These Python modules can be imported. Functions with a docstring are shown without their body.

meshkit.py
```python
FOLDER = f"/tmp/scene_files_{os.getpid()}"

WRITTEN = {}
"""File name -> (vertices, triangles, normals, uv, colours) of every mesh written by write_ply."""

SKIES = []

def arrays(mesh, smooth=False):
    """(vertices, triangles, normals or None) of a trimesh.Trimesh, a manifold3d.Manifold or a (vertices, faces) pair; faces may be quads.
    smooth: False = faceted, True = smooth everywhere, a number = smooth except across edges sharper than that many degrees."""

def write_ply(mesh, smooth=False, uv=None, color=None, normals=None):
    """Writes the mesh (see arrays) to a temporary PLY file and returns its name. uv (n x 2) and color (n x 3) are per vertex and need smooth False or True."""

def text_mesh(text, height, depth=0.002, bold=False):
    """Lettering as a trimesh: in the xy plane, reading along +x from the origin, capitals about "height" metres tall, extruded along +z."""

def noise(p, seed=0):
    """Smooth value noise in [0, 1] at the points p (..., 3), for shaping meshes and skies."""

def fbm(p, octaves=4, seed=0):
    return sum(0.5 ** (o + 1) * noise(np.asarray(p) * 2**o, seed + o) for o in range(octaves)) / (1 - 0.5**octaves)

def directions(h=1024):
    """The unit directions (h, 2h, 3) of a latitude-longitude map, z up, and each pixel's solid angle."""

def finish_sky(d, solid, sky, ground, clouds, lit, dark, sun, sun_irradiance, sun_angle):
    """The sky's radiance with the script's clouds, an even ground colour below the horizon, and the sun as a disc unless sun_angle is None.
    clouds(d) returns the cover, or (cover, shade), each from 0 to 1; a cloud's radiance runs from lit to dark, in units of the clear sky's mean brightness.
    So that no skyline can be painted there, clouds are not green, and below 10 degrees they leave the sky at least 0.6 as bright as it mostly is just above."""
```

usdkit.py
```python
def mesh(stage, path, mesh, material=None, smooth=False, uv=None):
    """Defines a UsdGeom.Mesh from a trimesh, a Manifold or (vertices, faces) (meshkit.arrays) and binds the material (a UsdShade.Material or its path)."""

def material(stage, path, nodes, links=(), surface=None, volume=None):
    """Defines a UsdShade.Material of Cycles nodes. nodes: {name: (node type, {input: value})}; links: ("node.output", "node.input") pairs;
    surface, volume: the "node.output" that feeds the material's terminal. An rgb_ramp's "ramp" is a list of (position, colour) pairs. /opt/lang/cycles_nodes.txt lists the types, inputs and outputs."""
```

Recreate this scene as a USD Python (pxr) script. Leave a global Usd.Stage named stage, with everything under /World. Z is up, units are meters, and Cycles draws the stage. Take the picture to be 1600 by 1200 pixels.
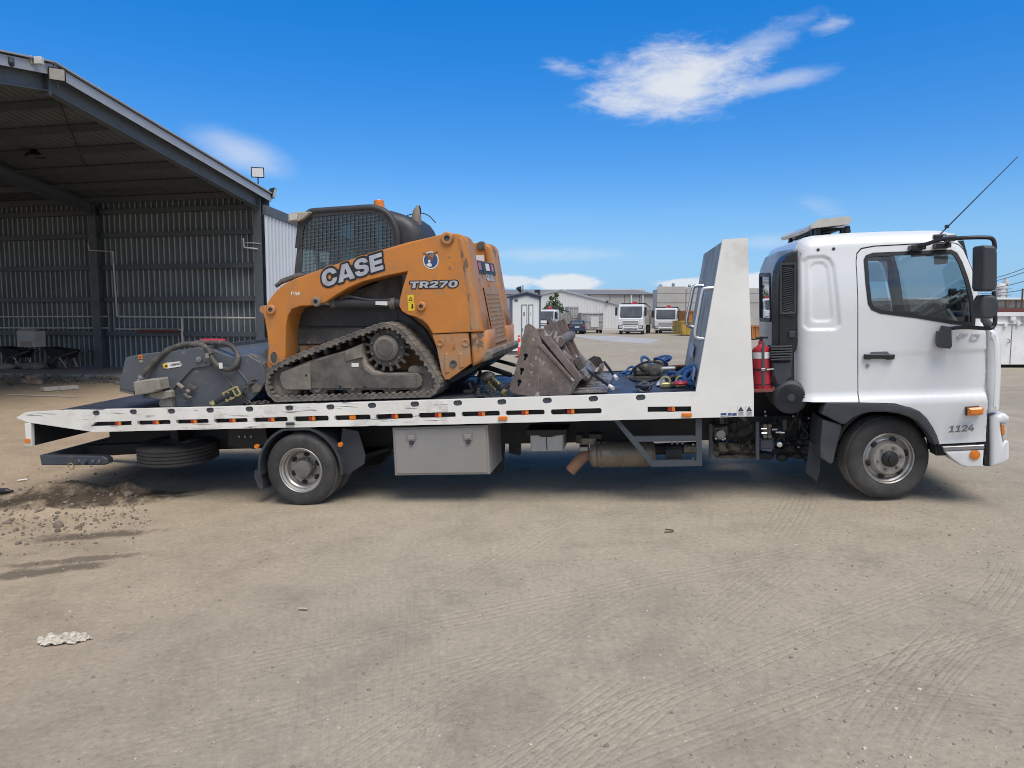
import math, numpy as np, trimesh, mapbox_earcut, shapely, glob
from shapely.geometry import Polygon, LineString, Point, box as sbox
from shapely.ops import unary_union
from scipy.spatial import Delaunay
import usdkit, meshkit
from pxr import Usd, UsdGeom, UsdLux, UsdShade, Gf, Sdf, Vt
stage = Usd.Stage.CreateInMemory()
UsdGeom.SetStageUpAxis(stage, UsdGeom.Tokens.z); UsdGeom.SetStageMetersPerUnit(stage, 1.0)
UsdGeom.Xform.Define(stage, '/World'); UsdGeom.Scope.Define(stage, '/World/Looks')
RNG = np.random.default_rng(7)
# ------------------------------------------------------------ camera
F, PITCH, CAMH = 1150.0, math.radians(5.14), 1.8
cam = UsdGeom.Camera.Define(stage, '/World/camera')
cam.CreateHorizontalApertureAttr(36.0); cam.CreateVerticalApertureAttr(27.0)
cam.CreateFocalLengthAttr(36.0 * F / 1600); cam.CreateClippingRangeAttr(Gf.Vec2f(0.05, 5000))
cam.AddTranslateOp().Set(Gf.Vec3d(0, 0, CAMH)); cam.AddRotateXOp().Set(90 - math.degrees(PITCH))
cam.CreateExposureAttr(1.12)
# ------------------------------------------------------------ sky and sun
SUN_EL, SUN_AZ = math.radians(61), math.radians(157)      # azimuth of the direction towards the sun, atan2(x, y)
def sky():
    d = UsdLux.DomeLight.Define(stage, '/World/sky'); d.CreateIntensityAttr(1.0)
    d.GetPrim().SetCustomDataByKey('kind', 'structure')
    N = {'tc': ('texture_coordinate', {}), 'nrm': ('vector_math', {'math_type': 'normalize'}),
         'sep': ('separate_xyz', {}),
         'sky': ('sky_texture', {'sky_type': 'single_scattering', 'sun_disc': False, 'sun_elevation': SUN_EL, 'sun_rotation': SUN_AZ,
                                 'altitude': 0.0, 'air_density': 1.0, 'aerosol_density': 0.3, 'ozone_density': 2.0}),
         'hsv': ('hsv', {'saturation': 1.5, 'value': 1.0, 'hue': 0.497}), 'tint': ('mix_color', {'blend_type': 'multiply', 'fac': 1.0, 'b': (.74, .80, 1.0)}),
         'lo': ('map_range', {'range_type': 'smoothstep', 'from_min': 0.0, 'from_max': .55, 'to_min': .74, 'to_max': 1.0, 'clamp': True}), 'dim': ('vector_math', {'math_type': 'scale'}),
         'bg': ('background_shader', {'strength': 0.086})}
    L = [('tc.generated', 'nrm.vector1'), ('nrm.vector', 'sep.vector'), ('sky.color', 'hsv.color')]
    L += [('hsv.color', 'tint.a'), ('tint.result', 'dim.vector1'), ('lo.result', 'dim.scale')]; last = 'dim.vector'
    N['hz'] = ('map_range', {'range_type': 'smoothstep', 'from_min': .20, 'from_max': -.02, 'to_min': 0.0, 'to_max': .85, 'clamp': True}); N['hx'] = ('mix_color', {'blend_type': 'mix', 'b': (1.15, 2.7, 4.7)})
    L += [('el.value', 'hz.value'), ('hz.result', 'hx.fac'), (last, 'hx.a')]; last = 'hx.result'
    # plane-projected coordinates az (radians, atan2(x,y)) and el
    N['az'] = ('math', {'math_type': 'arctan2'}); N['el'] = ('math', {'math_type': 'arcsine'})
    L += [('sep.x', 'az.value1'), ('sep.y', 'az.value2'), ('sep.z', 'el.value1'), ('el.value', 'lo.value')]
    N['v'] = ('combine_xyz', {}); L += [('az.value', 'v.x'), ('el.value', 'v.y')]
    for sc, dt, nm in ((17, 10, 'na'), (48, 8, 'nc')):
        N[nm] = ('noise_texture', {'scale': sc, 'detail': dt, 'roughness': 0.66, 'distortion': 0.5}); 
    N['vs'] = ('vector_math', {'math_type': 'multiply', 'vector2': (0.55, 1.5, 1)})
    L += [('v.vector', 'vs.vector1'), ('vs.vector', 'na.vector'), ('vs.vector', 'nc.vector'), ('na.fac', 'nd.a'), ('nc.fac', 'nd.b')]; N['nd'] = ('mix_float', {'fac': .4})
    k = 0
    for (px, py, rx, ry, rot, amp, bright, soft) in CLOUDS:
        az, el = px_dir(px, py); k += 1; p = f'c{k}'
        # rotate (az-az0, el-el0), scale by 1/radius, length -> falloff; plus noise
        N[p+'s'] = ('vector_math', {'math_type': 'subtract', 'vector2': (az, el, 0)})
        N[p+'r'] = ('vector_rotate', {'rotate_type': 'z_axis', 'angle': -rot})
        N[p+'m'] = ('vector_math', {'math_type': 'multiply', 'vector2': (1 / rx, 1 / ry, 0)})
        N[p+'l'] = ('vector_math', {'math_type': 'length'})
        N[p+'f'] = ('math', {'math_type': 'multiply_add', 'value2': -1.0, 'value3': 1.0})
        N[p+'n'] = ('math', {'math_type': 'multiply_add', 'value2': amp, 'value3': -amp * 0.5})
        N[p+'a'] = ('math', {'math_type': 'add'})
        N[p+'g'] = ('map_range', {'range_type': 'smoothstep', 'from_min': 0.05, 'from_max': 0.05 + soft, 'to_min': 0.0, 'to_max': bright, 'clamp': True})
        N[p+'x'] = ('mix_color', {'blend_type': 'mix', 'b': CLOUD})
        L += [('v.vector', p+'s.vector1'), (p+'s.vector', p+'r.vector'), (p+'r.vector', p+'m.vector1'), (p+'m.vector', p+'l.vector1'),
              (p+'l.value', p+'f.value1'), ('nc.fac' if rx < .06 else 'nd.result', p+'n.value1'), (p+'f.value', p+'a.value1'), (p+'n.value', p+'a.value2'),
              (p+'a.value', p+'g.value'), (p+'g.result', p+'x.fac'), (last, p+'x.a')]
        last = p+'x.result'
    # broken cloud over the rest of the sky: thin cloud veils the sun, the blue gap lies ahead
    N['fw'] = ('vector_math', {'math_type': 'dot_product', 'vector2': (0.0, 0.97, 0.24)}); N['fm'] = ('map_range', {'range_type': 'smoothstep', 'from_min': .70, 'from_max': .15, 'to_min': 0.0, 'to_max': 1.0, 'clamp': True})
    N['cp'] = ('vector_math', {'math_type': 'multiply', 'vector2': (1, 1, 1.6)}); N['cn'] = ('noise_texture', {'scale': 2.1, 'detail': 8, 'roughness': .6, 'distortion': .3}); N['cr'] = ('map_range', {'range_type': 'smoothstep', 'from_min': .36, 'from_max': .62, 'to_min': 0.12, 'to_max': .95, 'clamp': True})
    N['cm'] = ('math', {'math_type': 'multiply'}); N['cx'] = ('mix_color', {'blend_type': 'mix', 'b': CLOUD})
    L += [('nrm.vector', 'fw.vector1'), ('fw.value', 'fm.value'), ('nrm.vector', 'cp.vector1'), ('cp.vector', 'cn.vector'), ('cn.fac', 'cr.value'), ('cr.result', 'cm.value1'), ('fm.result', 'cm.value2'), ('cm.value', 'cx.fac'), (last, 'cx.a')]; last = 'cx.result'
    L.append((last, 'bg.color'))
    m = usdkit.material(stage, '/World/Looks/sky_material', N, L, surface='bg.background')
    UsdShade.MaterialBindingAPI.Apply(d.GetPrim()).Bind(m)
def px_dir(px, py):
    x, z, y = (px - 800) / F, -(py - 600) / F, 1.0
    Y = y * math.cos(PITCH) + z * math.sin(PITCH); Z = -y * math.sin(PITCH) + z * math.cos(PITCH)
    return math.atan2(x, Y), math.atan2(Z, math.hypot(x, Y))
CLOUD = (4.4, 4.5, 4.65)
CLOUDS = [(1045, 130, .135, .060, 0.06, 1.7, .88, .8), (975, 165, .075, .022, -0.25, 1.6, .5, .9), (1165, 78, .115, .022, 0.32, 1.9, .40, .9), (1210, 130, .085, .016, 0.10, 1.6, .45, .9), (885, 107, .045, .013, -0.2, 1.7, .40, 1.0), (1020, 80, .05, .012, .1, 1.7, .25, 1.0),
          (1297, 40, .032, .012, 0.1, 1.6, .40, 1.0), (375, 238, .090, .032, -0.28, .7, .50, .9), (860, 398, .13, .016, 0.0, 1.9, .28, .9),
          (890, 442, .060, .016, 0, 1.5, .85, .35), (1075, 443, .055, .010, 0, 1.3, .8, .4), (1178, 440, .05, .014, 0, 1.4, .9, .4),
          (1285, 322, .04, .016, -0.2, 1.8, .16, .9), (1200, 378, .06, .014, 0, 1.3, .25, .9), (800, 440, .05, .012, 0, 1.3, .7, .5),
          (2100, 440, .2, .04, 0, 1.5, .8, .5), (-500, 430, .3, .04, 0, 1.5, .8, .5)]
sky()
sun = UsdLux.DistantLight.Define(stage, '/World/sun')
sun.CreateIntensityAttr(0.4); sun.CreateAngleAttr(36.0); sun.CreateColorAttr(Gf.Vec3f(1.0, 0.94, 0.85))
sun.GetPrim().CreateAttribute('inputs:normalize', Sdf.ValueTypeNames.Bool).Set(True)
sun.AddRotateZOp().Set(-math.degrees(SUN_AZ)); sun.AddRotateXOp().Set(-(90 - math.degrees(SUN_EL)))
# ------------------------------------------------------------ pose of the truck and pixel rays
def Rx(a): c, s = np.cos(a), np.sin(a); return np.array([[1, 0, 0], [0, c, -s], [0, s, c]])
def Ry(a): c, s = np.cos(a), np.sin(a); return np.array([[c, 0, s], [0, 1, 0], [-s, 0, c]])
def Rz(a): c, s = np.cos(a), np.sin(a); return np.array([[c, -s, 0], [s, c, 0], [0, 0, 1]])
TR = np.eye(4); TR[:3, :3] = Rz(math.radians(-10.14)) @ Ry(math.radians(-2.8)) @ Rx(math.radians(1.75)); TR[:3, 3] = (-2.173, 7.51, -.175)
WL = 5.725; ZDECK = 1.073
EYE = np.array([0, 0, CAMH])
def ray(px, py):
    x, z = (px - 800) / F, -(py - 600) / F
    return np.array([x, math.cos(PITCH) + z * math.sin(PITCH), -math.sin(PITCH) + z * math.cos(PITCH)])
def TP(pts, y=0.0):
    """points of the truck's long upright plane y = const (x, z in the truck's frame)"""
    R, t = TR[:3, :3], TR[:3, 3]; o = R.T @ (EYE - t); out = []
    for p in np.atleast_2d(pts):
        d = R.T @ ray(*p); q = o + d * (y - o[1]) / d[1]; out.append((q[0], q[2]))
    return np.array(out)
def TX(p, y=0.0):
    x, z = TP(p, y)[0]; return np.array([x, y, z])
def TZ(p, z):
    """a point of the truck's deck plane z = const"""
    R, t = TR[:3, :3], TR[:3, 3]; o = R.T @ (EYE - t); d = R.T @ ray(*p); return o + d * (z - o[2]) / d[2]
def G(px, py, z=0.0): d = ray(px, py); return EYE + d * (z - CAMH) / d[2]
def WY(px, py, y): d = ray(px, py); return EYE + d * y / d[1]
def Zm(x0, y0, s):
    return lambda *p: [(x0 + s * a, y0 + s * b) for a, b in p]
def ground_z(x, y):
    x, y = np.asarray(x, float), np.asarray(y, float)
    w = np.clip((19 - y) / 8, 0, 1); w = w * w * (3 - 2 * w)
    b = .0505 * x * np.exp(-(np.abs(x) / 6.5) ** 4) * w
    c = .028 * np.clip(y - 7.6, -3.0, 3.0) * np.exp(-(np.abs(x) / 7.5) ** 4) * w
    return b + c - .035 * w * np.exp(-(np.abs(x) / 8) ** 4)
# ------------------------------------------------------------ materials
LK = {}
def M(name, c1, c2=None, sc=4.0, rough=.5, metal=0.0, dirt=None, dsc=2.5, dlo=.5, dhi=.7, damt=1.0, bump=0.0, bsc=60.0, spec=.5, coat=0.0, stretch=None, scratch=None, ssc=(3, 3, 40), slo=.62, shi=.66, rvar=.12):
    c2 = c1 if c2 is None else c2
    N = {'g': ('geometry', {}), 'n': ('noise_texture', {'scale': sc, 'detail': 6, 'roughness': .6}),
         'r': ('map_range', {'from_min': .35, 'from_max': .65, 'to_min': 0, 'to_max': 1, 'clamp': True}),
         'x': ('mix_color', {'blend_type': 'mix', 'a': c1, 'b': c2}),
         'p': ('principled_bsdf', {'metallic': metal, 'specular_ior_level': spec, 'coat_weight': coat, 'coat_roughness': .08}),
         'rm': ('map_range', {'from_min': .3, 'from_max': .7, 'to_min': max(.02, rough - rvar * rough), 'to_max': min(1, rough + rvar * 2 * (1 - rough) + .02), 'clamp': True})}
    L = [('n.fac', 'r.value'), ('r.result', 'x.fac'), ('n.fac', 'rm.value'), ('rm.result', 'p.roughness')]
    src = 'g.position'
    if stretch:
        N['st'] = ('vector_math', {'math_type': 'multiply', 'vector2': stretch}); L.append(('g.position', 'st.vector1')); src = 'st.vector'
    L.append((src, 'n.vector')); last = 'x.result'
    if dirt is not None:
        N['dn'] = ('noise_texture', {'scale': dsc, 'detail': 8, 'roughness': .68}); N['dr'] = ('map_range', {'from_min': dlo, 'from_max': dhi, 'to_min': 0, 'to_max': damt, 'clamp': True})
        N['dx'] = ('mix_color', {'blend_type': 'mix', 'b': dirt})
        L += [('g.position', 'dn.vector'), ('dn.fac', 'dr.value'), ('dr.result', 'dx.fac'), (last, 'dx.a')]; last = 'dx.result'
    if scratch is not None:
        N['ss'] = ('vector_math', {'math_type': 'multiply', 'vector2': ssc}); N['sn'] = ('noise_texture', {'scale': 1.0, 'detail': 5, 'roughness': .62, 'distortion': .4})
        N['sr'] = ('map_range', {'from_min': slo, 'from_max': shi, 'to_min': 0, 'to_max': .9, 'clamp': True}); N['sx'] = ('mix_color', {'blend_type': 'mix', 'b': scratch})
        L += [('g.position', 'ss.vector1'), ('ss.vector', 'sn.vector'), ('sn.fac', 'sr.value'), ('sr.result', 'sx.fac'), (last, 'sx.a')]; last = 'sx.result'
    L.append((last, 'p.base_color'))
    if bump:
        N['bn'] = ('noise_texture', {'scale': bsc, 'detail': 6, 'roughness': .6}); N['b'] = ('bump', {'strength': min(1, bump), 'distance': .01 * max(1, bump)})
        L += [(src, 'bn.vector'), ('bn.fac', 'b.height'), ('b.normal', 'p.normal')]
    LK[name] = usdkit.material(stage, f'/World/Looks/{name}', N, L, surface='p.BSDF'); return LK[name]
def glass(name, tint=(.8, .85, .85), refl=(.9, .95, 1.0), ior=1.5, extra=.0):
    N = {'t': ('transparent_bsdf', {'color': tint}), 'g': ('glossy_bsdf', {'color': refl, 'roughness': .02}), 'f': ('fresnel', {}), 'ge': ('geometry', {}), 'io': ('math', {'math_type': 'multiply_add', 'value2': 1 / ior - ior, 'value3': ior}),
         'a': ('math', {'math_type': 'add', 'value2': extra, 'use_clamp': True}), 'm': ('mix_closure', {})}
    LK[name] = usdkit.material(stage, f'/World/Looks/{name}', N, [('ge.backfacing', 'io.value1'), ('io.value', 'f.IOR'), ('f.fac', 'a.value1'), ('a.value', 'm.fac'), ('t.BSDF', 'm.closure1'), ('g.BSDF', 'm.closure2')], surface='m.closure')
DUST = (.25, .215, .18)
M('white_paint', (.66, .67, .665), (.62, .63, .625), sc=1.2, rough=.22, coat=.5, dirt=(.47, .44, .39), dsc=2.6, dlo=.52, dhi=.82, damt=.4, bump=.04, bsc=2.5)
M('white_bin', (.74, .74, .72), (.62, .62, .60), sc=1.2, rough=.5, dirt=(.3, .24, .2), dsc=3, dlo=.6, dhi=.8)
M('tray_white', (.78, .77, .71), (.70, .69, .64), sc=1.6, rough=.4, dirt=(.45, .40, .34), dsc=2.6, dlo=.55, dhi=.78, damt=.6)
M('tray_scuffed', (.78, .77, .71), (.66, .64, .58), sc=2.6, rough=.45, dirt=(.34, .30, .26), dsc=3.4, dlo=.54, dhi=.74, damt=.75, scratch=(.10, .095, .095), ssc=(2.6, 2.6, 44), slo=.585, shi=.645, bump=.12, bsc=6)
M('headboard_shade', (.30, .30, .295), (.24, .24, .235), sc=3, rough=.5, dirt=(.2, .19, .18), dsc=3)  # shade on the headboard's rear face, put into its base colour
M('slot_dark', (.012, .012, .013), rough=.7)
M('under_black', (.013, .014, .016), (.022, .022, .022), sc=5, rough=.6, dirt=DUST, dsc=5, dlo=.58, dhi=.85, damt=.28)
M('frame_grey', (.058, .068, .082), (.046, .054, .064), sc=4, rough=.5, dirt=DUST, dsc=4, dlo=.6, dhi=.8, damt=.4)
M('plastic_dark', (.030, .034, .040), (.040, .043, .048), sc=4, rough=.55, dirt=(.12, .11, .1), dsc=2, dlo=.55, dhi=.85, damt=.5)
M('plastic_black', (.012, .013, .014), rough=.4)
M('rubber', (.022, .022, .023), (.035, .034, .032), sc=6, rough=.75, dirt=(.10, .092, .082), dsc=2.5, dlo=.45, dhi=.75, damt=.7, bump=.15, bsc=50)
M('tread', (.09, .083, .073), (.12, .11, .096), sc=9, rough=.85, dirt=(.20, .178, .15), dsc=5, dlo=.45, dhi=.75, damt=.7, bump=.2, bsc=60)
M('rim_steel', (.42, .40, .37), (.32, .30, .275), sc=9, rough=.38, metal=.7, dirt=(.2, .175, .15), dsc=6, dlo=.5, dhi=.75, damt=.7)
M('hub_dirty', (.20, .185, .165), (.13, .12, .11), sc=12, rough=.6, metal=.3)
M('chrome', (.72, .73, .74), rough=.16, metal=1.0)
M('steel_dull', (.36, .36, .36), (.28, .28, .28), sc=6, rough=.4, metal=.9)
M('toolbox_steel', (.31, .30, .285), (.27, .262, .25), sc=1.5, rough=.5, metal=.35, dirt=(.30, .27, .235), dsc=1.4, dlo=.45, dhi=.8, damt=.8)
M('deck_steel', (.072, .082, .105), (.042, .048, .06), sc=3, rough=.42, metal=.35, dirt=(.13, .12, .11), dsc=2.5, dlo=.5, dhi=.75, damt=.8, scratch=(.02, .02, .022), ssc=(2, 9, 9), slo=.57, shi=.66, bump=.2, bsc=40)
M('case_orange', (.54, .20, .034), (.47, .172, .030), sc=2.2, rough=.5, dirt=(.27, .16, .08), dsc=4.2, dlo=.47, dhi=.72, damt=.65, bump=.04, bsc=15)
M('case_worn', (.47, .19, .05), (.40, .17, .055), sc=4, rough=.55, dirt=(.32, .23, .15), dsc=3.2, dlo=.46, dhi=.62, damt=.8, scratch=(.12, .085, .06), ssc=(9, 9, 4), slo=.58, shi=.63, bump=.15, bsc=25)
M('grill_dust', (.36, .205, .115), (.30, .18, .11), sc=5, rough=.75, dirt=(.30, .245, .19), dsc=6, dlo=.45, dhi=.65)
M('cab_black', (.026, .027, .029), (.036, .036, .036), sc=4, rough=.5, dirt=(.17, .155, .135), dsc=3, dlo=.52, dhi=.85, damt=.55)
M('chassis_dust', (.055, .052, .047), (.09, .083, .073), sc=6, rough=.8, dirt=(.19, .165, .135), dsc=5, dlo=.42, dhi=.72, damt=.75)
M('frame_dust', (.17, .15, .125), (.12, .108, .092), sc=5, rough=.85, dirt=(.29, .24, .185), dsc=4, dlo=.45, dhi=.68, damt=.9, bump=.15, bsc=50)
M('track_rubber', (.075, .068, .059), (.115, .104, .088), sc=7, rough=.9, dirt=(.22, .19, .155), dsc=6, dlo=.42, dhi=.68, damt=.85, bump=.2, bsc=60)
M('bucket_grey', (.085, .095, .108), (.065, .073, .083), sc=3, rough=.45, dirt=(.15, .14, .125), dsc=3, dlo=.52, dhi=.8, damt=.7, scratch=(.26, .26, .26), ssc=(7, 7, 18), slo=.66, shi=.69)
M('rust_steel', (.165, .125, .108), (.105, .083, .074), sc=5, rough=.65, metal=.15, dirt=(.25, .205, .175), dsc=6, dlo=.46, dhi=.7, damt=.75, scratch=(.42, .39, .36), ssc=(14, 14, 9), slo=.60, shi=.66, bump=.2, bsc=40)
M('worn_steel', (.34, .30, .27), (.19, .16, .14), sc=9, rough=.45, metal=.55, dirt=(.07, .055, .048), dsc=8, dlo=.5, dhi=.62, scratch=(.5, .48, .46), ssc=(30, 8, 18), slo=.6, shi=.65)
M('hose', (.045, .042, .037), (.075, .068, .058), sc=9, rough=.7, dirt=(.20, .175, .14), dsc=9, dlo=.5, dhi=.75, damt=.7)
M('beige_cover', (.27, .25, .205), (.22, .20, .165), sc=6, rough=.7, dirt=(.10, .09, .08), dsc=7, dlo=.58, dhi=.72, damt=.8)
M('chain_steel', (.055, .052, .05), (.11, .10, .09), sc=20, rough=.5, metal=.7)
M('gold_zinc', (.62, .53, .25), (.40, .34, .16), sc=20, rough=.35, metal=.85, dirt=(.08, .07, .05), dsc=14, dlo=.55, dhi=.65)
M('lamp_red', (.32, .018, .012), rough=.25, coat=.4)
M('lamp_amber', (.70, .20, .015), (.55, .15, .012), sc=40, rough=.22, coat=.4)
M('lamp_clear', (.52, .50, .44), (.44, .43, .39), sc=20, rough=.2, coat=.5)
M('lens_beige', (.38, .345, .26), (.30, .275, .215), sc=12, rough=.45)
M('silver_letter', (.50, .51, .54), (.36, .37, .40), sc=9, rough=.35, metal=.25, dirt=(.22, .17, .12), dsc=7, dlo=.55, dhi=.75, damt=.6)
M('ink_black', (.014, .014, .016), rough=.45)
M('ink_grey', (.12, .125, .13), rough=.45)
M('sticker_white', (.72, .71, .68), (.62, .61, .58), sc=20, rough=.5)
M('sticker_yellow', (.72, .50, .02), rough=.5)
M('sticker_blue', (.025, .065, .16), rough=.5)
M('emblem', (.48, .48, .53), rough=.3, metal=.45)
M('red_paint', (.42, .022, .035), (.36, .018, .03), sc=5, rough=.32, coat=.3)
M('strap_blue', (.02, .085, .24), (.03, .11, .28), sc=20, rough=.85, dirt=(.06, .06, .07), dsc=12, dlo=.5, dhi=.62)
M('oily', (.06, .056, .05), (.15, .135, .11), sc=14, rough=.5, metal=.4, dirt=(.03, .03, .03), dsc=10, dlo=.5, dhi=.6)
M('hook_rust', (.22, .105, .05), (.14, .07, .04), sc=20, rough=.75)
M('gearbox', (.23, .20, .15), (.15, .13, .10), sc=9, rough=.6, metal=.35, dirt=(.04, .038, .034), dsc=7, dlo=.5, dhi=.65)
M('exhaust_can', (.23, .195, .145), (.17, .145, .11), sc=4, rough=.45, metal=.55, dirt=(.12, .10, .08), dsc=5, dlo=.5, dhi=.75)
M('exhaust_rust', (.25, .13, .075), (.19, .105, .065), sc=7, rough=.75)
M('grey_plastic', (.46, .46, .45), (.42, .42, .41), sc=4, rough=.5, dirt=DUST, dsc=3, dlo=.55, dhi=.8, damt=.6)
M('seat_cloth', (.10, .105, .11), (.07, .072, .075), sc=30, rough=.9)
M('interior', (.055, .058, .062), (.045, .047, .05), sc=8, rough=.7)
M('interior_light', (.30, .29, .27), rough=.7)
M('shed_steel', (.085, .10, .115), (.075, .088, .10), sc=3, rough=.5, dirt=(.13, .125, .12), dsc=2, dlo=.55, dhi=.8, damt=.5)
M('shed_rib_lit', (.45, .48, .49), (.38, .41, .42), sc=3, rough=.4)  # pale tone carries the light on the rib flanks
M('shed_clad', (.115, .135, .14), (.095, .112, .118), sc=.8, rough=.45, metal=0, dirt=(.10, .10, .095), dsc=1.5, dlo=.5, dhi=.8, damt=.5)
M('roof_sheet', (.105, .115, .128), (.085, .093, .105), sc=1.5, rough=.55, dirt=(.09, .085, .08), dsc=1.2, dlo=.5, dhi=.75, damt=.6)
M('fascia', (.33, .355, .39), (.29, .31, .34), sc=1.2, rough=.45)
M('clad_light', (.52, .55, .58), (.47, .50, .53), sc=1.0, rough=.4)
M('pipe_white', (.58, .57, .53), (.45, .44, .40), sc=5, rough=.5)
M('concrete', (.30, .285, .26), (.24, .23, .21), sc=2.5, rough=.9, dirt=(.16, .145, .125), dsc=1.5, dlo=.5, dhi=.75, damt=.7, bump=.15, bsc=30)
M('concrete_panel', (.40, .385, .355), (.35, .335, .31), sc=.35, rough=.9, dirt=(.27, .255, .235), dsc=.3, dlo=.5, dhi=.75, damt=.6)
M('roof_far', (.16, .15, .145), (.20, .19, .18), sc=.5, rough=.7)
M('clad_white', (.58, .58, .56), (.53, .53, .515), sc=.3, rough=.5)
M('office_white', (.66, .68, .66), (.62, .64, .62), sc=1.5, rough=.45)
M('trim_slate', (.085, .10, .15), rough=.5)
M('plastic_orange', (.85, .06, .035), rough=.5)
M('car_blue', (.020, .032, .065), rough=.25, metal=.4, coat=.7)
M('tipper_grey', (.40, .385, .36), (.30, .285, .265), sc=1.5, rough=.55, dirt=(.18, .15, .125), dsc=1.5, dlo=.5, dhi=.75)
M('skip_yellow', (.42, .27, .035), (.30, .19, .04), sc=1.5, rough=.6, dirt=(.13, .085, .05), dsc=1.5, dlo=.5, dhi=.7)
M('skip_orange', (.42, .16, .03), (.30, .11, .03), sc=1.5, rough=.6)
M('bark', (.09, .065, .045), rough=.9)
M('leaf', (.045, .085, .022), (.07, .115, .03), sc=3, rough=.6)
M('cardboard', (.34, .28, .21), (.29, .24, .18), sc=4, rough=.9)
M('box_pale', (.46, .45, .43), (.38, .37, .36), sc=4, rough=.8)
M('wood_old', (.33, .24, .16), (.22, .16, .11), sc=9, rough=.9)
M('plank_pale', (.46, .41, .34), (.33, .29, .24), sc=9, rough=.9)
M('paper', (.60, .56, .47), (.42, .37, .29), sc=30, rough=.9, bump=.3, bsc=50)
M('blue_plastic', (.06, .18, .38), rough=.35)
M('stone', (.33, .285, .225), (.24, .205, .165), sc=30, rough=.9)
M('clod', (.185, .148, .112), (.13, .104, .08), sc=9, rough=.95, bump=.6, bsc=30)
M('rail_steel_red', (.16, .05, .035), rough=.7)
M('wire', (.01, .01, .01), rough=.6)
glass('cab_glass', (.60, .66, .67), extra=.04)
glass('mirror_glass_bg', (.35, .4, .42), extra=.25)
glass('rear_glass', (.30, .36, .38), extra=.45)
glass('lens_glass', (.8, .8, .8), extra=.15)
# ------------------------------------------------------------ scene objects
class Node:
    def __init__(s, path, off, W): s.path, s.off, s.W = path, np.asarray(off, float), W
NAMES = {}
def uniq(parent, name):
    k = (parent, name); n = NAMES.get(k, 0); NAMES[k] = n + 1
    return f'{parent}/{name}' + (f'_{n:03d}' if n else '')
def cd(prim, **kw):
    for k, v in kw.items():
        if v: prim.SetCustomDataByKey(k, v)
def mat4(W):
    return Gf.Matrix4d(*[float(v) for v in W.T.ravel()])
def thing(name, label, cat, loc=(0, 0, 0), frame=None, group=None, kind=None):
    W = np.eye(4) if frame is None else frame; p = uniq('/World', name); x = UsdGeom.Xform.Define(stage, p)
    Tm = np.eye(4); Tm[:3, 3] = loc; x.AddTransformOp().Set(mat4(W @ Tm)); cd(x.GetPrim(), label=label, category=cat, group=group, kind=kind)
    return Node(p, loc, W)
def cat_(mesh):
    if isinstance(mesh, (list,)): return trimesh.util.concatenate(mesh) if len(mesh) > 1 else mesh[0]
    return mesh
def obj(name, mesh, m, parent, label=None, smooth=False, kind=None):
    mesh = cat_(mesh).copy(); mesh.vertices = mesh.vertices - parent.off; p = uniq(parent.path, name)
    q = usdkit.mesh(stage, p, mesh, LK[m], smooth=smooth); cd(q.GetPrim(), label=label, kind=kind); return Node(p, parent.off, parent.W)
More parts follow.
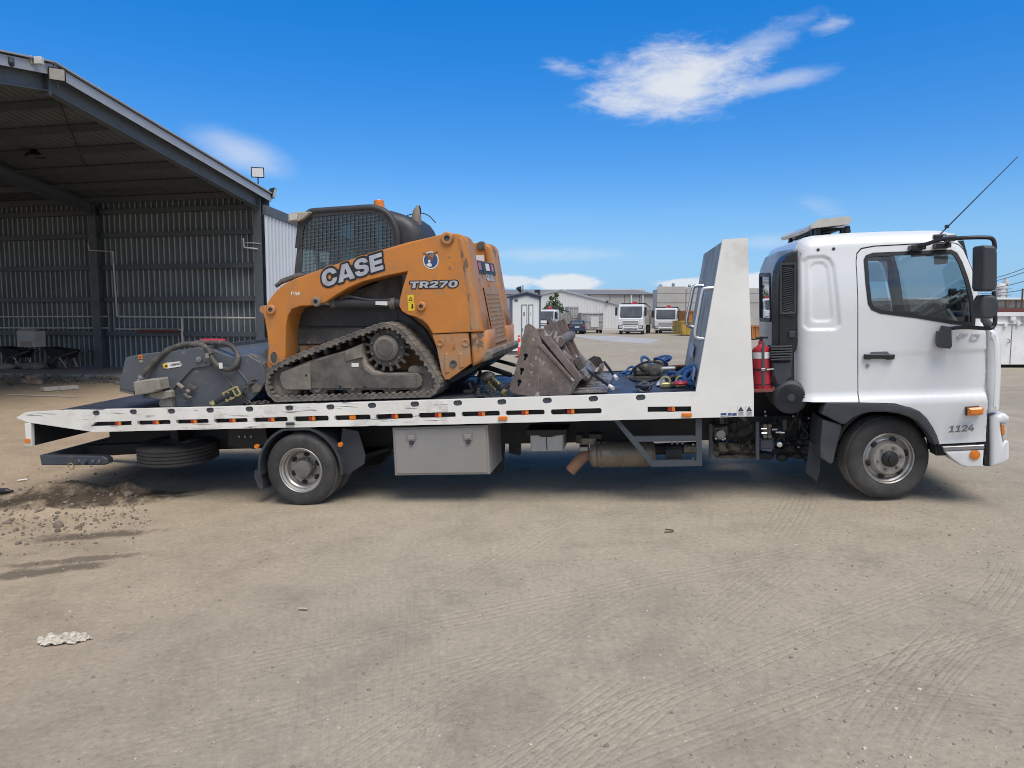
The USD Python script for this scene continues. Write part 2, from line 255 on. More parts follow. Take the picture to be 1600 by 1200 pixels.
def solo(name, mesh, m, label, cat=None, frame=None, group=None, kind=None, smooth=False):
    mesh = cat_(mesh).copy(); b = mesh.bounds; off = np.array([(b[0, 0] + b[1, 0]) / 2, (b[0, 1] + b[1, 1]) / 2, b[0, 2]]); mesh.vertices = mesh.vertices - off
    W = np.eye(4) if frame is None else frame; p = uniq('/World', name); q = usdkit.mesh(stage, p, mesh, LK[m], smooth=smooth); Tm = np.eye(4); Tm[:3, 3] = off
    q.AddTransformOp().Set(mat4(W @ Tm)); cd(q.GetPrim(), label=label, category=cat, group=group, kind=kind); return Node(p, off, W)
def copy_thing(src, name, label, cat, W, group=None):
    p = uniq('/World', name); x = UsdGeom.Xform.Define(stage, p); x.GetPrim().GetReferences().AddInternalReference(src.path)
    x.ClearXformOpOrder(); x.MakeMatrixXform().Set(mat4(W)); x.GetPrim().SetInstanceable(True); cd(x.GetPrim(), label=label, category=cat, group=group); return x
# ------------------------------------------------------------ mesh helpers
def tm(v, f): return trimesh.Trimesh(np.asarray(v, float), np.asarray(f, int), process=False)
def box(x0, x1, y0, y1, z0, z1, b=0.0):
    if b <= 0:
        m = trimesh.creation.box(extents=(x1 - x0, y1 - y0, z1 - z0)); m.apply_translation(((x0 + x1) / 2, (y0 + y1) / 2, (z0 + z1) / 2)); return m
    P = []
    for sx in (0, 1):
        for sy in (0, 1):
            for sz in (0, 1):
                c = np.array([(x0, x1)[sx], (y0, y1)[sy], (z0, z1)[sz]]); s = np.array([1 - 2 * sx, 1 - 2 * sy, 1 - 2 * sz]) * b
                P += [c + s * (0, 1, 1), c + s * (1, 0, 1), c + s * (1, 1, 0)]
    return trimesh.convex.convex_hull(np.array(P))
def obox(c, U, V, N_, lu, lv, ln, b=0.0):
    """box with centre c and axes U, V, N"""
    m = box(-lu / 2, lu / 2, -lv / 2, lv / 2, -ln / 2, ln / 2, b); A = np.stack([np.asarray(a, float) / np.linalg.norm(a) for a in (U, V, N_)], 1)
    m.vertices = m.vertices @ A.T + c
    if np.linalg.det(A) < 0: m.invert()
    return m
def ext(poly, h):
    """shapely polygon(s) extruded 0..h along +z"""
    gs = [g for g in getattr(poly, 'geoms', [poly]) if g.area > 1e-7]
    return trimesh.util.concatenate([trimesh.creation.extrude_polygon(g, h, engine='earcut') for g in gs])
def onplane(mesh, o, U, V, N_):
    """mesh in (u, v, n) mapped to o + uU + vV + nN"""
    m = mesh.copy(); A = np.stack([U, V, N_], 1).astype(float); m.vertices = m.vertices @ A.T + np.asarray(o, float)
    if np.linalg.det(A) < 0: m.invert()
    return m
def plate(poly, y0, y1):
    """polygon in (x, z), maybe with holes, from y0 to y1"""
    if not hasattr(poly, 'area'): poly = Polygon(poly)
    return onplane(ext(poly.buffer(0), y1 - y0), (0, y0, 0), (1, 0, 0), (0, 0, 1), (0, 1, 0))
def inset(P, b):
    P = np.asarray(P, float); n = len(P); a = 0.5 * np.sum(P[:, 0] * np.roll(P[:, 1], -1) - np.roll(P[:, 0], -1) * P[:, 1]); s = 1 if a > 0 else -1
    out = []
    for i in range(n):
        e1 = P[i] - P[i - 1]; e2 = P[(i + 1) % n] - P[i]; e1 /= max(np.linalg.norm(e1), 1e-9); e2 /= max(np.linalg.norm(e2), 1e-9)
        n1, n2 = np.array([-e1[1], e1[0]]) * s, np.array([-e2[1], e2[0]]) * s; m = n1 + n2; k = m @ m
        out.append(P[i] + (m * (2 / k) * b if k > .6 else (n1 + n2) * b * .9))
    return np.array(out)
def prism(P, y0, y1, b=0.0, seg=1):
    """bevelled prism: polygon in (x, z), near face y0, far face y1"""
    P = np.asarray(P, float)
    if b <= 0: return plate(P, y0, y1)
    a = 0.5 * np.sum(P[:, 0] * np.roll(P[:, 1], -1) - np.roll(P[:, 0], -1) * P[:, 1])
    if a < 0: P = P[::-1]
    L = [(b * (1 - math.sin(t)), b * (1 - math.cos(t))) for t in np.linspace(0, math.pi / 2, seg + 1)]
    rings = [(y0 + dy, inset(P, di) if di > 1e-6 else P) for di, dy in L] + [(y1 - dy, inset(P, di) if di > 1e-6 else P) for di, dy in L[::-1]]
    n = len(P); v = np.concatenate([np.column_stack([r[:, 0], np.full(n, y), r[:, 1]]) for y, r in rings]); f = []
    for k in range(len(rings) - 1):
        for i in range(n):
            j = (i + 1) % n; a0, a1, b0, b1 = k * n + i, k * n + j, (k + 1) * n + i, (k + 1) * n + j; f += [(a0, a1, b1), (a0, b1, b0)]
    cap = mapbox_earcut.triangulate_float64(rings[0][1], np.array([n], np.uint32)).reshape(-1, 3)
    m0 = tm(v, f + [tuple(t) for t in cap] + [tuple(t[::-1] + (len(rings) - 1) * n) for t in cap.astype(int)]); m0.fix_normals(); return m0
def tube(P, r, n=8, closed=False, taper=None):
    P = np.asarray(P, float); k = len(P); T_ = np.gradient(P, axis=0) if not closed else np.roll(P, -1, 0) - np.roll(P, 1, 0); T_ /= np.maximum(np.linalg.norm(T_, axis=1, keepdims=True), 1e-9)
    u = np.cross(T_[0], (0, 0, 1)); u = np.cross(T_[0], (1, 0, 0)) if np.linalg.norm(u) < .1 else u; V = []; rr = np.broadcast_to(r if taper is None else taper, (k,))
    for i in range(k):
        u = u - T_[i] * (u @ T_[i]); u /= np.linalg.norm(u); w = np.cross(T_[i], u)
        V += [P[i] + rr[i] * (math.cos(2 * math.pi * j / n) * u + math.sin(2 * math.pi * j / n) * w) for j in range(n)]
    f = []
    for i in range(k if closed else k - 1):
        for j in range(n):
            a, b, c, d = i * n + j, i * n + (j + 1) % n, ((i + 1) % k) * n + j, ((i + 1) % k) * n + (j + 1) % n; f += [(a, b, d), (a, d, c)]
    if not closed:
        V += [P[0], P[-1]]; q = len(V)
        for j in range(n): f += [(q - 2, (j + 1) % n, j), (q - 1, (k - 1) * n + j, (k - 1) * n + (j + 1) % n)]
    return tm(V, f)
def cyl(p0, p1, r, n=16): return tube([p0, p1], r, n)
def smooth_path(P, k=8):
    P = np.asarray(P, float); Q = np.vstack([2 * P[0] - P[1], P, 2 * P[-1] - P[-2]]); out = []
    for i in range(1, len(Q) - 2):
        for t in np.arange(k) / k:
            a, b, c, d = Q[i - 1:i + 3]; out.append(.5 * (2 * b + (c - a) * t + (2 * a - 5 * b + 4 * c - d) * t * t + (3 * b - a - 3 * c + d) * t ** 3))
    return np.array(out + [P[-1]])
def lathe(prof, c, axis='y', n=48):
    """profile of (radius, a) turned about the axis through c; a grows along +axis"""
    th = np.linspace(0, 2 * np.pi, n, endpoint=False); V, f = [], []
    for r, a in prof:
        q = np.column_stack([r * np.cos(th), np.full(n, a), r * np.sin(th)]); V.append(q)
    V = np.concatenate(V)
    for k in range(len(prof) - 1):
        for i in range(n):
            j = (i + 1) % n; f += [(k * n + i, k * n + j, (k + 1) * n + j), (k * n + i, (k + 1) * n + j, (k + 1) * n + i)]
    V = {'y': V, 'z': V[:, [2, 0, 1]], 'x': V[:, [1, 2, 0]]}[axis]; m = tm(V + np.asarray(c, float), f); 
    return m
def hull(P): return trimesh.convex.convex_hull(np.asarray(P, float))
def quad(a, b, c, d): return tm([a, b, c, d], [(0, 1, 2), (0, 2, 3)])
def ico(c, r, sub=1, s=(1, 1, 1)):
    m = trimesh.creation.icosphere(subdivisions=sub, radius=1.0); m.vertices = m.vertices * np.asarray(s) * r + np.asarray(c); return m
def skin(poly, y0, res, disp, flange=.03, side=1):
    """sheet panel over a polygon of (x, z): fine grid bent by disp(x, z) (added to y), its edge folded back by flange"""
    poly = poly if hasattr(poly, 'area') else Polygon(poly); poly = poly.buffer(0); x0, z0, x1, z1 = poly.bounds
    gx, gz = np.meshgrid(np.arange(x0, x1, res), np.arange(z0, z1, res)); g = np.column_stack([gx.ravel(), gz.ravel()])
    inn = poly.buffer(-.45 * res); g = g[shapely.contains_xy(inn, g[:, 0], g[:, 1])]
    rings = []
    for r in [poly.exterior] + list(poly.interiors):
        L = r.length; n = max(8, int(L / res)); pts = [np.array(r.coords)[:-1]]; extra = [r.interpolate(t).coords[0] for t in np.linspace(0, L, n, endpoint=False)]
        allp = sorted({round(r.project(Point(p)), 5) for p in np.vstack([pts[0], extra])}); q = [allp[0]]
        for a in allp[1:]:
            if a - q[-1] > res * .2: q.append(a)
        rings.append(np.array([r.interpolate(t).coords[0] for t in q]))
    P = np.vstack(rings + [g]); D = Delaunay(P).simplices; c = P[D].mean(1); D = D[shapely.contains_xy(poly, c[:, 0], c[:, 1])]
    y = y0 + disp(P[:, 0], P[:, 1]) * side; V = np.column_stack([P[:, 0], y, P[:, 1]])
    ab, ac = P[D[:, 1]] - P[D[:, 0]], P[D[:, 2]] - P[D[:, 0]]; cr = ab[:, 0] * ac[:, 1] - ab[:, 1] * ac[:, 0]; D[cr * side < 0] = D[cr * side < 0][:, ::-1]
    out = [tm(V, D)]; k = 0
    for r in rings:
        n = len(r); a = V[k:k + n]; b = a + (0, flange * side, 0); f = []
        for i in range(n): j = (i + 1) % n; f += [(i, j, n + j), (i, n + j, n + i)]
        m = tm(np.vstack([a, b]), f); out.append(m); k += n
    return out
def text_shape(s, weight=900, stroke=0):
    """lettering as a polygon: capitals 1 high, baseline 0, from u = 0"""
    from PIL import Image, ImageDraw, ImageFont
    ft = ImageFont.truetype(glob.glob('/opt/blender-*/*/datafiles/fonts/Inter.woff2')[0], 120)
    try: ft.set_variation_by_axes([32, weight])
    except Exception: pass
    x0, y0, x1, y1 = ft.getbbox(s, anchor='ls'); im = Image.new('L', (x1 - x0 + 8, y1 - y0 + 8)); ImageDraw.Draw(im).text((4 - x0, 4 - y0), s, 255, ft, anchor='ls')
    on = np.pad(np.asarray(im) > 127, ((0, 0), (1, 1))).astype(np.int8); r, a = np.nonzero(np.diff(on, axis=1) == 1); b = np.nonzero(np.diff(on, axis=1) == -1)[1]
    g = unary_union([sbox(i, -k - 1, j, -k) for i, j, k in zip(a, b, r)]).buffer(.8).buffer(-.8).simplify(.8)
    h = 120 * .727; return shapely.affinity.affine_transform(g, [1 / h, 0, 0, 1 / h, -4 / h, (4 - y0) / h])
def decal(shape, p0, p1, hpx, y, depth=.003, shear=0.0, width=None):
    """text or emblem laid on the truck plane y: baseline from pixel p0 to p1, capitals hpx pixels high"""
    a, b = TX(p0, y), TX(p1, y); U = b - a; x0, _, x1, _ = shape.bounds; w = (x1 - x0) if width is None else width
    d = np.array(p1, float) - p0; n = np.array([d[1], -d[0]]); n /= np.linalg.norm(n); n = -n if n[1] > 0 else n
    V = TX(np.array(p0) + n * hpx, y) - a
    g = shapely.affinity.translate(shape, -x0, 0); m = ext(g, 1.0)
    return onplane(m, a, U / w, V + U / np.linalg.norm(U) * shear * np.linalg.norm(V), (0, -depth, 0))
def chain(path, step=.05, r=.007, lk=.019):
    """open steel links along a path"""
    P = np.asarray(path, float); s = np.r_[0, np.cumsum(np.linalg.norm(np.diff(P, axis=0), axis=1))]; out = []; base = trimesh.creation.torus(lk, r, major_sections=10, minor_sections=5)
    for i, t in enumerate(np.arange(0, s[-1], step * .8)):
        c = np.array([np.interp(t, s, P[:, k]) for k in range(3)]); c2 = np.array([np.interp(min(t + .01, s[-1]), s, P[:, k]) for k in range(3)]) ; T_ = c2 - c
        if np.linalg.norm(T_) < 1e-6: T_ = np.array([1., 0, 0])
        T_ /= np.linalg.norm(T_); u = np.cross(T_, (0, 0, 1)); u = u if np.linalg.norm(u) > .1 else np.cross(T_, (0, 1, 0)); u /= np.linalg.norm(u); w = np.cross(T_, u)
        if i % 2: u, w = w, -u
        m = base.copy(); m.vertices = (m.vertices * (1.45, 1, 1)) @ np.stack([T_, u, w], 1).T + c; out.append(m)
    return out
# ------------------------------------------------------------ ground
def pile(x, y):
    """heaps of dug earth beside the tray's tail, and slight ruts"""
    p = np.stack([x * 1.0, y * 1.0, np.zeros_like(x)], -1); z = np.zeros_like(x)
    for px, py, a, b, h, rot in ((100, 778, .42, .16, .10, .25), (60, 800, .5, .13, .06, .25), (160, 790, .45, .12, .06, .22), (195, 775, .13, .10, .10, 0), (30, 810, .35, .12, .05, .2), (130, 805, .4, .08, .04, .2)):
        c = G(px, py, -.25); dx, dy = x - c[0], y - c[1]; u, v = dx * math.cos(rot) + dy * math.sin(rot), -dx * math.sin(rot) + dy * math.cos(rot)
        z = z + h * np.exp(-(u / a) ** 2 - (v / b) ** 2)
    k = meshkit.fbm(p * 9, 4, 3) - .4; z = z * (1 + 1.6 * k) + np.clip(z * 8, 0, 1) * .05 * (meshkit.fbm(p * 16, 3, 5) - .45)
    left = np.clip((-1.5 - x) / 3, 0, 1) * np.clip((14 - y) / 4, 0, 1)
    z = z + left * (.05 * (meshkit.fbm(p * 1.3, 4, 8) - .5) + .02 * (meshkit.fbm(p * 6, 3, 9) - .5))
    return z + .010 * (meshkit.fbm(p * 2.2, 3, 11) - .5) * np.clip((14 - y) / 4, 0, 1)
def graded(a, b, fine, far, g=1.12):
    c = list(np.arange(a, b + 1e-9, fine)); s = fine
    while c[-1] < far: s *= g; c.append(c[-1] + s)
    lo = [a]; s = fine
    while lo[-1] > -far: s *= g; lo.append(lo[-1] - s)
    return np.array(lo[:0:-1] + c)
gx, gy = graded(-8.5, 7, .06, 900), graded(2.0, 10.5, .045, 900)
X, Y = np.meshgrid(gx, gy); Z = ground_z(X, Y) + pile(X, Y)
idx = np.arange(X.size).reshape(X.shape); a_, b_, c_, d_ = idx[:-1, :-1].ravel(), idx[:-1, 1:].ravel(), idx[1:, 1:].ravel(), idx[1:, :-1].ravel()
GROUND = tm(np.column_stack([X.ravel(), Y.ravel(), Z.ravel()]), np.vstack([np.column_stack([a_, b_, c_]), np.column_stack([a_, c_, d_])]))
def gh(x, y): return float(ground_z(x, y) + pile(np.array([float(x)]), np.array([float(y)]))[0])
def ground_material():
    N, L = {}, []
    def n(k, t, **i): N[k] = (t, i)
    n('g', 'geometry'); n('big', 'noise_texture', scale=.22, detail=6, roughness=.6, distortion=.6); n('mid', 'noise_texture', scale=1.6, detail=9, roughness=.68)
    n('fine', 'noise_texture', scale=26, detail=8, roughness=.72); n('sep', 'separate_xyz')
    for k in ('big', 'mid', 'fine'): L.append(('g.position', k + '.vector'))
    L.append(('g.position', 'sep.vector'))
    n('r1', 'rgb_ramp', ramp=[(.30, (.290, .252, .193)), (.48, (.322, .278, .210)), (.60, (.340, .294, .222)), (.74, (.305, .256, .190))]); L.append(('big.fac', 'r1.fac'))
    n('r2', 'rgb_ramp', ramp=[(.30, (.62, .62, .62)), (.5, (1, 1, 1)), (.70, (1.18, 1.17, 1.15))]); L.append(('mid.fac', 'r2.fac'))
    n('m1', 'mix_color', blend_type='multiply', fac=.55); L += [('r1.color', 'm1.a'), ('r2.color', 'm1.b')]
    n('r3', 'rgb_ramp', ramp=[(.30, (.66, .65, .64)), (.43, (.93, .93, .93)), (.56, (1.03, 1.03, 1.03)), (.70, (1.28, 1.27, 1.24))]); L.append(('fine.fac', 'r3.fac'))
    n('m2', 'mix_color', blend_type='multiply', fac=.9); L += [('m1.result', 'm2.a'), ('r3.color', 'm2.b')]
    # browner earth to the left, damper around the dug heap, darker patch under the tray tail
    n('lx', 'map_range', from_min=-1.0, from_max=-6.5, to_min=0, to_max=1, clamp=True); L.append(('sep.x', 'lx.value'))
    n('br', 'mix_color', blend_type='multiply', b=(1.06, .93, .80)); L += [('lx.result', 'br.fac'), ('m2.result', 'br.a')]
    last = 'br.result'; n('m7', 'noise_texture', scale=5.5, detail=7, roughness=.65); L.append(('g.position', 'm7.vector'))
    c = G(110, 790, -.25)
    for i, (cc, rx, ry, rot, amp, w) in enumerate(((c, 1.15, .38, .22, 2.0, .85), (G(150, 832, -.2), .55, .12, .2, 2.2, .6), (G(60, 885, -.2), .55, .10, .3, 2.4, .55), (G(120, 868, -.2), .5, .07, .28, 2.4, .5), (G(300, 742, -.25), 1.1, .55, .1, .8, .45))):
        k = f'w{i}'
        n(k + 's', 'vector_math', math_type='subtract', vector2=(cc[0], cc[1], 0)); n(k + 'r', 'vector_rotate', rotate_type='z_axis', angle=-rot); n(k + 'm', 'vector_math', math_type='multiply', vector2=(1 / rx, 1 / ry, 0))
        n(k + 'l', 'vector_math', math_type='length'); n(k + 'a', 'math', math_type='multiply_add', value2=amp, value3=-amp * .5); n(k + 'd', 'math', math_type='add')
        n(k + 'f', 'map_range', range_type='smoothstep', from_min=1.35, from_max=.55, to_min=0, to_max=min(1, w * 1.2), clamp=True); n(k + 'x', 'mix_color', blend_type='mix', b=(.062, .047, .033))
        L += [('g.position', k + 's.vector1'), (k + 's.vector', k + 'r.vector'), (k + 'r.vector', k + 'm.vector1'), (k + 'm.vector', k + 'l.vector1'), ('m7.fac', k + 'a.value1'), (k + 'l.value', k + 'd.value1'), (k + 'a.value', k + 'd.value2'), (k + 'd.value', k + 'f.value'), (k + 'f.result', k + 'x.fac'), (last, k + 'x.a')]
        last = k + 'x.result'
    # tyre tread prints: parallel grooves along several lanes
    n('gr', 'noise_texture', scale=45, detail=7, roughness=.75); L.append(('g.position', 'gr.vector'))
    n('peb', 'voronoi_texture', scale=38, feature='f1'); L.append(('g.position', 'peb.vector'))
    n('pr', 'map_range', from_min=.0, from_max=.35, to_min=1.0, to_max=0, clamp=True); L.append(('peb.distance', 'pr.value'))
    n('h0', 'math', math_type='multiply_add', value2=.35); L += [('pr.result', 'h0.value1'), ('gr.fac', 'h0.value3')]
    n('h0b', 'math', math_type='multiply_add', value2=1.1); L += [('fine.fac', 'h0b.value1'), ('h0.value', 'h0b.value3')]
    hl = 'h0b.value'
    n('wob', 'noise_texture', scale=.28, detail=1, roughness=.4); n('wo2', 'vector_math', math_type='multiply_add', vector2=(.45, .45, 0), vector3=(-.22, -.22, 0)); n('wp', 'vector_math', math_type='add')
    L += [('g.position', 'wob.vector'), ('wob.color', 'wo2.vector1'), ('g.position', 'wp.vector1'), ('wo2.vector', 'wp.vector2')]
    rl = np.random.default_rng(4)
    lanes = [((470, 1180), (500, 890), .42, .042), ((560, 1150), (570, 860), .40, .050), ((635, 1100), (655, 900), .34, .05), ((640, 1190), (700, 1080), .3, .05),
             ((440, 1180), (1000, 905), .34, .055), ((880, 880), (1080, 1040), .36, .040), ((960, 950), (1200, 1195), .46, .060), ((1020, 900), (1290, 1180), .40, .045),
             ((820, 1195), (1010, 1060), .5, .05), ((1380, 1130), (1490, 1010), .45, .055), ((1440, 1060), (1500, 990), .36, .05), ((1250, 1050), (1600, 1110), .26, .04), ((1110, 960), (1220, 880), .40, .05), ((1530, 960), (1570, 900), .3, .045), ((300, 1190), (345, 930), .35, .05), ((700, 900), (900, 800), .4, .06), ((1200, 840), (1245, 785), .4, .05), ((300, 1000), (1250, 860), .3, .06), ((200, 1120), (900, 980), .34, .05), ((700, 1190), (1500, 900), .3, .05), ((1000, 820), (1600, 1020), .34, .05), ((900, 1190), (1600, 980), .3, .06)]
    for i, (pa, pb, wd, sp) in enumerate(lanes):
        A, B = G(*pa, 0)[:2], G(*pb, 0)[:2]; d = B - A; ln = np.linalg.norm(d); ang = math.atan2(d[1], d[0]); mid = (A + B) / 2; k = f't{i}'
        n(k + 's', 'vector_math', math_type='subtract', vector2=(mid[0], mid[1], 0)); n(k + 'r', 'vector_rotate', rotate_type='z_axis', angle=-ang); ln *= 1.35; n(k + 'p', 'separate_xyz')
        n(k + 'wv', 'math', math_type='multiply', value2=2 * math.pi / sp); n(k + 'sn', 'math', math_type='sine'); n(k + 'sh', 'map_range', range_type='smoothstep', from_min=-1, from_max=-.1, to_min=0, to_max=1, clamp=True)
        n(k + 'ax', 'math', math_type='absolute'); n(k + 'ay', 'math', math_type='absolute'); n(k + 'nz', 'math', math_type='multiply_add', value2=2.2, value3=-1.25)
        n(k + 'fx', 'map_range', range_type='smoothstep', from_min=ln * .62, from_max=ln * .25, to_min=0, to_max=1, clamp=True); n(k + 'fy', 'map_range', range_type='smoothstep', from_min=wd * .56, from_max=wd * .40, to_min=0, to_max=1, clamp=True)
        n(k + 'mk', 'math', math_type='multiply'); n(k + 'ad', 'math', math_type='add', use_clamp=True); n(k + 'm2', 'math', math_type='multiply'); n(k + 'o', 'math', math_type='subtract', value1=1.0); n(k + 'q', 'math', math_type='multiply'); n(k + 'h', 'math', math_type='multiply_add', value2=-float(rl.uniform(.45, .85)))
        L += [('wp.vector', k + 's.vector1'), (k + 's.vector', k + 'r.vector'), (k + 'r.vector', k + 'p.vector'), (k + 'p.y', k + 'wv.value1'), (k + 'wv.value', k + 'sn.value1'), (k + 'sn.value', k + 'sh.value'),
              (k + 'p.x', k + 'ax.value1'), (k + 'p.y', k + 'ay.value1'), (k + 'ax.value', k + 'fx.value'), (k + 'ay.value', k + 'fy.value'), (k + 'fx.result', k + 'mk.value1'), (k + 'fy.result', k + 'mk.value2'),
              ('mid.fac', k + 'nz.value1'), (k + 'mk.value', k + 'ad.value1'), (k + 'nz.value', k + 'ad.value2'), (k + 'ad.value', k + 'm2.value1'), (k + 'mk.value', k + 'm2.value2'),
              (k + 'sh.result', k + 'o.value2'), (k + 'o.value', k + 'q.value1'), (k + 'm2.value', k + 'q.value2'), (k + 'q.value', k + 'h.value1'), (hl, k + 'h.value3')]
        hl = k + 'h.value'
    n('b', 'bump', strength=.42, distance=.012); n('p', 'principled_bsdf', roughness=.95, specular_ior_level=.15)
    L += [(hl, 'b.height'), ('b.normal', 'p.normal'), (last, 'p.base_color')]
    LK['dirt'] = usdkit.material(stage, '/World/Looks/dirt', N, L, surface='p.BSDF')
ground_material()
gq = usdkit.mesh(stage, '/World/ground', GROUND, LK['dirt'], smooth=True); cd(gq.GetPrim(), label='dusty grey brown dirt yard printed with tyre treads', category='ground', kind='structure')
def slab(name, pts, z, m, label, cat):
    P = [(*G(px, py, z)[:2],) for px, py in pts]; s = ext(Polygon(P), .01); s.apply_translation((0, 0, z - .01))
    return solo(name, s, m, label, cat, kind='structure')
M('yard_concrete', (.40, .39, .37), (.33, .32, .305), sc=.6, rough=.9, dirt=(.26, .24, .21), dsc=.4, dlo=.5, dhi=.7)
slab('pavement', [(884, 523.5), (960, 525), (1035, 531), (1012, 537), (955, 534), (905, 527)], .012, 'yard_concrete', 'pale worn concrete strip across the far yard', 'pavement')
# ------------------------------------------------------------ tow truck
truck = thing('tow_truck', 'white flatbed tow truck numbered 1124 with a long scuffed tilt tray', 'tow truck', (0, 0, 0), TR)
def near(name, px, y0, y1, m, parent=truck, b=0.0, label=None, seg=1):
    return obj(name, prism(TP(px, y0), y0, y1, b, seg), m, parent, label)
zA = Zm(1060, 330, .175); zT = Zm(20, 620, .1375)
# tray: near side rail with its slots, headboard upright in the same plate
rail_px = [(28, 654), (25.5, 652), (39, 644.7), (97, 641.3), (144, 640.4), (330, 636.2), (560, 628.8), (860, 619.8), (1087, 612.6), (1100, 540), (1129, 374), (1168, 371.5), (1174, 540), (1178, 612), (1178, 650.6), (1040, 654.5), (700, 663.2), (380, 669.5), (146.5, 675), (94, 667.4), (44, 660)]
slots = [(141, 205.6, 658.6, 665.6), (214, 266.6, 656.7, 663.7), (274.5, 326, 655.2, 662), (334, 387, 653.8, 660.6), (395, 449.5, 652, 659.5), (458.6, 513.5, 650, 658.5), (522, 579, 648.4, 656.6), (587, 645, 646.6, 654.8), (653.6, 712, 644.6, 652.8), (721, 781, 642.6, 650.6), (790, 851, 640.8, 648.7), (860.6, 940, 638.6, 647.4), (1012, 1080, 635.2, 644)]
holes = []
for i, (x0, x1, y0, y1) in enumerate(slots):
    t = .0 if i in (0, 12) else 1
    s = (-.028 if i < 12 else -.014) * (x1 - x0)
    q = [(x0, y0 - s * .5), (x1, y0 + s * .5), (x1, y1 + s * .5), (x0, y1 - s * .5)]
    if i == 0: q[0] = (x0 + 7, y0 - s * .5)
    g = Polygon(TP(q)); holes.append(g.buffer(-.02).buffer(.02, 6) if t else g)
pocket_c = [(150, 645.4), (208, 643.6), (267.5, 642.6), (328, 641), (389.5, 639.3), (451.8, 637.6), (516, 636), (581, 633.6), (648, 631.5), (715, 629.7), (784, 628), (855, 625.8), (927, 623), (1001, 621)]
pockets = []
for c in pocket_c:
    q = TP([c])[0]; pockets.append(LineString([(q[0] - .018, q[1] - .002), (q[0] + .018, q[1] + .001)]).buffer(.027, 6))
rail_poly = Polygon(TP(rail_px)); xs = TP([(700, 640)])[0][0]
tray = obj('tray', box(*(TP([(60, 640)])[0][0], TP([(1165, 600)])[0][0]), .051, 2.36, ZDECK - .03, ZDECK, 0), 'deck_steel', truck, 'blue grey steel deck plate worn and dusty')
full = rail_poly.difference(unary_union(holes + pockets))
obj('tray_side', plate(full.intersection(sbox(-50, -5, xs, 9)), 0, .05), 'tray_scuffed', truck, 'scraped rear half of the white tray side')
obj('tray_side', plate(full.intersection(sbox(xs, -5, 50, 9)), 0, .05), 'tray_white', truck, 'clean front half of the white tray side with the headboard upright')
for g in pockets: obj('stake_pocket', plate(g, .012, .045), 'frame_grey', truck)
bx0, bx1 = TP([(140, 660)])[0][0], TP([(1176, 640)])[0][0]
obj('tray_beam', box(bx0, bx1, .058, .11, .875, 1.02), 'slot_dark', truck)
obj('tray_far_side', box(bx0 - .7, bx1, 2.31, 2.36, .86, ZDECK + .012), 'under_black', truck)
lampc = [(183, 661.5), (242, 660), (301.6, 659), (362, 657.2), (422.8, 655.4), (486.5, 654), (550, 652.5), (616, 650.5), (684, 648.4), (752, 646.7), (820, 644.8), (891.6, 643), (1049, 639)]
for i, c in enumerate(lampc):
    q = TP([c])[0]; lw, lh = .034, .024
    base = obj('marker_lamp', box(q[0] - lw, q[0] + lw, .03, .057, q[1] - lh, q[1] + lh, .003), 'plastic_black', truck)
    if i != 6: obj('red_lens', box(q[0] - lw, q[0] - .002, .004, .03, q[1] - lh, q[1] + lh, .006), 'lamp_red', base)
    obj('amber_lens', box(q[0] + (.0 if i != 6 else -lw), q[0] + lw, .004, .03, q[1] - lh, q[1] + lh, .006), 'lamp_amber', base)
for c in ((786, 653.4), (1073, 648)):
    q = TP([c])[0]; obj('side_reflector', box(q[0] - .045, q[0] + .045, -.022, -.001, q[1] - .022, q[1] + .022, .008), 'lamp_amber', truck)
q = TP([(454, 661.7)])[0]; obj('rub_block', box(q[0] - .045, q[0] + .045, -.02, -.001, q[1] - .014, q[1] + .014, .003), 'plastic_dark', truck)
# headboard: the rear face, capping and far upright, plus the two handrails
hb = TP([(1087, 612.6), (1100, 540), (1129, 374), (1168, 371.5), (1174, 540), (1178, 612)])
obj('headboard', prism(inset(hb, .012), .051, 2.25), 'headboard_shade', truck, 'sloping headboard box between its uprights with its shade painted grey')
M('sticker_pale_blue', (.25, .36, .55), (.5, .55, .62), sc=6, rough=.5)
hbn = np.array([hb[2][0] - hb[0][0], 0, hb[2][1] - hb[0][1]]); hbn /= np.linalg.norm(hbn); hbo = np.array([hb[0][0], 0, hb[0][1]])
for v0, y0 in ((.07, .30), (.24, .95)):
    obj('rope_hook_plate', onplane(ext(Polygon([(0, 0), (.55, .0), (.55, .12), (0, .12)]), .006), hbo + hbn * v0 + (-.012, y0, 0), (0, 1, 0), hbn, (-hbn[2], 0, hbn[0])), 'sticker_pale_blue', truck)
def handrail(px, y, k): 
    P = TP(px, y); P3 = np.column_stack([P[:, 0], np.full(len(P), y), P[:, 1]]); obj('handrail', tube(smooth_path(P3, 4), .019, 10), 'chrome', truck, smooth=50)
handrail([(1117, 450), (1101, 451), (1097, 456), (1091.5, 487), (1086, 519), (1089, 527.5), (1102, 530)], .12, 0)
handrail([(1099, 446.5), (1087, 447), (1083, 451), (1078, 476), (1073, 501), (1076, 509), (1086, 511.5)], 1.15, 1)
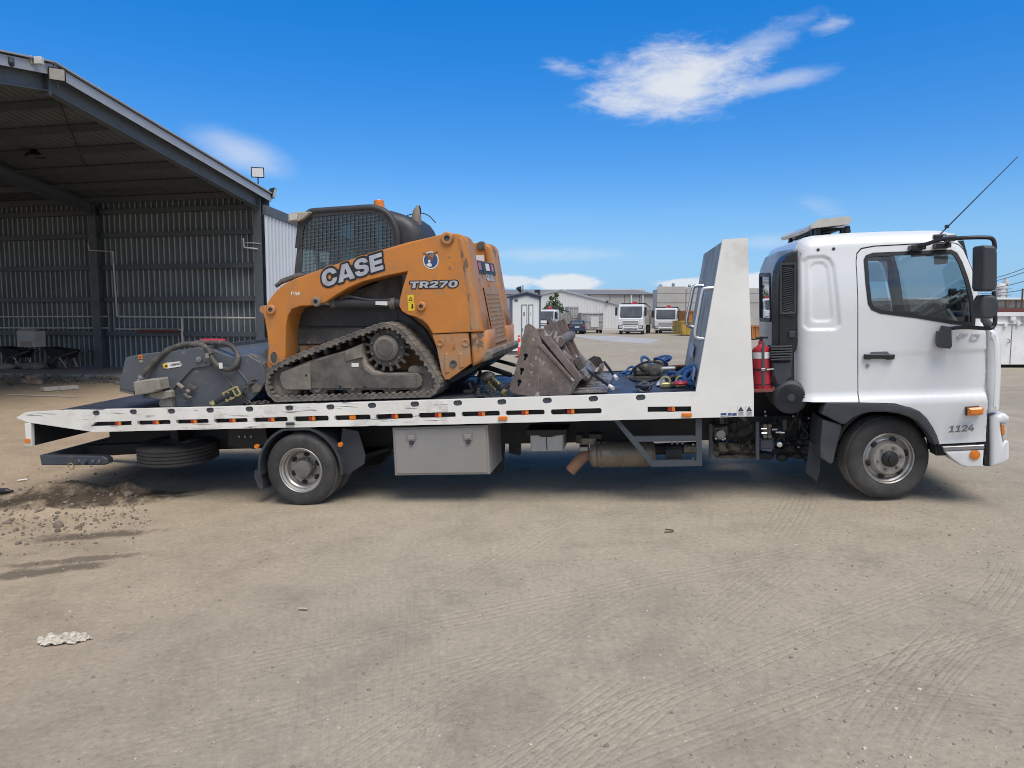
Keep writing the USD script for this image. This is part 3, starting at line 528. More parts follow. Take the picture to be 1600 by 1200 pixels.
# tail of the tray: lamp board across, its white end post and lamps
tl = TP([(38, 662), (48, 660.5), (49, 697), (41, 697.5)], .0)
obj('tail_post', prism(tl, 0, .05, .004), 'tray_white', truck)
tx = tl[:, 0].mean(); tz1, tz0 = tl[:, 1].max(), tl[:, 1].min()
obj('tail_board', box(tx + .0, tx + .02, .051, 2.3, tz0, tz1 - .0), 'under_black', truck)
obj('tail_board', quad((tx, .05, tz1), (tx + .75, .05, .86), (tx + .75, 2.3, .86), (tx, 2.3, tz1)), 'under_black', truck, 'sloping underside of the tray tail')
q = TP([(43.5, 688)])[0]; obj('tail_lamp', box(q[0] - .035, q[0] + .035, -.012, .0, q[1] - .035, q[1] + .02, .008), 'lamp_amber', truck)
q = TP([(43.5, 694.5)])[0]; obj('tail_lamp', box(q[0] - .035, q[0] + .035, -.012, .0, q[1] - .02, q[1] + .012, .004), 'lamp_clear', truck)
# under-run bar and tow arms
near('underrun_end_plate', [(61, 711.5), (75, 711.5), (160, 713), (167, 717), (168, 724), (162, 727), (64, 727)], .1, .2, 'frame_grey', b=.01)
u = TP([(61, 711.5), (61, 727)], .1); obj('underrun_bar', box(u[0][0], u[0][0] + .12, .2, 2.2, u[1][1], u[0][1], .008), 'frame_grey', truck)
near('underrun_arm', [(120, 697), (240, 692), (240, 708), (168, 712), (120, 711)], .62, .72, 'under_black', b=.006)
near('underrun_arm', [(120, 697), (240, 692), (240, 708), (168, 712), (120, 711)], 1.7, 1.8, 'under_black', b=.006)
for c in ((125.5, 719), (147, 720), (157, 720)):
    p = TX(c, .1); obj('bolt', cyl(p, p + (0, -.022, 0), .016, 8), 'steel_dull', truck)
p = TX((134, 721), .1); obj('bolt_head', cyl(p, p + (0, -.05, 0), .03, 10), 'frame_grey', truck)
p = TX((110, 729), .09); th = np.linspace(0, 2 * np.pi, 13)[:-1]
obj('shackle', tube([p + (.035 * math.cos(t), .01, .035 * math.sin(t)) for t in th], .007, 6, closed=True), 'gold_zinc', truck)
# chassis
c0, c1 = TP([(175, 690)], .75)[0][0], WL + .9
for y in (.72, 1.55): obj('chassis_rail', box(c0, c1, y, y + .07, .50, .73), 'under_black', truck)
for y in (.70, 1.55): obj('sub_frame', box(c0 + .3, bx1 - .1, y, y + .09, .735, .86), 'under_black', truck)
for x in np.arange(c0 + .4, c1, .9): obj('cross_member', box(x, x + .08, .79, 1.55, .54, .69), 'under_black', truck)
for x in np.arange(c0 + .5, bx1, .55): obj('deck_bearer', box(x, x + .07, .12, 2.3, .93, 1.035), 'under_black', truck)
obj('inner_tray_rail', box(bx0 + .1, bx1, .42, .50, .80, .93), 'under_black', truck)
near('axle_hanger', [(357, 669), (415, 668), (418, 690), (400, 702), (357, 697)], .45, .7, 'under_black')
for i in range(3): p = TX((375 + 9 * i, 682), .45); obj('bolt', cyl(p, p + (0, -.015, 0), .012, 6), 'steel_dull', truck)
obj('rear_axle', cyl((0, .5, .4), (0, 1.85, .4), .11, 14), 'under_black', truck); obj('differential', ico((0, 1.17, .4), .23, 2), 'under_black', truck)
obj('drive_shaft', cyl((.2, 1.17, .45), (WL - 1.4, 1.17, .6), .05, 10), 'under_black', truck); obj('front_axle', cyl((WL, .5, .36), (WL, 1.9, .36), .07, 10), 'under_black', truck)
obj('leaf_spring', prism([(-.75, .50), (-.4, .42), (0, .40), (.4, .42), (.75, .50), (.75, .47), (.4, .36), (0, .32), (-.4, .36), (-.75, .47)], .60, .70), 'under_black', truck)
# wheels
def wheel(c, kind, far=False, parent=truck, R=.385, zflat=.032, label=None, steer=0.0):
    sy = -1 if far else 1
    RS_ = Rz(math.radians(steer)); c = np.array(c, float)
    def turn(m): m.vertices = (m.vertices - c) @ RS_.T + c; return m
    def L(prof, n=56): return turn(lathe([(r, sy * a) for r, a in prof], c, 'y', n))
    prof = [(.232, .02), (.245, -.002), (.275, -.012), (.32, -.016), (.352, -.006), (.372, .012), (R - .004, .028)]
    tp_ = [(R - .0045, .027), (R, .034)]
    for g in (.062, .1, .138, .176): tp_ += [(R + .001, g - .005), (R - .011, g - .004), (R - .011, g + .004), (R + .001, g + .005)]
    tp_ += [(R, .204), (R - .0045, .212)]; prof2 = [(R - .004, .211), (.352, .246), (.30, .252), (.232, .22)]
    t = trimesh.util.concatenate([L(prof, 72), L(prof2, 72)]); t2 = L(tp_, 72)
    for q_ in (t, t2): q_.vertices[:, 2] = np.maximum(q_.vertices[:, 2], zflat)
    w = obj('wheel', t, 'rubber', parent, label, smooth=40); obj('tread', t2, 'tread', w, smooth=40)
    if kind is None: return w
    if kind == 'rear':
        rp = [(.233, .018), (.240, .004), (.232, -.002), (.224, .004), (.222, .02), (.205, .03), (.200, .06), (.185, .075), (.182, .10), (.165, .125), (.06, .130), (.0, .130)]
    else:
        rp = [(.233, .018), (.240, .004), (.232, -.004), (.224, .004), (.220, .03), (.205, .04), (.20, .06), (.17, .045), (.150, .0), (.142, -.012), (.12, -.014), (.07, -.008), (.0, -.008)]
    r = obj('rim', L(rp), 'rim_steel', w, smooth=25); n = 6
    zo = .118 if kind == 'rear' else .036
    for i in range(n):
        a = 2 * math.pi * (i + (.35 if kind == 'rear' else .2)) / n; ro = .148 if kind == 'rear' else .178; cc = np.array(c) + (ro * math.cos(a), 0, ro * math.sin(a))
        if i % 3 != 2 or kind != 'rear' or True:
            d = trimesh.creation.icosphere(2, 1.0); Ux = np.array([-math.sin(a), 0, math.cos(a)]); Vx = np.array([math.cos(a), 0, math.sin(a)])
            d = onplane(d, cc + (0, sy * zo, 0), Ux * .032, Vx * .021, np.array([0, 1, 0]) * .014); obj('hand_hole', turn(d), 'slot_dark', r, smooth=True)
    if kind == 'rear':
        obj('hub', L([(.118, .13), (.118, .122), (.10, .118), (.092, .05), (.085, .035), (.05, .028), (.0, .028)]), 'hub_dirty', r, smooth=30); nr, nz = .105, .12
    else:
        obj('hub', L([(.074, .0), (.072, -.035), (.06, -.05), (.04, -.055), (.036, -.075), (.0, -.078)]), 'plastic_black', r, smooth=30); nr, nz = .105, -.012
    for i in range(6):
        a = 2 * math.pi * (i + .15) / 6; p = np.array(c) + (nr * math.cos(a), sy * nz, nr * math.sin(a)); obj('wheel_nut', turn(cyl(p, p + (0, -sy * .03, 0), .015, 6)), 'hub_dirty', r)
    return w
wheel((0, .012, .40), 'rear'); wheel((0, .30, .40), None); wheel((WL, .19, .40), 'front', steer=10)
wheel((0, 2.34, .40), 'rear', True); wheel((0, 2.05, .40), None, True); wheel((WL, 2.16, .40), 'front', True, steer=10)
# spare wheel hung flat
sp = TX((279, 704), .50); sw = thing('spare_wheel', 'spare truck tyre slung flat under the tray tail', 'spare wheel', sp, TR)
RS = .43; prof = [(.235, -.08), (.25, -.12), (.33, -.125), (.39, -.11), (RS - .005, -.095), (RS, -.09)]
for g in (-.06, -.02, .02, .06): prof += [(RS, g - .006), (RS - .012, g - .005), (RS - .012, g + .005), (RS, g + .006)]
prof += [(RS, .09), (.39, .11), (.33, .125), (.25, .12), (.235, .08)]
st = lathe(prof, (0, 0, 0), 'z', 64); sr = lathe([(.235, .08), (.24, .095), (.22, .09), (.20, .05), (.15, .03), (.09, .05), (.0, .05)], (0, 0, 0), 'z', 40)
tilt = Ry(math.radians(2)) @ Rx(math.radians(1))
for m_ in (st, sr): m_.vertices = m_.vertices @ tilt.T + sp
obj('tyre', st, 'rubber', sw, smooth=40); obj('rim', sr, 'rim_steel', sw, smooth=30)
obj('spare_carrier', box(sp[0] - .05, sp[0] + .05, .45, .75, sp[2] + .1, .80), 'under_black', truck)
# mudguards and flaps
ar = [(.47 * math.cos(t), .40 + .47 * math.sin(t)) for t in np.linspace(math.radians(-6), math.radians(186), 26)]; ari = [(.445 * math.cos(t), .40 + .445 * math.sin(t)) for t in np.linspace(math.radians(186), math.radians(-6), 26)]
ar = [(min(p[0], 9), min(p[1], .845)) for p in ar]; ari = [(p[0], min(p[1], .825)) for p in ari]
obj('mudguard', plate(ar + ari, .0, .56), 'plastic_dark', truck, 'black mudguard over the rear wheels')
near('mudflap', [(535, 669), (560, 674), (571, 712), (569, 725), (543, 742), (531, 705)], .12, .13, 'plastic_dark', b=0)
near('mudflap', [(398, 735), (409, 737), (411, 765), (404, 762), (397, 745)], .06, .40, 'plastic_dark', label='dirty pale tipped flap behind the rear wheel')
for c in ((402.5, 697), (533, 694)):
    p = TX(c, .02); obj('guard_marker', cyl(p, p + (0, -.03, 0), .024, 12), 'lamp_amber', truck)
# steel toolbox
tbx = obj('toolbox', prism(TP([(613, 668.6), (762, 664), (765.5, 741), (617, 743)], .06), .06, .72, .006), 'toolbox_steel', truck, 'plain steel underbody toolbox')
obj('toolbox_door', prism(TP([(616.5, 671.5), (759, 667), (762, 738), (620.5, 739.8)], .052), .048, .061, .003), 'toolbox_steel', tbx)
for cx, cy in ((642.5, 682.5), (731, 681)):
    q = TP([(cx, cy)], .045)[0]; obj('latch', box(q[0] - .05, q[0] + .05, .040, .049, q[1] - .045, q[1] + .035, .004), 'steel_dull', tbx)
    obj('latch', box(q[0] - .036, q[0] + .036, .034, .0405, q[1] - .028, q[1] + .02, .003), 'toolbox_steel', tbx)
    p = np.array([q[0], .048, q[1] - .06]); obj('lock', cyl(p, p + (0, -.018, 0), .024, 12), 'plastic_dark', tbx)
obj('toolbox_strut', prism(TP([(772, 742), (786, 735), (790, 662), (768, 664)], .75), .74, .80), 'under_black', tbx)
# battery box, brackets
bb = near('tank', [(828, 679), (880, 678), (880, 704.5), (829, 705.5)], .42, .85, 'grey_plastic', b=.012, label='pale grey plastic tank')
near('tank_lid', [(822, 672), (886, 671), (884, 679), (868, 681), (862, 683), (846, 683), (840, 680), (824, 681)], .40, .80, 'under_black', b=.005)
q = TP([(854, 690)], .42)[0]; obj('tank_seam', box(q[0] - .004, q[0] + .004, .414, .42, q[1] - .09, q[1] + .06), 'plastic_dark', bb)
near('air_tank_bracket', [(795, 672), (812, 672), (812, 712), (795, 708)], .8, .9, 'under_black')
# exhaust
ea, eb = TX((930, 711), .42), TX((1024, 708.5), .42); er = .5 * abs(TP([(960, 692)], .42)[0][1] - TP([(960, 731)], .42)[0][1]); ax = (eb - ea)
ex = obj('exhaust_can', tube([ea, ea + ax * .06, ea + ax * .94, eb], 1, 28, taper=[er * .80, er, er, er * .8]), 'exhaust_can', truck, smooth=35)
for t in (.10, .45, .82): obj('clamp_band', tube([ea + ax * t, ea + ax * (t + .025)], er * 1.035, 28), 'gearbox', ex)
for k in range(5): p = ea + ax * (-.02 + 0) + (0, -.02 + .0 * k, (k - 2) * .05); obj('flange_bolt', cyl(p, p + (.06, 0, 0), .014, 6), 'steel_dull', ex)
obj('exhaust_flange', lathe([(0, -.05), (.10, -.05), (er * .95, -.02), (er * .95, .02)], ea, 'x', 24), 'gearbox', truck, smooth=30)
pp = smooth_path([ea + (-.02, 0, -.01), TX((915, 712), .40), TX((905, 720), .37), TX((891, 736), .36)], 5); obj('tail_pipe', tube(pp, .058, 16), 'exhaust_rust', truck, smooth=50)
p = TX((890.3, 736.8), .355); d = pp[-1] - pp[-3]; d /= np.linalg.norm(d); obj('tail_pipe_mouth', cyl(pp[-1] + d * .001, pp[-1] + d * .004, .05, 14), 'slot_dark', truck)
for (x, y, w, h, m_) in ((918, 690, 26, 10, 'gearbox'), (930, 682, 20, 8, 'under_black'), (905, 686, 10, 14, 'under_black'), (940, 697, 22, 5, 'gearbox'), (912, 702, 14, 8, 'steel_dull')):
    near('exhaust_valve', [(x - w / 2, y - h / 2), (x + w / 2, y - h / 2), (x + w / 2, y + h / 2), (x - w / 2, y + h / 2)], .38, .5, m_, b=.006)
# step frame of square tube
fr = Polygon(TP([(958, 656), (966.5, 655.7), (990, 682.5), (1087, 681), (1087, 652), (1096.5, 651.8), (1097, 728), (1019, 729.5), (985.5, 690)], .05))
fr = fr.difference(Polygon(TP([(997, 690.5), (1088, 689), (1088.3, 719.5), (1021, 720.8)], .05)))
obj('step_frame', plate(fr, .05, .10), 'frame_grey', truck)
# pumps, gearbox and valves between the tray and the cab
for px in (1108, 1181): near('support_post', [(px, 662), (px + 5, 662), (px + 5, 719), (px, 719)] if px < 1150 else [(px, 660), (px + 5.5, 660), (px + 5.5, 719), (px, 719)], .3, .36, 'frame_grey', b=.004)
gb = obj('gearbox', prism(TP([(1116, 694), (1150, 690), (1182, 692), (1182, 712), (1150, 714), (1116, 713)], .8), .8, 1.3, .03), 'gearbox', truck)
for px in (1124, 1134, 1146, 1158, 1170): near('gearbox_rib', [(px, 692), (px + 2, 692), (px + 2, 713.5), (px, 713.5)], .785, .8, 'gearbox', gb)
near('gearbox_housing', [(1118, 712), (1150, 710), (1180, 712), (1178, 717), (1118, 716)], .75, 1.2, 'gearbox', gb, b=.01)
near('pump_block', [(1117, 668), (1133, 667), (1133, 687), (1117, 687)], .45, .6, 'gearbox', b=.006)
p = TX((1126, 678), .45); obj('pump_cap', lathe([(0, -.03), (.04, -.03), (.052, -.02), (.055, 0)], p, 'y', 18), 'steel_dull', truck, smooth=30)
for c in ((1118.5, 685), (1132.5, 685), (1129, 686.5)): p = TX(c, .45); obj('bolt', cyl(p, p + (0, -.012, 0), .009, 6), 'chrome', truck)
near('gearbox_cover', [(1135, 662), (1178, 660), (1180, 676), (1165, 682), (1140, 683), (1135, 672)], .7, .9, 'chassis_dust', b=.02)
for a, b in (((1135, 664), (1158, 694)), ((1140, 672), (1150, 690)), ((1122, 664), (1122, 690)), ((1150, 675), (1176, 660)), ((1160, 684), (1180, 694)), ((1128, 664), (1136, 700))):
    P = [TX(a, .62), TX(((a[0] + b[0]) / 2 + 2, (a[1] + b[1]) / 2 - 2), .58), TX(b, .66)]; obj('hydraulic_hose', tube(smooth_path(P, 5), .010, 6), 'under_black', truck)
for k, c in enumerate(((1195, 665), (1202, 665), (1195, 681), (1202, 681))):
    p = TX(c, .36); obj('valve_spool', cyl(p, p + (0, -.03, 0), .02, 8), 'gearbox', truck)
near('valve_block', [(1192, 667), (1205, 667), (1205, 679), (1192, 679)], .34, .48, 'gearbox', b=.006)
for c in ((1189, 670), (1206, 671), (1190, 677), (1212, 675.5), (1217, 676)): p = TX(c, .33); obj('fitting', cyl(p, p + (.05, 0, 0), .008, 6), 'chrome', truck)
near('oil_tank', [(1186, 685), (1210, 684), (1211, 702), (1186, 703)], .36, .75, 'frame_grey', b=.02)
p = TX((1217, 693.5), .36); obj('oil_filter', lathe([(0, -.045), (.025, -.04), (.03, 0), (.03, .06)], p, 'y', 14), 'chrome', truck, smooth=30)
near('relay_box', [(1223, 655), (1230, 655), (1230, 673), (1223, 673)], .35, .45, 'plastic_dark', b=.006)
near('chassis_plate', [(1178, 612), (1262, 612), (1290, 660), (1290, 712), (1220, 716), (1205, 700), (1205, 650), (1178, 650)], .95, 1.0, 'under_black')
for (x, y, r) in ((1212, 660, .03), (1235, 700, .05), (1250, 690, .04), (1222, 714, .05), (1246, 712, .04), (1200, 712, .05), (1193, 711, .05), (1262, 700, .05), (1255, 662, .03), (1240, 655, .02)):
    p = TX((x, y), .6); obj('engine_part', ico(p, r, 1, (1.3, 1, .9)), 'under_black', truck)
for c in ((1195, 643), (1196, 649), (1239, 650), (1263, 653), (1270, 662), (1247, 698)): p = TX(c, .55); obj('bolt', cyl(p, p + (0, -.02, 0), .011, 6), 'steel_dull', truck)
near('engine', [(1215, 655), (1300, 650), (1300, 705), (1225, 708)], 1.05, 1.55, 'under_black', b=.05)

rm = np.random.default_rng(31)
for k in range(46):
    x, y = rm.uniform(1116, 1278), rm.uniform(655, 712); p = TX((x, y), rm.uniform(.55, .9)); a = rm.uniform(.015, .05, 3); m_ = ('under_black', 'chassis_dust', 'plastic_dark', 'under_black', 'gearbox')[int(rm.integers(0, 5 if x < 1190 else 4))]
    if k % 3: obj('engine_fitting', box(p[0] - a[0] * 1.4, p[0] + a[0] * 1.4, p[1] - a[1], p[1] + a[1], p[2] - a[2], p[2] + a[2], .004), m_, truck)
    else: obj('engine_fitting', cyl(p, p + (rm.uniform(-.12, .12), .02, rm.uniform(-.1, .1)), a[0] * .6, 8), m_, truck)
for k in range(12):
    x, y = rm.uniform(1180, 1270), rm.uniform(640, 690); P = [TX((x, y), .6), TX((x + rm.uniform(-14, 14), y + rm.uniform(8, 20)), .55), TX((x + rm.uniform(-25, 25), y + rm.uniform(15, 40)), .65)]; obj('hydraulic_hose', tube(smooth_path(P, 5), rm.uniform(.006, .014), 6), ('under_black', 'plastic_dark', 'chassis_dust')[k % 3], truck)
obj('propshaft_guard', cyl(TX((1015, 702), .7), TX((1092, 699), .7), .06, 12), 'under_black', truck); obj('air_tank', cyl(TX((1040, 706), .62), TX((1066, 705), .62), .075, 14), 'plastic_dark', truck); obj('pipe_end', cyl(TX((1068, 701), .6), TX((1088, 700.5), .6), .045, 12), 'gearbox', truck)
for c in ((1050, 692), (1058, 692), (1066, 692), (1083, 694), (1083, 716)): p = TX(c, .55); obj('bolt', cyl(p, p + (0, -.02, 0), .012, 6), 'steel_dull', truck)
# ------------------------------------------------------------ cab
YC, YF = .10, 2.30                       # near and far skins of the cab
roof_px = [(1246, 470), (1246, 400), (1248.5, 385), (1254, 375), (1263, 369), (1276, 366), (1330, 361.5), (1400, 358.8), (1470, 357.3), (1488, 358.5), (1501, 362.5), (1511, 371), (1519, 384), (1530, 417), (1538, 456), (1542, 500)]
edge = LineString(TP([(1248.5, 640), (1247, 560)] + roof_px, YC)); Rr = .13
zc1, zc0 = TP([(1400, 613)], YC)[0][1], TP([(1400, 627)], YC)[0][1]; zb0 = TP([(1255, 401)], YC)[0]
pan = [Polygon(TP(q, YC)) for q in ([(1259, 408), (1266, 402.5), (1290, 401), (1298, 405), (1303, 415), (1311, 508), (1305, 513), (1263, 513.5), (1257.5, 508)],
                                    [(1270, 417), (1276, 411.5), (1288, 411), (1294, 418), (1299.5, 497), (1295, 500.5), (1274, 500.5), (1270, 497)])]
pan = [p.buffer(-.02).buffer(.03, 6) for p in pan]
ZCR, XCR = TP([(1450, 551)], YC)[0][1], TP([(1350, 550)], YC)[0][0]
def ramp(v, a, b): t = np.clip((v - a) / (b - a), 0, 1); return t * t * (3 - 2 * t)
def cab_disp(x, z):
    pts = shapely.points(x, z); d = shapely.distance(pts, edge); q = np.clip(Rr - d, 0, Rr * .965); y = Rr - np.sqrt(Rr ** 2 - q ** 2)
    y = y + .10 * ramp(z, 1.75, 2.55) ** 1.3
    y = y - .045 * ramp(z, zc1 + .02, zc0 - .02) + .035 * ramp(z, zc0, zc0 - .35)
    for p, dep in zip(pan, (.017, .012)):
        s = np.where(shapely.contains(p, pts), -1, 1) * shapely.distance(pts, p.exterior); y = y + dep * ramp(-s, -.010, .012)
    y = y + .010 * ramp(z, ZCR + .012, ZCR - .012) * ramp(x, XCR, XCR + .8)
    return y
# side body: quarter panel with the band over the door and the outer pillar
body_px = [(1248, 627.5)] + roof_px + [(1539.5, 500), (1533.5, 456), (1525.5, 417), (1514.5, 388), (1505, 379.5), (1490, 376.3), (1370, 382.6), (1349, 386.5), (1341.3, 395), (1339.3, 410), (1339.6, 627.5)]
door_px = [(1341.4, 627.5), (1341, 410), (1343, 396.5), (1350, 388.6), (1370, 384.8), (1490, 378.4), (1504, 381.6), (1512.7, 389.5), (1523.5, 418), (1531.5, 456), (1537.5, 500), (1541, 525), (1540.5, 690), (1466.5, 694), (1463, 681), (1456, 666), (1444, 650.5), (1428, 640), (1410, 633), (1395, 629)]
glass_px = Zm(1300, 330, .1875)((284, 400), (303, 368), (362, 347), (860, 327), (1018, 322), (1062, 347), (1098, 422), (1138, 560), (1173, 720), (1193, 900), (1186, 955), (1000, 936), (700, 886), (400, 848), (332, 818), (304, 770), (288, 600))
seal = Polygon(TP(glass_px, YC)); glz = seal.buffer(-.028)
body = Polygon(TP(body_px, YC)); door = Polygon(TP(door_px, YC)).difference(seal)
zr0 = TP([(1248, 626)], YC)[0]; zr1 = TP([(1246, 470)], YC)[0]; xr = zr1[0]
cabn = obj('cab_side', skin(body, YC, .013, cab_disp), 'white_paint', truck, smooth=True)
doorn = obj('door', skin(door, YC, .018, cab_disp), 'white_paint', truck, 'driver door with FD and 1124 lettering', smooth=True)
def far_disp(x, z): return cab_disp(x, z) + .5 * ramp(z, zr1[1] - .05, zr1[1] + .5) * ramp(x, xr + 1.0, xr + .1)
obj('cab_side', skin(body, YF, .05, far_disp, side=-1), 'white_paint', truck, 'far side of the cab', smooth=32)
obj('door', skin(door, YF, .06, cab_disp, side=-1), 'white_paint', truck, 'far door', smooth=32)
ring = seal.buffer(.006).difference(glz)
obj('window_seal', skin(ring, YC, .03, lambda x, z: cab_disp(x, z) - .004, .02), 'plastic_black', doorn)
obj('window', skin(glz.buffer(.004), YC, .05, lambda x, z: cab_disp(x, z) + .012, .004), 'cab_glass', doorn, smooth=40)
obj('window', skin(glz.buffer(.004), YF, .08, lambda x, z: cab_disp(x, z) + .012, .004, side=-1), 'cab_glass', truck, 'far door window', smooth=40)
# roof and rear wall, swept across
rp = TP(roof_px, YC); inn = inset(np.vstack([rp, [rp[-1][0] - .3, rp[-1][1] - .1], [rp[0][0] + .3, rp[0][1] - .1]]), .03)[:len(rp)]
nroof = 12
rr_ = np.vstack([rp[:nroof], inn[:nroof][::-1]])
obj('roof', plate(rr_, YC + Rr + .09, 1.80), 'white_paint', truck, smooth=35)
silver = M('silver_paint', (.42, .45, .50), (.36, .39, .44), sc=2, rough=.28, metal=.45, dirt=(.3, .29, .28), dsc=2, dlo=.5, dhi=.8, damt=.6)
wz0, wz1 = TP([(1246, 506)], YC)[0][1], TP([(1246, 425)], YC)[0][1]
wt_z = [TX((1182, 482), YF)[2], TX((1187, 422), 2.16)[2], TX((1200, 402), 1.75)[2], TX((1234, 392), .95)[2]]
wall = Polygon([(YC + .1, zr0[1]), (YF - .02, zr0[1]), (YF - .02, wt_z[0]), (2.16, wt_z[1]), (1.75, wt_z[2]), (.95, wt_z[3]), (YC + .1, wt_z[3] - .02)]); win = Polygon([(1.42, wz0), (2.14, wz0 - .02), (2.12, wz1 + .02), (1.45, wz1)]).buffer(-.03).buffer(.03); win2 = shapely.affinity.translate(win, -1.05, 0)
wl = wall.difference(win).difference(win2)
obj('rear_wall', onplane(ext(wl, .03), (xr - .015, 0, 0), (0, 1, 0), (0, 0, 1), (1, 0, 0)), 'silver_paint', truck, 'silver rear wall of the cab')
for w_ in (win, win2):
    obj('rear_window_seal', onplane(ext(w_.buffer(.03).difference(w_.buffer(-.012)), .02), (xr - .03, 0, 0), (0, 1, 0), (0, 0, 1), (1, 0, 0)), 'frame_grey', truck)
    obj('rear_window', onplane(ext(w_.buffer(-.005), .005), (xr - .012, 0, 0), (0, 1, 0), (0, 0, 1), (1, 0, 0)), 'rear_glass', truck)
# front: windscreen, pillars, front panel
wb, wt = TP([(1540, 505)], YC)[0], TP([(1513, 374)], YC)[0]
rs_ = np.column_stack([rp[2:nroof], np.full(nroof - 2, 1.80)])
V_ = np.vstack([[(p[0], 1.80, p[1]) for p in rp[3:nroof]], [(p[0], 2.14, p[1] - .02 - .20 * float(ramp(p[0], xr + 1.0, xr + .1))) for p in rp[3:nroof]]]); k_ = nroof - 3
obj('roof_shoulder', tm(V_, [f for i in range(k_ - 1) for f in ((i, i + 1, k_ + i + 1), (i, k_ + i + 1, k_ + i))]), 'white_paint', truck, 'far shoulder of the cab roof', smooth=40)
obj('windscreen', quad((wb[0], YC + .1, wb[1]), (wb[0], YF - .1, wb[1]), (wt[0], YF - .2, wt[1]), (wt[0], YC + .2, wt[1])), 'cab_glass', truck)
for y0, y1 in ((YC + .07, YC + .17), (YF - .17, YF - .07)):
    obj('front_pillar', hull([(wb[0] + .005, y0 - .03, wb[1]), (wb[0] - .07, y0 - .03, wb[1]), (wb[0] + .005, y1 - .03, wb[1]), (wt[0] + .01, y0 + .05, wt[1]), (wt[0] - .06, y0 + .05, wt[1]), (wt[0] + .01, y1 + .05, wt[1])]), 'plastic_black', truck)
fp = TP([(1543.4, 514), (1552, 512.5), (1560, 516), (1566, 527), (1568.5, 545), (1569.5, 585), (1566.5, 640), (1562, 646.5), (1543, 649.5)], YC)
obj('front_panel', prism(fp, YC + .005, YF - .005, .07, 4), 'white_paint', truck, smooth=32)
obj('cowl', prism(TP([(1536, 503), (1545, 503), (1556, 509), (1563, 516), (1560, 520), (1538, 520)], YC), YC + .09, YF - .09, .01), 'plastic_black', truck)
lz, lx = TP([(1566, 600)], YC)[0][1], TP([(1569, 600)], YC)[0][0]
obj('front_grille', box(lx - .03, lx + .012, .6, 1.8, lz - .2, lz + .25, .01), 'plastic_black', truck)
# floor, inner walls, seats, wheel and dash seen through the window
fz = TP([(1400, 575)], YC)[0][1]
obj('cab_floor', box(xr + .03, fp[:, 0].min() - .02, YC + .06, YF - .06, fz - .04, fz), 'interior', truck)
for y0, y1 in ((.14, .155), (2.245, 2.26)): obj('door_trim', plate(Polygon(TP([(1345, 500), (1538, 520), (1538, 640), (1480, 660), (1420, 625), (1345, 620)], YC)), y0, y1), 'interior', truck)
obj('sleeper_wall', box(xr + .05, xr + .09, YC + .1, YF - .1, fz, zb0[1] + .04), 'interior_light', truck)
xs_ = TP([(1385, 500)], YC)[0]
for yy in (.42, 1.45):
    st_ = obj('seat', box(xs_[0] - .25, xs_[0] + .30, yy, yy + .52, fz + .1, fz + .42, .06), 'seat_cloth', truck)
    obj('seat_back', hull([(xs_[0] - .30 + dx, yy + dy, fz + h) for dx, h in ((-.12, 1.02), (.0, 1.02), (.02, .38), (.17, .38)) for dy in (.03, .49)]), 'seat_cloth', st_)
    obj('headrest', box(xs_[0] - .43, xs_[0] - .33, yy + .12, yy + .40, fz + 1.04, fz + 1.26, .03), 'seat_cloth', st_)
obj('dashboard', prism(TP([(1500, 512), (1508, 492), (1520, 489), (1536, 505), (1540, 560), (1505, 570)], .5), .25, 2.15, .03), 'interior', truck)
cw = TX((1471, 476), .62); th = np.linspace(0, 2 * np.pi, 25)[:-1]; a1, a2 = np.array([.45, 0, .28]), np.array([0, 1, 0]); a1 /= np.linalg.norm(a1)
stw = obj('steering_wheel', tube([cw + .21 * (math.cos(t) * a1 + math.sin(t) * a2) for t in th], .017, 8, closed=True), 'seat_cloth', truck, smooth=60)
obj('steering_spoke', [cyl(cw - a1 * .2, cw + a1 * .2, .014, 6), cyl(cw - a2 * .2, cw + a2 * .2, .014, 6), cyl(cw, cw + (.25, 0, -.38), .035, 8), ico(cw, .065, 1)], 'interior_light', stw)
for c, w, h in (((1488, 458), .06, .09), ((1493, 475), .16, .12), ((1506, 462), .10, .12)): p = TX(c, .75); obj('dash_device', box(p[0] - .03, p[0] + .03, p[1] - w / 2, p[1] + w / 2, p[2] - h / 2, p[2] + h / 2, .01), 'plastic_black', truck)
p = TX((1470, 405), 1.1); obj('inside_mirror', box(p[0] - .02, p[0] + .02, p[1] - .14, p[1] + .14, p[2] - .05, p[2] + .05, .015), 'interior', truck)
p = TX((1438, 398), .6); obj('sun_visor', box(p[0], p[0] + .3, .35, .85, p[2] - .01, p[2] + .01), 'interior_light', truck)
q = Polygon(TP([(1356, 408), (1390, 408), (1390, 440), (1356, 440)], YC)); obj('window_sticker', skin(q, YC, .08, lambda x, z: cab_disp(x, z) + .02, .002), 'mirror_glass_bg', doorn)
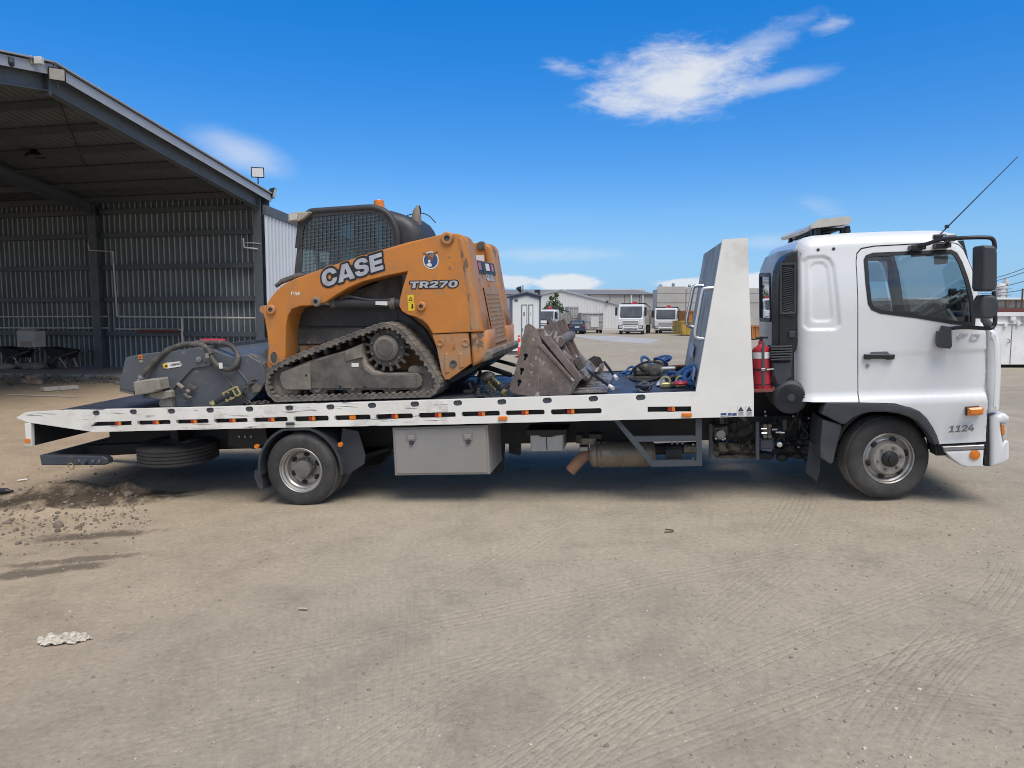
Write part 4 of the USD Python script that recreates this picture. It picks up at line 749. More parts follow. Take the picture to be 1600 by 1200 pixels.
# door furniture and lettering
hq = TP([(1349, 553), (1397, 553.5), (1396, 561), (1385, 562), (1380, 558.5), (1362, 558.5), (1358, 561.5), (1349, 561)], YC)
obj('door_handle', prism(hq, YC - .035, YC - .004, .006), 'plastic_black', doorn)
hb_ = TP([(1361, 550), (1386, 549), (1390, 553), (1390, 561), (1357, 561), (1358, 553)], YC); obj('handle_recess', prism(hb_, YC - .003, YC + .004), 'ink_grey', doorn)
p = TX((1355.3, 571), YC); obj('door_lock', cyl(p, p + (0, -.012, 0), .016, 12), 'steel_dull', doorn)
for c in ((1281.5, 389.5), (1306, 388)): p = TX(c, YC); p[1] = YC + cab_disp(p[0:1], p[2:3])[0]; obj('blanking_plug', cyl(p + (0, .01, 0), p + (0, -.006, 0), .014, 10), 'plastic_dark', cabn)
fd = unary_union([Polygon([(0, 0), (.12, 0), (.27, .42), (.62, .42), (.66, .56), (.32, .56), (.38, .74), (.95, .74), (1.02, 1), (.22, 1), (.05, .56), (-.18, .56), (-.2, .42), (.02, .42)]),
                  Polygon([(1.12, 0), (1.85, 0), (2.05, .18), (2.25, .8), (2.15, 1), (1.40, 1)]).difference(Polygon([(1.44, .22), (1.74, .22), (1.84, .32), (1.98, .7), (1.94, .78), (1.62, .78)]))])
obj('lettering', decal(fd, (1494, 531.5), (1531, 533), 11, YC - .001, .006), 'emblem', doorn)
obj('lettering', decal(text_shape('1124', 900), (1482, 676), (1521, 673.5), 10.5, YC - .052, .003, shear=.25), 'ink_grey', doorn)
ml = TP([(1507, 635.5), (1527, 634), (1531, 636), (1530, 644), (1526, 646), (1507, 647)], YC); b_ = obj('marker_lamp', prism(TP([(1505.5, 634.5), (1526, 633), (1530, 647), (1505.5, 648)], YC), YC - .05, YC - .03, .003), 'plastic_dark', doorn)
obj('amber_lens', prism(ml, YC - .10, YC - .045, .015), 'lamp_amber', b_)
# front corner below the door: bright step strip, skirt, round lamp, bumper
obj('bright_strip', prism(TP([(1471, 697), (1536, 694), (1536, 701), (1474, 704)], YC), YC - .03, YC + .02, .006), 'steel_dull', truck)
obj('skirt_gap', prism(TP([(1466, 692), (1540, 689), (1544, 712), (1470, 712)], YC), YC + .02, YC + .3), 'slot_dark', truck)
sk = obj('skirt', prism(TP([(1474, 704), (1536, 701.3), (1534.5, 727), (1531, 729), (1510, 729.5), (1499, 726), (1485, 716)], YC), YC - .03, YC + .25, .02, 2), 'white_paint', truck, smooth=35)
p = TX((1520.5, 709.5), YC); p[1] = YC - .03; obj('round_lamp', lathe([(0, -.018), (.028, -.016), (.03, -.012), (.042, -.012), (.044, 0)], p, 'y', 18), 'lamp_amber', sk, smooth=30)
obj('bumper_gap', prism(TP([(1539, 652), (1548, 650), (1547, 729), (1541, 729), (1539, 716), (1535.5, 714)], YC), YC + .02, 2.2), 'plastic_black', truck)
bm = TP([(1547.5, 650), (1560, 648.5), (1564, 645.5), (1571, 646), (1576.5, 651), (1577, 659), (1563, 660.5), (1564, 675), (1567, 692), (1572, 686.5), (1576.5, 690), (1577, 716), (1571, 723), (1548, 729.5)], YC)
obj('bumper', prism(bm, YC - .02, YF + .02, .03, 3), 'white_paint', truck, smooth=32)
hl = TP([(1563.5, 660.5), (1574, 662), (1574, 685), (1571, 687), (1567.5, 691.5)], YC)
obj('headlight', prism(hl, YC + .0, YC + .4, .01), 'lamp_clear', truck); obj('indicator', prism(TP([(1564, 664), (1568.5, 664), (1569.5, 678), (1565, 678)], YC), YC - .006, YC + .02), 'lamp_amber', truck)
obj('headlight', prism(hl, YF - .4, YF, .01), 'lamp_clear', truck)
# arch trim, rear guard and flap of the front wheel
zW = Zm(1290, 620, .1416)
arch = zW((-35, 105), (0, 52), (180, 52), (450, 52), (640, 62), (800, 78), (920, 105), (1020, 150), (1100, 225), (1170, 330), (1215, 420), (1243, 510), (1180, 520), (1150, 460), (1090, 370), (1000, 270), (900, 215), (780, 178), (640, 160), (480, 162), (380, 185), (290, 225), (215, 285), (170, 300), (0, 212), (-60, 185))
obj('wheel_arch', prism(TP(arch, YC), YC - .05, YC + .1, .018, 2), 'plastic_dark', truck, smooth=35)
guard = [(1284, 654), (1313, 662), (1315, 666), (1308, 690), (1301, 722), (1297, 725), (1280, 714), (1280, 690)]
obj('front_guard', prism(TP(guard, YC), YC - .03, YC + .42, .02, 2), 'plastic_dark', truck, smooth=35)
obj('arch_liner', prism([(WL + .50 * math.cos(t), .42 + .50 * math.sin(t)) for t in np.linspace(math.radians(10), math.radians(170), 16)] + [(WL + .47 * math.cos(t), .42 + .47 * math.sin(t)) for t in np.linspace(math.radians(170), math.radians(10), 16)], YC + .06, .75), 'slot_dark', truck)
obj('inner_guard', prism([(WL - .75, .55), (WL + .75, .55), (WL + .75, .95), (WL - .75, .95)], .78, .82), 'slot_dark', truck)
near('mudflap', [(1265, 690), (1283, 700), (1281, 735), (1276, 753), (1259, 738), (1262, 716)], .30, .32, 'plastic_dark', b=0)
near('bumper_hinge', [(1461, 692), (1475, 690), (1474, 712), (1463, 712)], .14, .3, 'plastic_black')
# mirrors, brackets, antenna
YM = -.16
ar = obj('mirror_arm', tube(smooth_path([TX((1424, 386), .14), TX((1445, 382), .05), TX((1470, 374.5), -.02), TX((1500, 372), -.12), TX((1540, 371), YM), TX((1551, 374), YM), TX((1554, 382), YM), TX((1554, 390), YM)], 5), .017, 10), 'plastic_black', truck, smooth=60)
obj('mirror_arm', tube(smooth_path([TX((1553, 455), YM), TX((1553.5, 480), YM), TX((1555, 500), YM), TX((1552, 510), YM), TX((1543, 513), YM), TX((1505, 511.5), .0), TX((1478, 514), .06)], 5), .017, 10), 'plastic_black', truck, smooth=60)
for c in ((1432, 387), (1471, 384)): q = TX(c, .14); obj('mirror_bracket', box(q[0] - .06, q[0] + .06, .08, .22, q[2] - .022, q[2] + .022, .006), 'plastic_black', truck)
obj('mirror_bracket', tube([TX((1478, 385), .12), TX((1484, 372), -.03)], .016, 6), 'plastic_black', truck)
q = TX((1484, 371), -.03); obj('mirror_clamp', box(q[0] - .045, q[0] + .045, q[1] - .03, q[1] + .03, q[2] - .035, q[2] + .03, .01), 'steel_dull', truck)
def mirror(px, y0, y1):
    m_ = obj('mirror', prism(TP(px, y0), y0, y1, .025, 3), 'plastic_dark', truck, smooth=35); return m_
mirror([(1535.5, 386), (1538, 383), (1554, 383.5), (1558.5, 387), (1559.5, 395), (1559.5, 446), (1556, 453.5), (1549, 455.5), (1537, 455), (1534.5, 450)], -.27, -.06)
mirror([(1535, 468), (1539, 461.5), (1551, 460.5), (1559, 464), (1562, 473), (1562, 484), (1559, 493), (1550, 498), (1537, 498.5), (1533, 493), (1532.5, 480)], -.26, -.08)
q = TP([(1535, 420)], -.165)[0]; obj('mirror_glass', box(q[0] - .004, q[0] + .004, -.25, -.08, q[1] - .17, q[1] + .17), 'mirror_glass_bg', truck)
obj('lower_bracket', prism(TP([(1466, 518), (1472, 517), (1474, 509), (1486, 511), (1487, 541), (1484, 545), (1468, 543), (1465.5, 537)], .02), .0, .09, .012, 2), 'plastic_dark', truck, smooth=35)
q = TX((1465, 370), .22); obj('antenna_base', box(q[0] - .045, q[0] + .045, .17, .27, q[2] - .02, q[2] + .02, .01), 'plastic_black', truck)
p0, p1 = TX((1469, 366), .2), TX((1590.5, 244.5), .2); obj('antenna', tube([p0, p0 + (p1 - p0) * .1, p0 + (p1 - p0) * .5, p1], 1, 6, taper=[.006, .006, .005, .0035]), 'wire', truck)
q = TX((1479.5, 354), .2); obj('antenna_spring', box(q[0] - .015, q[0] + .015, q[1] - .015, q[1] + .015, q[2] - .015, q[2] + .015, .004), 'plastic_black', truck)
# light bar across the roof, on feet
lbn = TX((1285, 351), .28)
def lbar(y0, y1, px, m_, nm, lb=None): return obj(nm, prism(TP(px, .28), y0, y1, .012), m_, truck, lb)
pl = np.array([(-.16, -.035), (.16, -.01), (.17, .03), (.15, .05), (-.15, .03), (-.17, .0)])
e0, e1 = TX((1329, 345), .25), None
bx = TP([(1301, 347)], .3)[0]
prof = np.array([(-.165, -.045), (.16, -.028), (.175, .0), (.165, .042), (-.10, .034), (-.175, -.015)])
n_ = 7; ys = np.linspace(.28, 1.80, n_)
for i in range(n_ - 1):
    a, b = ys[i] + .004, ys[i + 1] - .004; bend = lambda y: -.05 * ((y - 1.05) / .77) ** 2
    V = [(bx[0] + .03 + u + bend(y), y, bx[1] + .0 + v) for y in (a, b) for u, v in prof]; obj('light_bar_section', hull(V), 'lamp_clear', truck, 'yellowed clear section of the roof light bar' if i in (0, 1) else None)
obj('light_bar_tray', box(bx[0] - .09, bx[0] + .13, .42, 1.7, bx[1] - .065, bx[1] - .046, .005), 'plastic_black', truck)
zroof = TP([(1300, 363)], .3)[0][1]
for yy in (.36, .52, 1.62):
    for dx in (-.12, .14): obj('light_bar_foot', hull([(bx[0] + dx + a, yy + b, z) for z, s in ((zroof - .01, 1.0), (bx[1] - .04, .6)) for a in (-.025 * s, .025 * s) for b in (-.03, .03)]), 'plastic_black', truck)
# intake tower behind the cab, with slanted louvres, bellows, air cleaner
tw = [(1217, 440), (1218.5, 422), (1223, 409), (1230, 399), (1240, 392.5), (1247, 391), (1247, 535), (1245, 545), (1241, 552), (1241, 600), (1220, 604), (1217, 580), (1216, 545)]
twn = obj('intake_tower', prism(TP(tw, .16), .16, .54, .015), 'plastic_black', truck, 'black ribbed air intake tower')
for i in range(26):
    y = 416 + i * 2.9; a, b = TX((1222, y + 1.0), .152), TX((1241, y + 4.4), .152); obj('louvre_slat', obox((a + b) / 2 , b - a, (0, .8, .6), np.cross(b - a, (0, .8, .6)), np.linalg.norm(b - a), .024, .005), 'plastic_dark', twn)
fr_ = Polygon(TP([(1219, 411), (1243, 410), (1243.5, 490), (1219, 491)], .14)); obj('louvre_frame', plate(fr_.difference(Polygon(TP([(1221.5, 414), (1241, 413.3), (1241.3, 487.5), (1221.5, 488)], .14))), .138, .16), 'plastic_dark', twn)
for i in range(6): near('bellows_rib', [(1204.5, 541 + i * 4), (1238, 540 + i * 4), (1238, 542.4 + i * 4), (1204.5, 543.4 + i * 4)], .12, .3, 'plastic_dark', twn, b=.003)
near('intake_duct', [(1206, 565), (1238, 564), (1237, 590), (1226, 603), (1214, 604), (1206, 585)], .14, .5, 'plastic_dark', twn, b=.02)
near('tower_latch', [(1233, 518), (1243, 518), (1243, 527), (1233, 527)], .135, .16, 'plastic_dark', twn, b=.004)
pc = TX((1235.5, 621), .13); acr = .155
acn = obj('air_cleaner', lathe([(0, -.03), (.03, -.03), (.035, -.015), (.125, -.012), (.14, 0), (acr, .02), (acr, .42)], pc, 'y', 40), 'plastic_dark', truck, 'round ribbed black air cleaner', smooth=28)
for k in range(28):
    t = 2 * math.pi * k / 28; d = np.array([math.cos(t), 0, math.sin(t)]); obj('rib', obox(pc + d * .085 + (0, -.016, 0), d, (0, 1, 0), np.cross(d, (0, 1, 0)), .08, .012, .006), 'plastic_black', acn)
# fire extinguisher on its bracket
near('extinguisher_bracket', [(1176, 609.5), (1207, 609), (1211, 605), (1211, 608), (1207, 612.5), (1176, 613)], .08, .36, 'rail_steel_red')
ec = TX((1190.5, 611), .22); eh = TX((1190.5, 541), .22)[2] - ec[2]
fe = thing('fire_extinguisher', 'red fire extinguisher strapped upright between the headboard and the cab', 'fire extinguisher', ec, TR)
obj('cylinder', lathe([(0, .0), (.078, .0), (.083, .012), (.083, eh * .9), (.075, eh * .96), (.045, eh), (.025, eh + .02), (.025, eh + .05), (0, eh + .05)], ec, 'z', 28), 'red_paint', fe, smooth=35)
for t in np.array([3.7]): pass
lab = lathe([(.0845, eh * .74), (.0845, eh * .88)], ec, 'z', 40); obj('label', lab, 'sticker_white', fe, smooth=40)
obj('strap', lathe([(.088, eh * .48), (.088, eh * .52)], ec, 'z', 28), 'plastic_black', fe); obj('strap', lathe([(.088, eh * .16), (.088, eh * .175)], ec, 'z', 28), 'plastic_black', fe)
obj('bracket_band', box(ec[0] - .008, ec[0] + .014, ec[1] - .096, ec[1] - .086, ec[2] + .06, ec[2] + eh + .04), 'frame_grey', fe)
obj('clasp', [box(ec[0] - .02, ec[0] + .02, ec[1] - .105, ec[1] - .088, ec[2] + eh * .47, ec[2] + eh * .53, .004), cyl(ec + (.03, -.095, eh * .5), ec + (.10, -.07, eh * .5), .008, 6)], 'steel_dull', fe)
obj('valve', [cyl(ec + (0, 0, eh + .04), ec + (0, 0, eh + .09), .016, 8), box(ec[0] - .05, ec[0] + .06, ec[1] - .012, ec[1] + .012, ec[2] + eh + .07, ec[2] + eh + .09, .003)], 'plastic_black', fe)
for c in ((1187, 618), (1193, 560)): pass
# warning labels at the foot of the headboard
for cx in (1157.5, 1170.5):
    g = Polygon(TP([(cx - 5.8, 634), (cx + 5.8, 633.4), (cx + 5.8, 649.6), (cx - 5.8, 650)])); s_ = obj('warning_label', plate(g, -.0025, -.0008), 'sticker_white', truck)
    tri = Polygon(TP([(cx - 4.6, 642.6), (cx + 4.6, 642.2), (cx, 635)])); obj('warning_sign', plate(tri.difference(tri.buffer(-.009)), -.004, -.0025), 'ink_black', s_)
    obj('warning_sign', plate(Polygon(TP([(cx - 1.6, 641.4), (cx + 1.4, 641), (cx - .2, 637.5)])), -.004, -.0025), 'ink_grey', s_)
    for j in range(3): obj('warning_text', plate(Polygon(TP([(cx - 4, 644.4 + 1.8 * j), (cx + 4, 644 + 1.8 * j), (cx + 4, 644.8 + 1.8 * j), (cx - 4, 645.2 + 1.8 * j)])), -.004, -.0025), 'ink_grey', s_)
for x0, x1 in ((1126, 1135), (1137.5, 1143), (1144, 1151)): obj('rating_plate', plate(Polygon(TP([(x0, 645.6), (x1, 645.2), (x1, 648.2), (x0, 648.6)])), -.003, -.0008), 'sticker_blue', truck)
obj('rating_plate', plate(Polygon(TP([(1126, 650), (1151, 649), (1151, 649.6), (1126, 650.6)])), -.003, -.0008), 'sticker_blue', truck)
# ------------------------------------------------------------ track loader on the tray
z3 = Zm(390, 290, .275); z7 = Zm(440, 310, .1625)
YT0, YT1, YA, YB, YMID = .24, .66, .34, .72, 1.17
lb_ = TX((560, 628), YT0); ldr = thing('track_loader', 'orange and black compact track loader lettered CASE TR270 parked on the tray', 'track loader', (lb_[0], YMID, ZDECK), TR)
def mir(m): m = m.copy(); m.vertices[:, 1] = 2 * YMID - m.vertices[:, 1]; m.invert(); return m
def lp(name, px, y0, y1, m, b=0.0, seg=1, parent=None, both=False, label=None, smooth=False):
    g = prism(TP(px, y0), y0, y1, b, seg); r = obj(name, g, m, parent or ldr, label, smooth)
    if both: obj(name, mir(g), m, ldr, smooth=smooth)
    return r
# tracks: belt loop, lugs inside and treads outside
loop = np.array([(411, 597), (413, 586), (420, 575), (432, 566.5), (453, 556.5), (500, 538), (582, 507.5), (593, 503.8), (604, 503), (616, 506), (626, 512), (636, 521), (650, 538), (665, 556), (680, 578), (687, 590), (689, 600), (686.5, 609), (679, 618), (668, 624), (650, 628), (560, 629.5), (440, 631.3), (426, 626), (416, 615)], float)
lp_ = smooth_path(np.vstack([loop, loop[:1]]), 5)[:-1]; LP = TP(lp_, YT0)
LP[:, 1] = np.maximum(LP[:, 1], ZDECK + .010)
pl_ = Polygon(LP).buffer(0); inn_ = pl_.buffer(-.055)
belt = plate(pl_.buffer(-.010).difference(inn_), YT0, YT1)
tk = obj('track', belt, 'track_rubber', ldr, 'dusty rubber track on the near side'); tk2 = obj('track', mir(belt), 'track_rubber', ldr)
ext_ = pl_.buffer(-.010).exterior; nt = int(ext_.length / .075); rng = np.random.default_rng(2)
for i in range(nt):
    s = i / nt * ext_.length; a, b = np.array(ext_.interpolate(s).coords[0]), np.array(ext_.interpolate((s + .01) % ext_.length).coords[0]); t = (b - a) / np.linalg.norm(b - a); nrm = np.array([-t[1], t[0]])
    if pl_.contains(Point(a + nrm * .03)): nrm = -nrm
    U, Nn = np.array([t[0], 0, t[1]]), np.array([nrm[0], 0, nrm[1]]); A = np.array([a[0], 0, a[1]])
    for y0, y1, sh in ((YT0 - .004, YT0 + .19, 0), (YT0 + .21, YT1 + .004, .035)):
        c = A + U * sh - Nn * .004; c[1] = (y0 + y1) / 2; m_ = obox(c, U, (0, 1, 0), Nn, .050, y1 - y0, .018, .006); obj('tread_block', m_, 'track_rubber', tk)
    if i % 2 == 0: c = A - Nn * .075; c[1] = .5 * (YT0 + YT1); obj('drive_lug', obox(c, U, (0, 1, 0), Nn, .04, .09, .05, .008), 'track_rubber', tk)
    c = A - Nn * .052; c[1] = YT0 + .03; obj('guide_lug', obox(c, U, (0, 1, 0), Nn, .03, .07, .022, .004), 'track_rubber', tk)
# track frame, sprocket, idlers and rollers
fpx = z3((165, 1090), (182, 1055), (345, 992), (540, 938), (642, 895), (648, 960), (668, 1020), (705, 1052), (765, 1066), (955, 1066), (975, 1085), (982, 1110), (975, 1140), (945, 1160), (345, 1161), (205, 1161), (178, 1140))
tf = lp('track_frame', fpx, YT0 + .05, YT1 - .02, 'frame_dust', .012, 1, both=True)
lp('frame_plate', z3((345, 1008), (540, 950), (632, 985), (650, 1045), (700, 1075), (940, 1078), (955, 1150), (350, 1152)), YT0 + .035, YT0 + .05, 'chassis_dust', .003, parent=tf)
lp('frame_step', z3((540, 942), (635, 905), (640, 975), (545, 1000)), YT0 + .02, YT0 + .05, 'frame_dust', .004, parent=tf)
lp('frame_nose', z3((178, 1062), (345, 1003), (345, 1160), (205, 1160), (180, 1135), (170, 1090)), YT0 + .025, YT0 + .05, 'frame_dust', .006, parent=tf)
for c in ((323, 1078), (515, 1143), (655, 1146)): p = TX(z3(c)[0], YT0 + .03); obj('frame_hole', cyl(p, p + (0, -.006, 0), .014, 10), 'slot_dark', tf)
for c in ((590, 1152), (797, 1150), (400, 1158)): p = TX(z3(c)[0], YT0 + .03); obj('bolt', cyl(p, p + (0, -.016, 0), .016, 6), 'chassis_dust', tf)
obj('data_tag', plate(Polygon(TP(z3((580, 1008), (620, 1008), (620, 1030), (580, 1030)), YT0 + .034)), YT0 + .031, YT0 + .034), 'sticker_white', tf)
sc = TX(z3((775, 922))[0], YT0 + .06); tr_ = .225
teeth = []
for k in range(17): t = 2 * math.pi * k / 17; d = np.array([math.cos(t), 0, math.sin(t)]); teeth.append(obox(sc + d * (tr_ - .01) + (0, .06, 0), d, (0, 1, 0), np.cross(d, (0, 1, 0)), .07, .05, .03, .006))
spk = obj('sprocket', [lathe([(0, .03), (tr_ - .04, .03), (tr_ - .03, .04), (tr_ - .03, .10)], sc, 'y', 34)] + teeth, 'chassis_dust', ldr, 'toothed drive sprocket', smooth=30)
obj('hub', lathe([(0, -.035), (.10, -.035), (.112, -.028), (.115, -.02), (.128, -.018), (.132, -.01), (.135, .03)], sc, 'y', 36), 'frame_dust', spk, smooth=30)
obj('hub_cap', lathe([(0, -.045), (.085, -.043), (.095, -.036)], sc, 'y', 32), 'chassis_dust', spk, smooth=30)
for k in range(9): t = 2 * math.pi * k / 9; p = sc + np.array([math.cos(t), 0, math.sin(t)]) * .165; obj('wheel_nut', cyl(p + (0, .035, 0), p + (0, .01, 0), .013, 6), 'frame_dust', spk)
for c, r in (((205, 1115), .17), ((975, 1112), .16)): p = TX(z3(c)[0], YT0 + .1); obj('idler', lathe([(0, .0), (r * .5, .0), (r * .55, -.02), (r * .9, -.02), (r, -.01), (r, .2), (0, .2)], p, 'y', 30), 'frame_dust', ldr, smooth=30)
p = TX(z3((940, 1050))[0], YT0 + .09); obj('idler_cap', ico(p, .075, 2, (1, .3, .7)), 'frame_dust', ldr, smooth=True)
for c in ((240, 1185), (400, 1178), (598, 1178), (805, 1176)): p = TX(z3(c)[0], YT0 + .10); p[2] = ZDECK + .155; obj('roller', lathe([(0, -.05), (.05, -.05), (.055, -.03), (.09, -.025), (.10, -.015), (.10, .06), (.06, .07), (.06, .15), (.10, .16), (.10, .22)], p, 'y', 26), 'frame_dust', ldr, smooth=30)
# body between the tracks
lp('chassis', z3((215, 690), (430, 660), (860, 500), (865, 720), (1050, 870), (1100, 1090), (1090, 1130), (215, 1130)), YT1 + .01, 2 * YMID - YT1 - .01, 'chassis_dust', .02, label='dusty black lower body')
lp('side_panel', z3((228, 690), (640, 640), (860, 690), (850, 800), (235, 800)), YT1 - .02, YT1 + .01, 'cab_black', .006)
lp('side_box', z3((217, 815), (640, 808), (640, 838), (480, 900), (220, 905)), YT1 - .05, YT1 + .01, 'chassis_dust', .01, label='grey dusty side step box')
for c in ((262, 882), (340, 890)): p = TX(z3(c)[0], YT1 - .05); obj('bolt', cyl(p, p + (0, -.012, 0), .014, 6), 'steel_dull', ldr)
lp('front_brace', z3((207, 908), (400, 906), (345, 990), (210, 1000)), YT1 - .03, YT1 + .02, 'case_worn', .008)
p = TX(z3((272, 930))[0], YT1 - .03); obj('lamp_stub', lathe([(0, -.04), (.03, -.035), (.035, 0)], p, 'y', 12), 'chassis_dust', ldr)
lp('wheel_recess', z3((835, 700), (905, 740), (1000, 820), (1075, 960), (1100, 1090), (1050, 1090), (960, 900), (850, 790)), YT1 - .06, YT1 + .05, 'cab_black', .01)
# lift arm with its rear tower, front leg and the panels below
arm = z3((72, 715), (80, 696), (93, 686), (105, 655), (125, 627), (155, 592), (200, 556), (260, 527), (430, 466), (600, 411), (780, 356), (900, 321), (1010, 296), (1090, 276), (1130, 270), (1175, 272), (1205, 280), (1222, 295), (1233, 320), (1250, 420), (1275, 560), (1305, 700), (1328, 829), (1180, 836), (1040, 842),
         (1012, 795), (985, 770), (945, 748), (898, 735), (862, 712), (848, 682), (853, 640), (868, 580), (884, 528), (896, 488), (780, 511), (640, 546), (560, 581), (490, 622), (430, 663), (370, 681), (285, 685), (240, 702), (218, 738), (206, 800), (204, 960), (190, 1030), (180, 1100), (95, 1100), (98, 1000), (106, 920), (98, 840), (84, 760))
hole_ = Polygon(TP(z3(*[(140 + 22 * math.cos(t), 978 + 36 * math.sin(t)) for t in np.linspace(0, 2 * np.pi, 17)[:-1]]), YA))
ap = Polygon(TP(arm, YA))
armn = lp('lift_arm', arm, YA, YB - .06, 'case_orange', .015, 2, label='near orange lift arm with CASE lettering', smooth=38)
obj('lift_arm', mir(prism(TP(arm, YA), YA, YB - .06, .015, 2)), 'case_orange', ldr, 'far orange lift arm', smooth=38)
obj('leg_eye', plate(hole_, YA - .004, YA + .01), 'chassis_dust', armn)
obj('leg_eye_ring', plate(hole_.buffer(.012).difference(hole_.buffer(-.004)), YA - .008, YA + .005), 'case_worn', armn)
# worn rounded rear corner of the tower
cor = z3((1165, 275), (1205, 280), (1222, 295), (1233, 320), (1250, 420), (1275, 560), (1305, 700), (1328, 829), (1240, 833), (1232, 700), (1215, 560), (1190, 420), (1172, 330))
lp('tower_corner', cor, YA - .006, YB - .02, 'case_worn', .045, 4, parent=armn, label='scraped rounded rear corner of the arm tower', smooth=50)
obj('tower_corner', mir(prism(TP(cor, YA - .006), YA - .006, YB - .02, .045, 4)), 'case_worn', ldr, smooth=50)
pq = lp('rear_side_panel', z3((1036, 846), (1243, 835), (1258, 1012), (1132, 1103), (1108, 1104), (1090, 1070), (1062, 925)), YA + .01, YB + .1, 'case_worn', .012, 2, both=True, label='orange lower side panel', smooth=38)
lp('rear_corner_panel', z3((1248, 834), (1349, 822), (1352, 955), (1325, 1000), (1262, 1030)), YA + .01, YB + .1, 'case_worn', .05, 4, both=True, label='scuffed orange lower corner', smooth=50)
for c in ((1083, 893), (1228, 893), (1158, 1012)): p = TX(z3(c)[0], YA + .01); obj('panel_boss', lathe([(0, -.004), (.022, -.004), (.026, -.012), (.036, -.012), (.04, .0)], p, 'y', 16), 'chassis_dust' if c[0] == 1158 else 'case_worn', pq)
for x in (1118, 1200): lp('panel_rib', z3((x - 12, 955), (x + 12, 953), (x + 16, 1060 if x < 1150 else 1030), (x - 8, 1070 if x < 1150 else 1040)), YA, YA + .02, 'case_worn', .006, parent=pq)
def boss(c, r, y=YA, m='case_worn', parent=None, core=True):
    p = TX(z3(c)[0], y); b = obj('pivot_boss', lathe([(r * .45, -.03), (r * .8, -.03), (r, -.02), (r, .02)], p, 'y', 24), m, parent or armn, smooth=30)
    if core: obj('pivot_pin', lathe([(0, -.012), (r * .45, -.015), (r * .45, .0)], p, 'y', 16), 'chassis_dust', b)
boss((1125, 300), .066); boss((125, 705), .052); boss((978, 686), .048); boss((382, 660), .05, m='frame_dust')
p = TX(z3((93, 703))[0], YA + .1); obj('nose_tab', cyl(p + (0, -.06, 0), p + (0, .14, 0), .042, 14), 'case_worn', armn)
for c in ((980, 750), (1135, 402), (1140, 466)): p = TX(z3(c)[0], YA); obj('plug', lathe([(0, -.004), (.017, -.003), (.019, .0)], p, 'y', 12), 'case_worn', armn)
# lift cylinder
ca, cb = TX(z3((470, 667))[0], YA + .12), TX(z3((862, 668))[0], YA + .12)
cyn = obj('lift_cylinder', [cyl(ca, cb, .052, 18)], 'cab_black', ldr, smooth=40); obj('rod', cyl(TX(z3((385, 662))[0], YA + .12), ca, .028, 12), 'steel_dull', cyn, smooth=40)
obj('cylinder_cap', [cyl(ca - (.01, 0, 0), ca + (.05, 0, 0), .06, 16), cyl(cb - (.12, 0, 0), cb - (.06, 0, 0), .06, 16)], 'chassis_dust', cyn)
obj('cylinder_label', plate(Polygon(TP(z3((716, 657), (783, 657), (783, 680), (716, 678)), YA + .065)), YA + .064, YA + .068), 'sticker_white', cyn)
obj('cylinder_pipe', tube(smooth_path([TX(z3(c)[0], YA + .08) for c in ((515, 640), (560, 630), (620, 640), (700, 652), (800, 650))], 4), .014, 6), 'cab_black', cyn)
# arm lettering, emblem and stickers
cs = text_shape('CASE', 900); w_ = cs.bounds; cs = unary_union([cs]); cs = shapely.affinity.scale(cs, 1.18, 1, origin=(0, 0))
bk = cs.buffer(.13, 4).buffer(.10).buffer(-.10)
def arm_decal(shape, off, dep, m, nm, a, b, h, ref):
    x0, _, x1, _ = ref.bounds; A, B = TX(z3(a)[0], YA), TX(z3(b)[0], YA); U = (B - A) / (x1 - x0); d = np.array(z3(b)[0]) - z3(a)[0]; nn = np.array([d[1], -d[0]]) / np.linalg.norm(d)
    V = TX(np.array(z3(a)[0]) + nn * h, YA) - A; obj(nm, onplane(ext(shapely.affinity.translate(shape, -x0, 0), 1.0), A - (0, off, 0), U, V + .18 * U / np.linalg.norm(U) * np.linalg.norm(V) * (1 if nm else 0), (0, -dep, 0)), m, armn)
arm_decal(bk.buffer(.035), .0012, .0012, 'case_orange', 'lettering_edge', (418, 580), (762, 474), 25.5, cs)
arm_decal(bk, .003, .0012, 'ink_black', 'lettering_back', (418, 580), (762, 474), 25.5, cs)
arm_decal(cs, .0045, .002, 'silver_letter', 'lettering', (418, 580), (762, 474), 25.5, cs)
ts = shapely.affinity.scale(text_shape('TR270', 900), 1.3, 1, origin=(0, 0))
arm_decal(ts.buffer(.15, 4), .003, .0012, 'ink_black', 'lettering_back', (908, 583), (1180, 577), 10.2, ts)
arm_decal(ts, .0045, .002, 'silver_letter', 'lettering', (908, 583), (1180, 577), 10.2, ts)
ec_ = TX(z3((1030, 424))[0], YA); eo = Point(0, 0).buffer(1, 24)
def emb(shape, off, m, nm='eagle_emblem'): obj(nm, onplane(ext(shape, 1.0), ec_ - (0, off, 0), (.082, 0, 0), (0, 0, .088), (0, -.0012, 0)), m, armn)
emb(eo, .0012, 'sticker_white'); emb(eo.buffer(-.13), .0026, 'sticker_blue')
bird = Polygon([(-1.0, .95), (-.55, .80), (-.2, .62), (.05, .78), (.35, .85), (1.1, .95), (.7, .70), (.45, .40), (.30, .20), (.42, -.10), (.2, .05), (.0, -.18), (-.12, .02), (-.3, .12), (-.42, .38), (-.7, .62)])
emb(bird, .004, 'hook_rust'); emb(unary_union([Polygon([(-.62, -.42), (-.1, -.28), (.1, -.5), (.05, -.72), (-.4, -.7)]), Point(-.2, -.1).buffer(.16), Point(.18, .56).buffer(.17)]), .004, 'sticker_white')
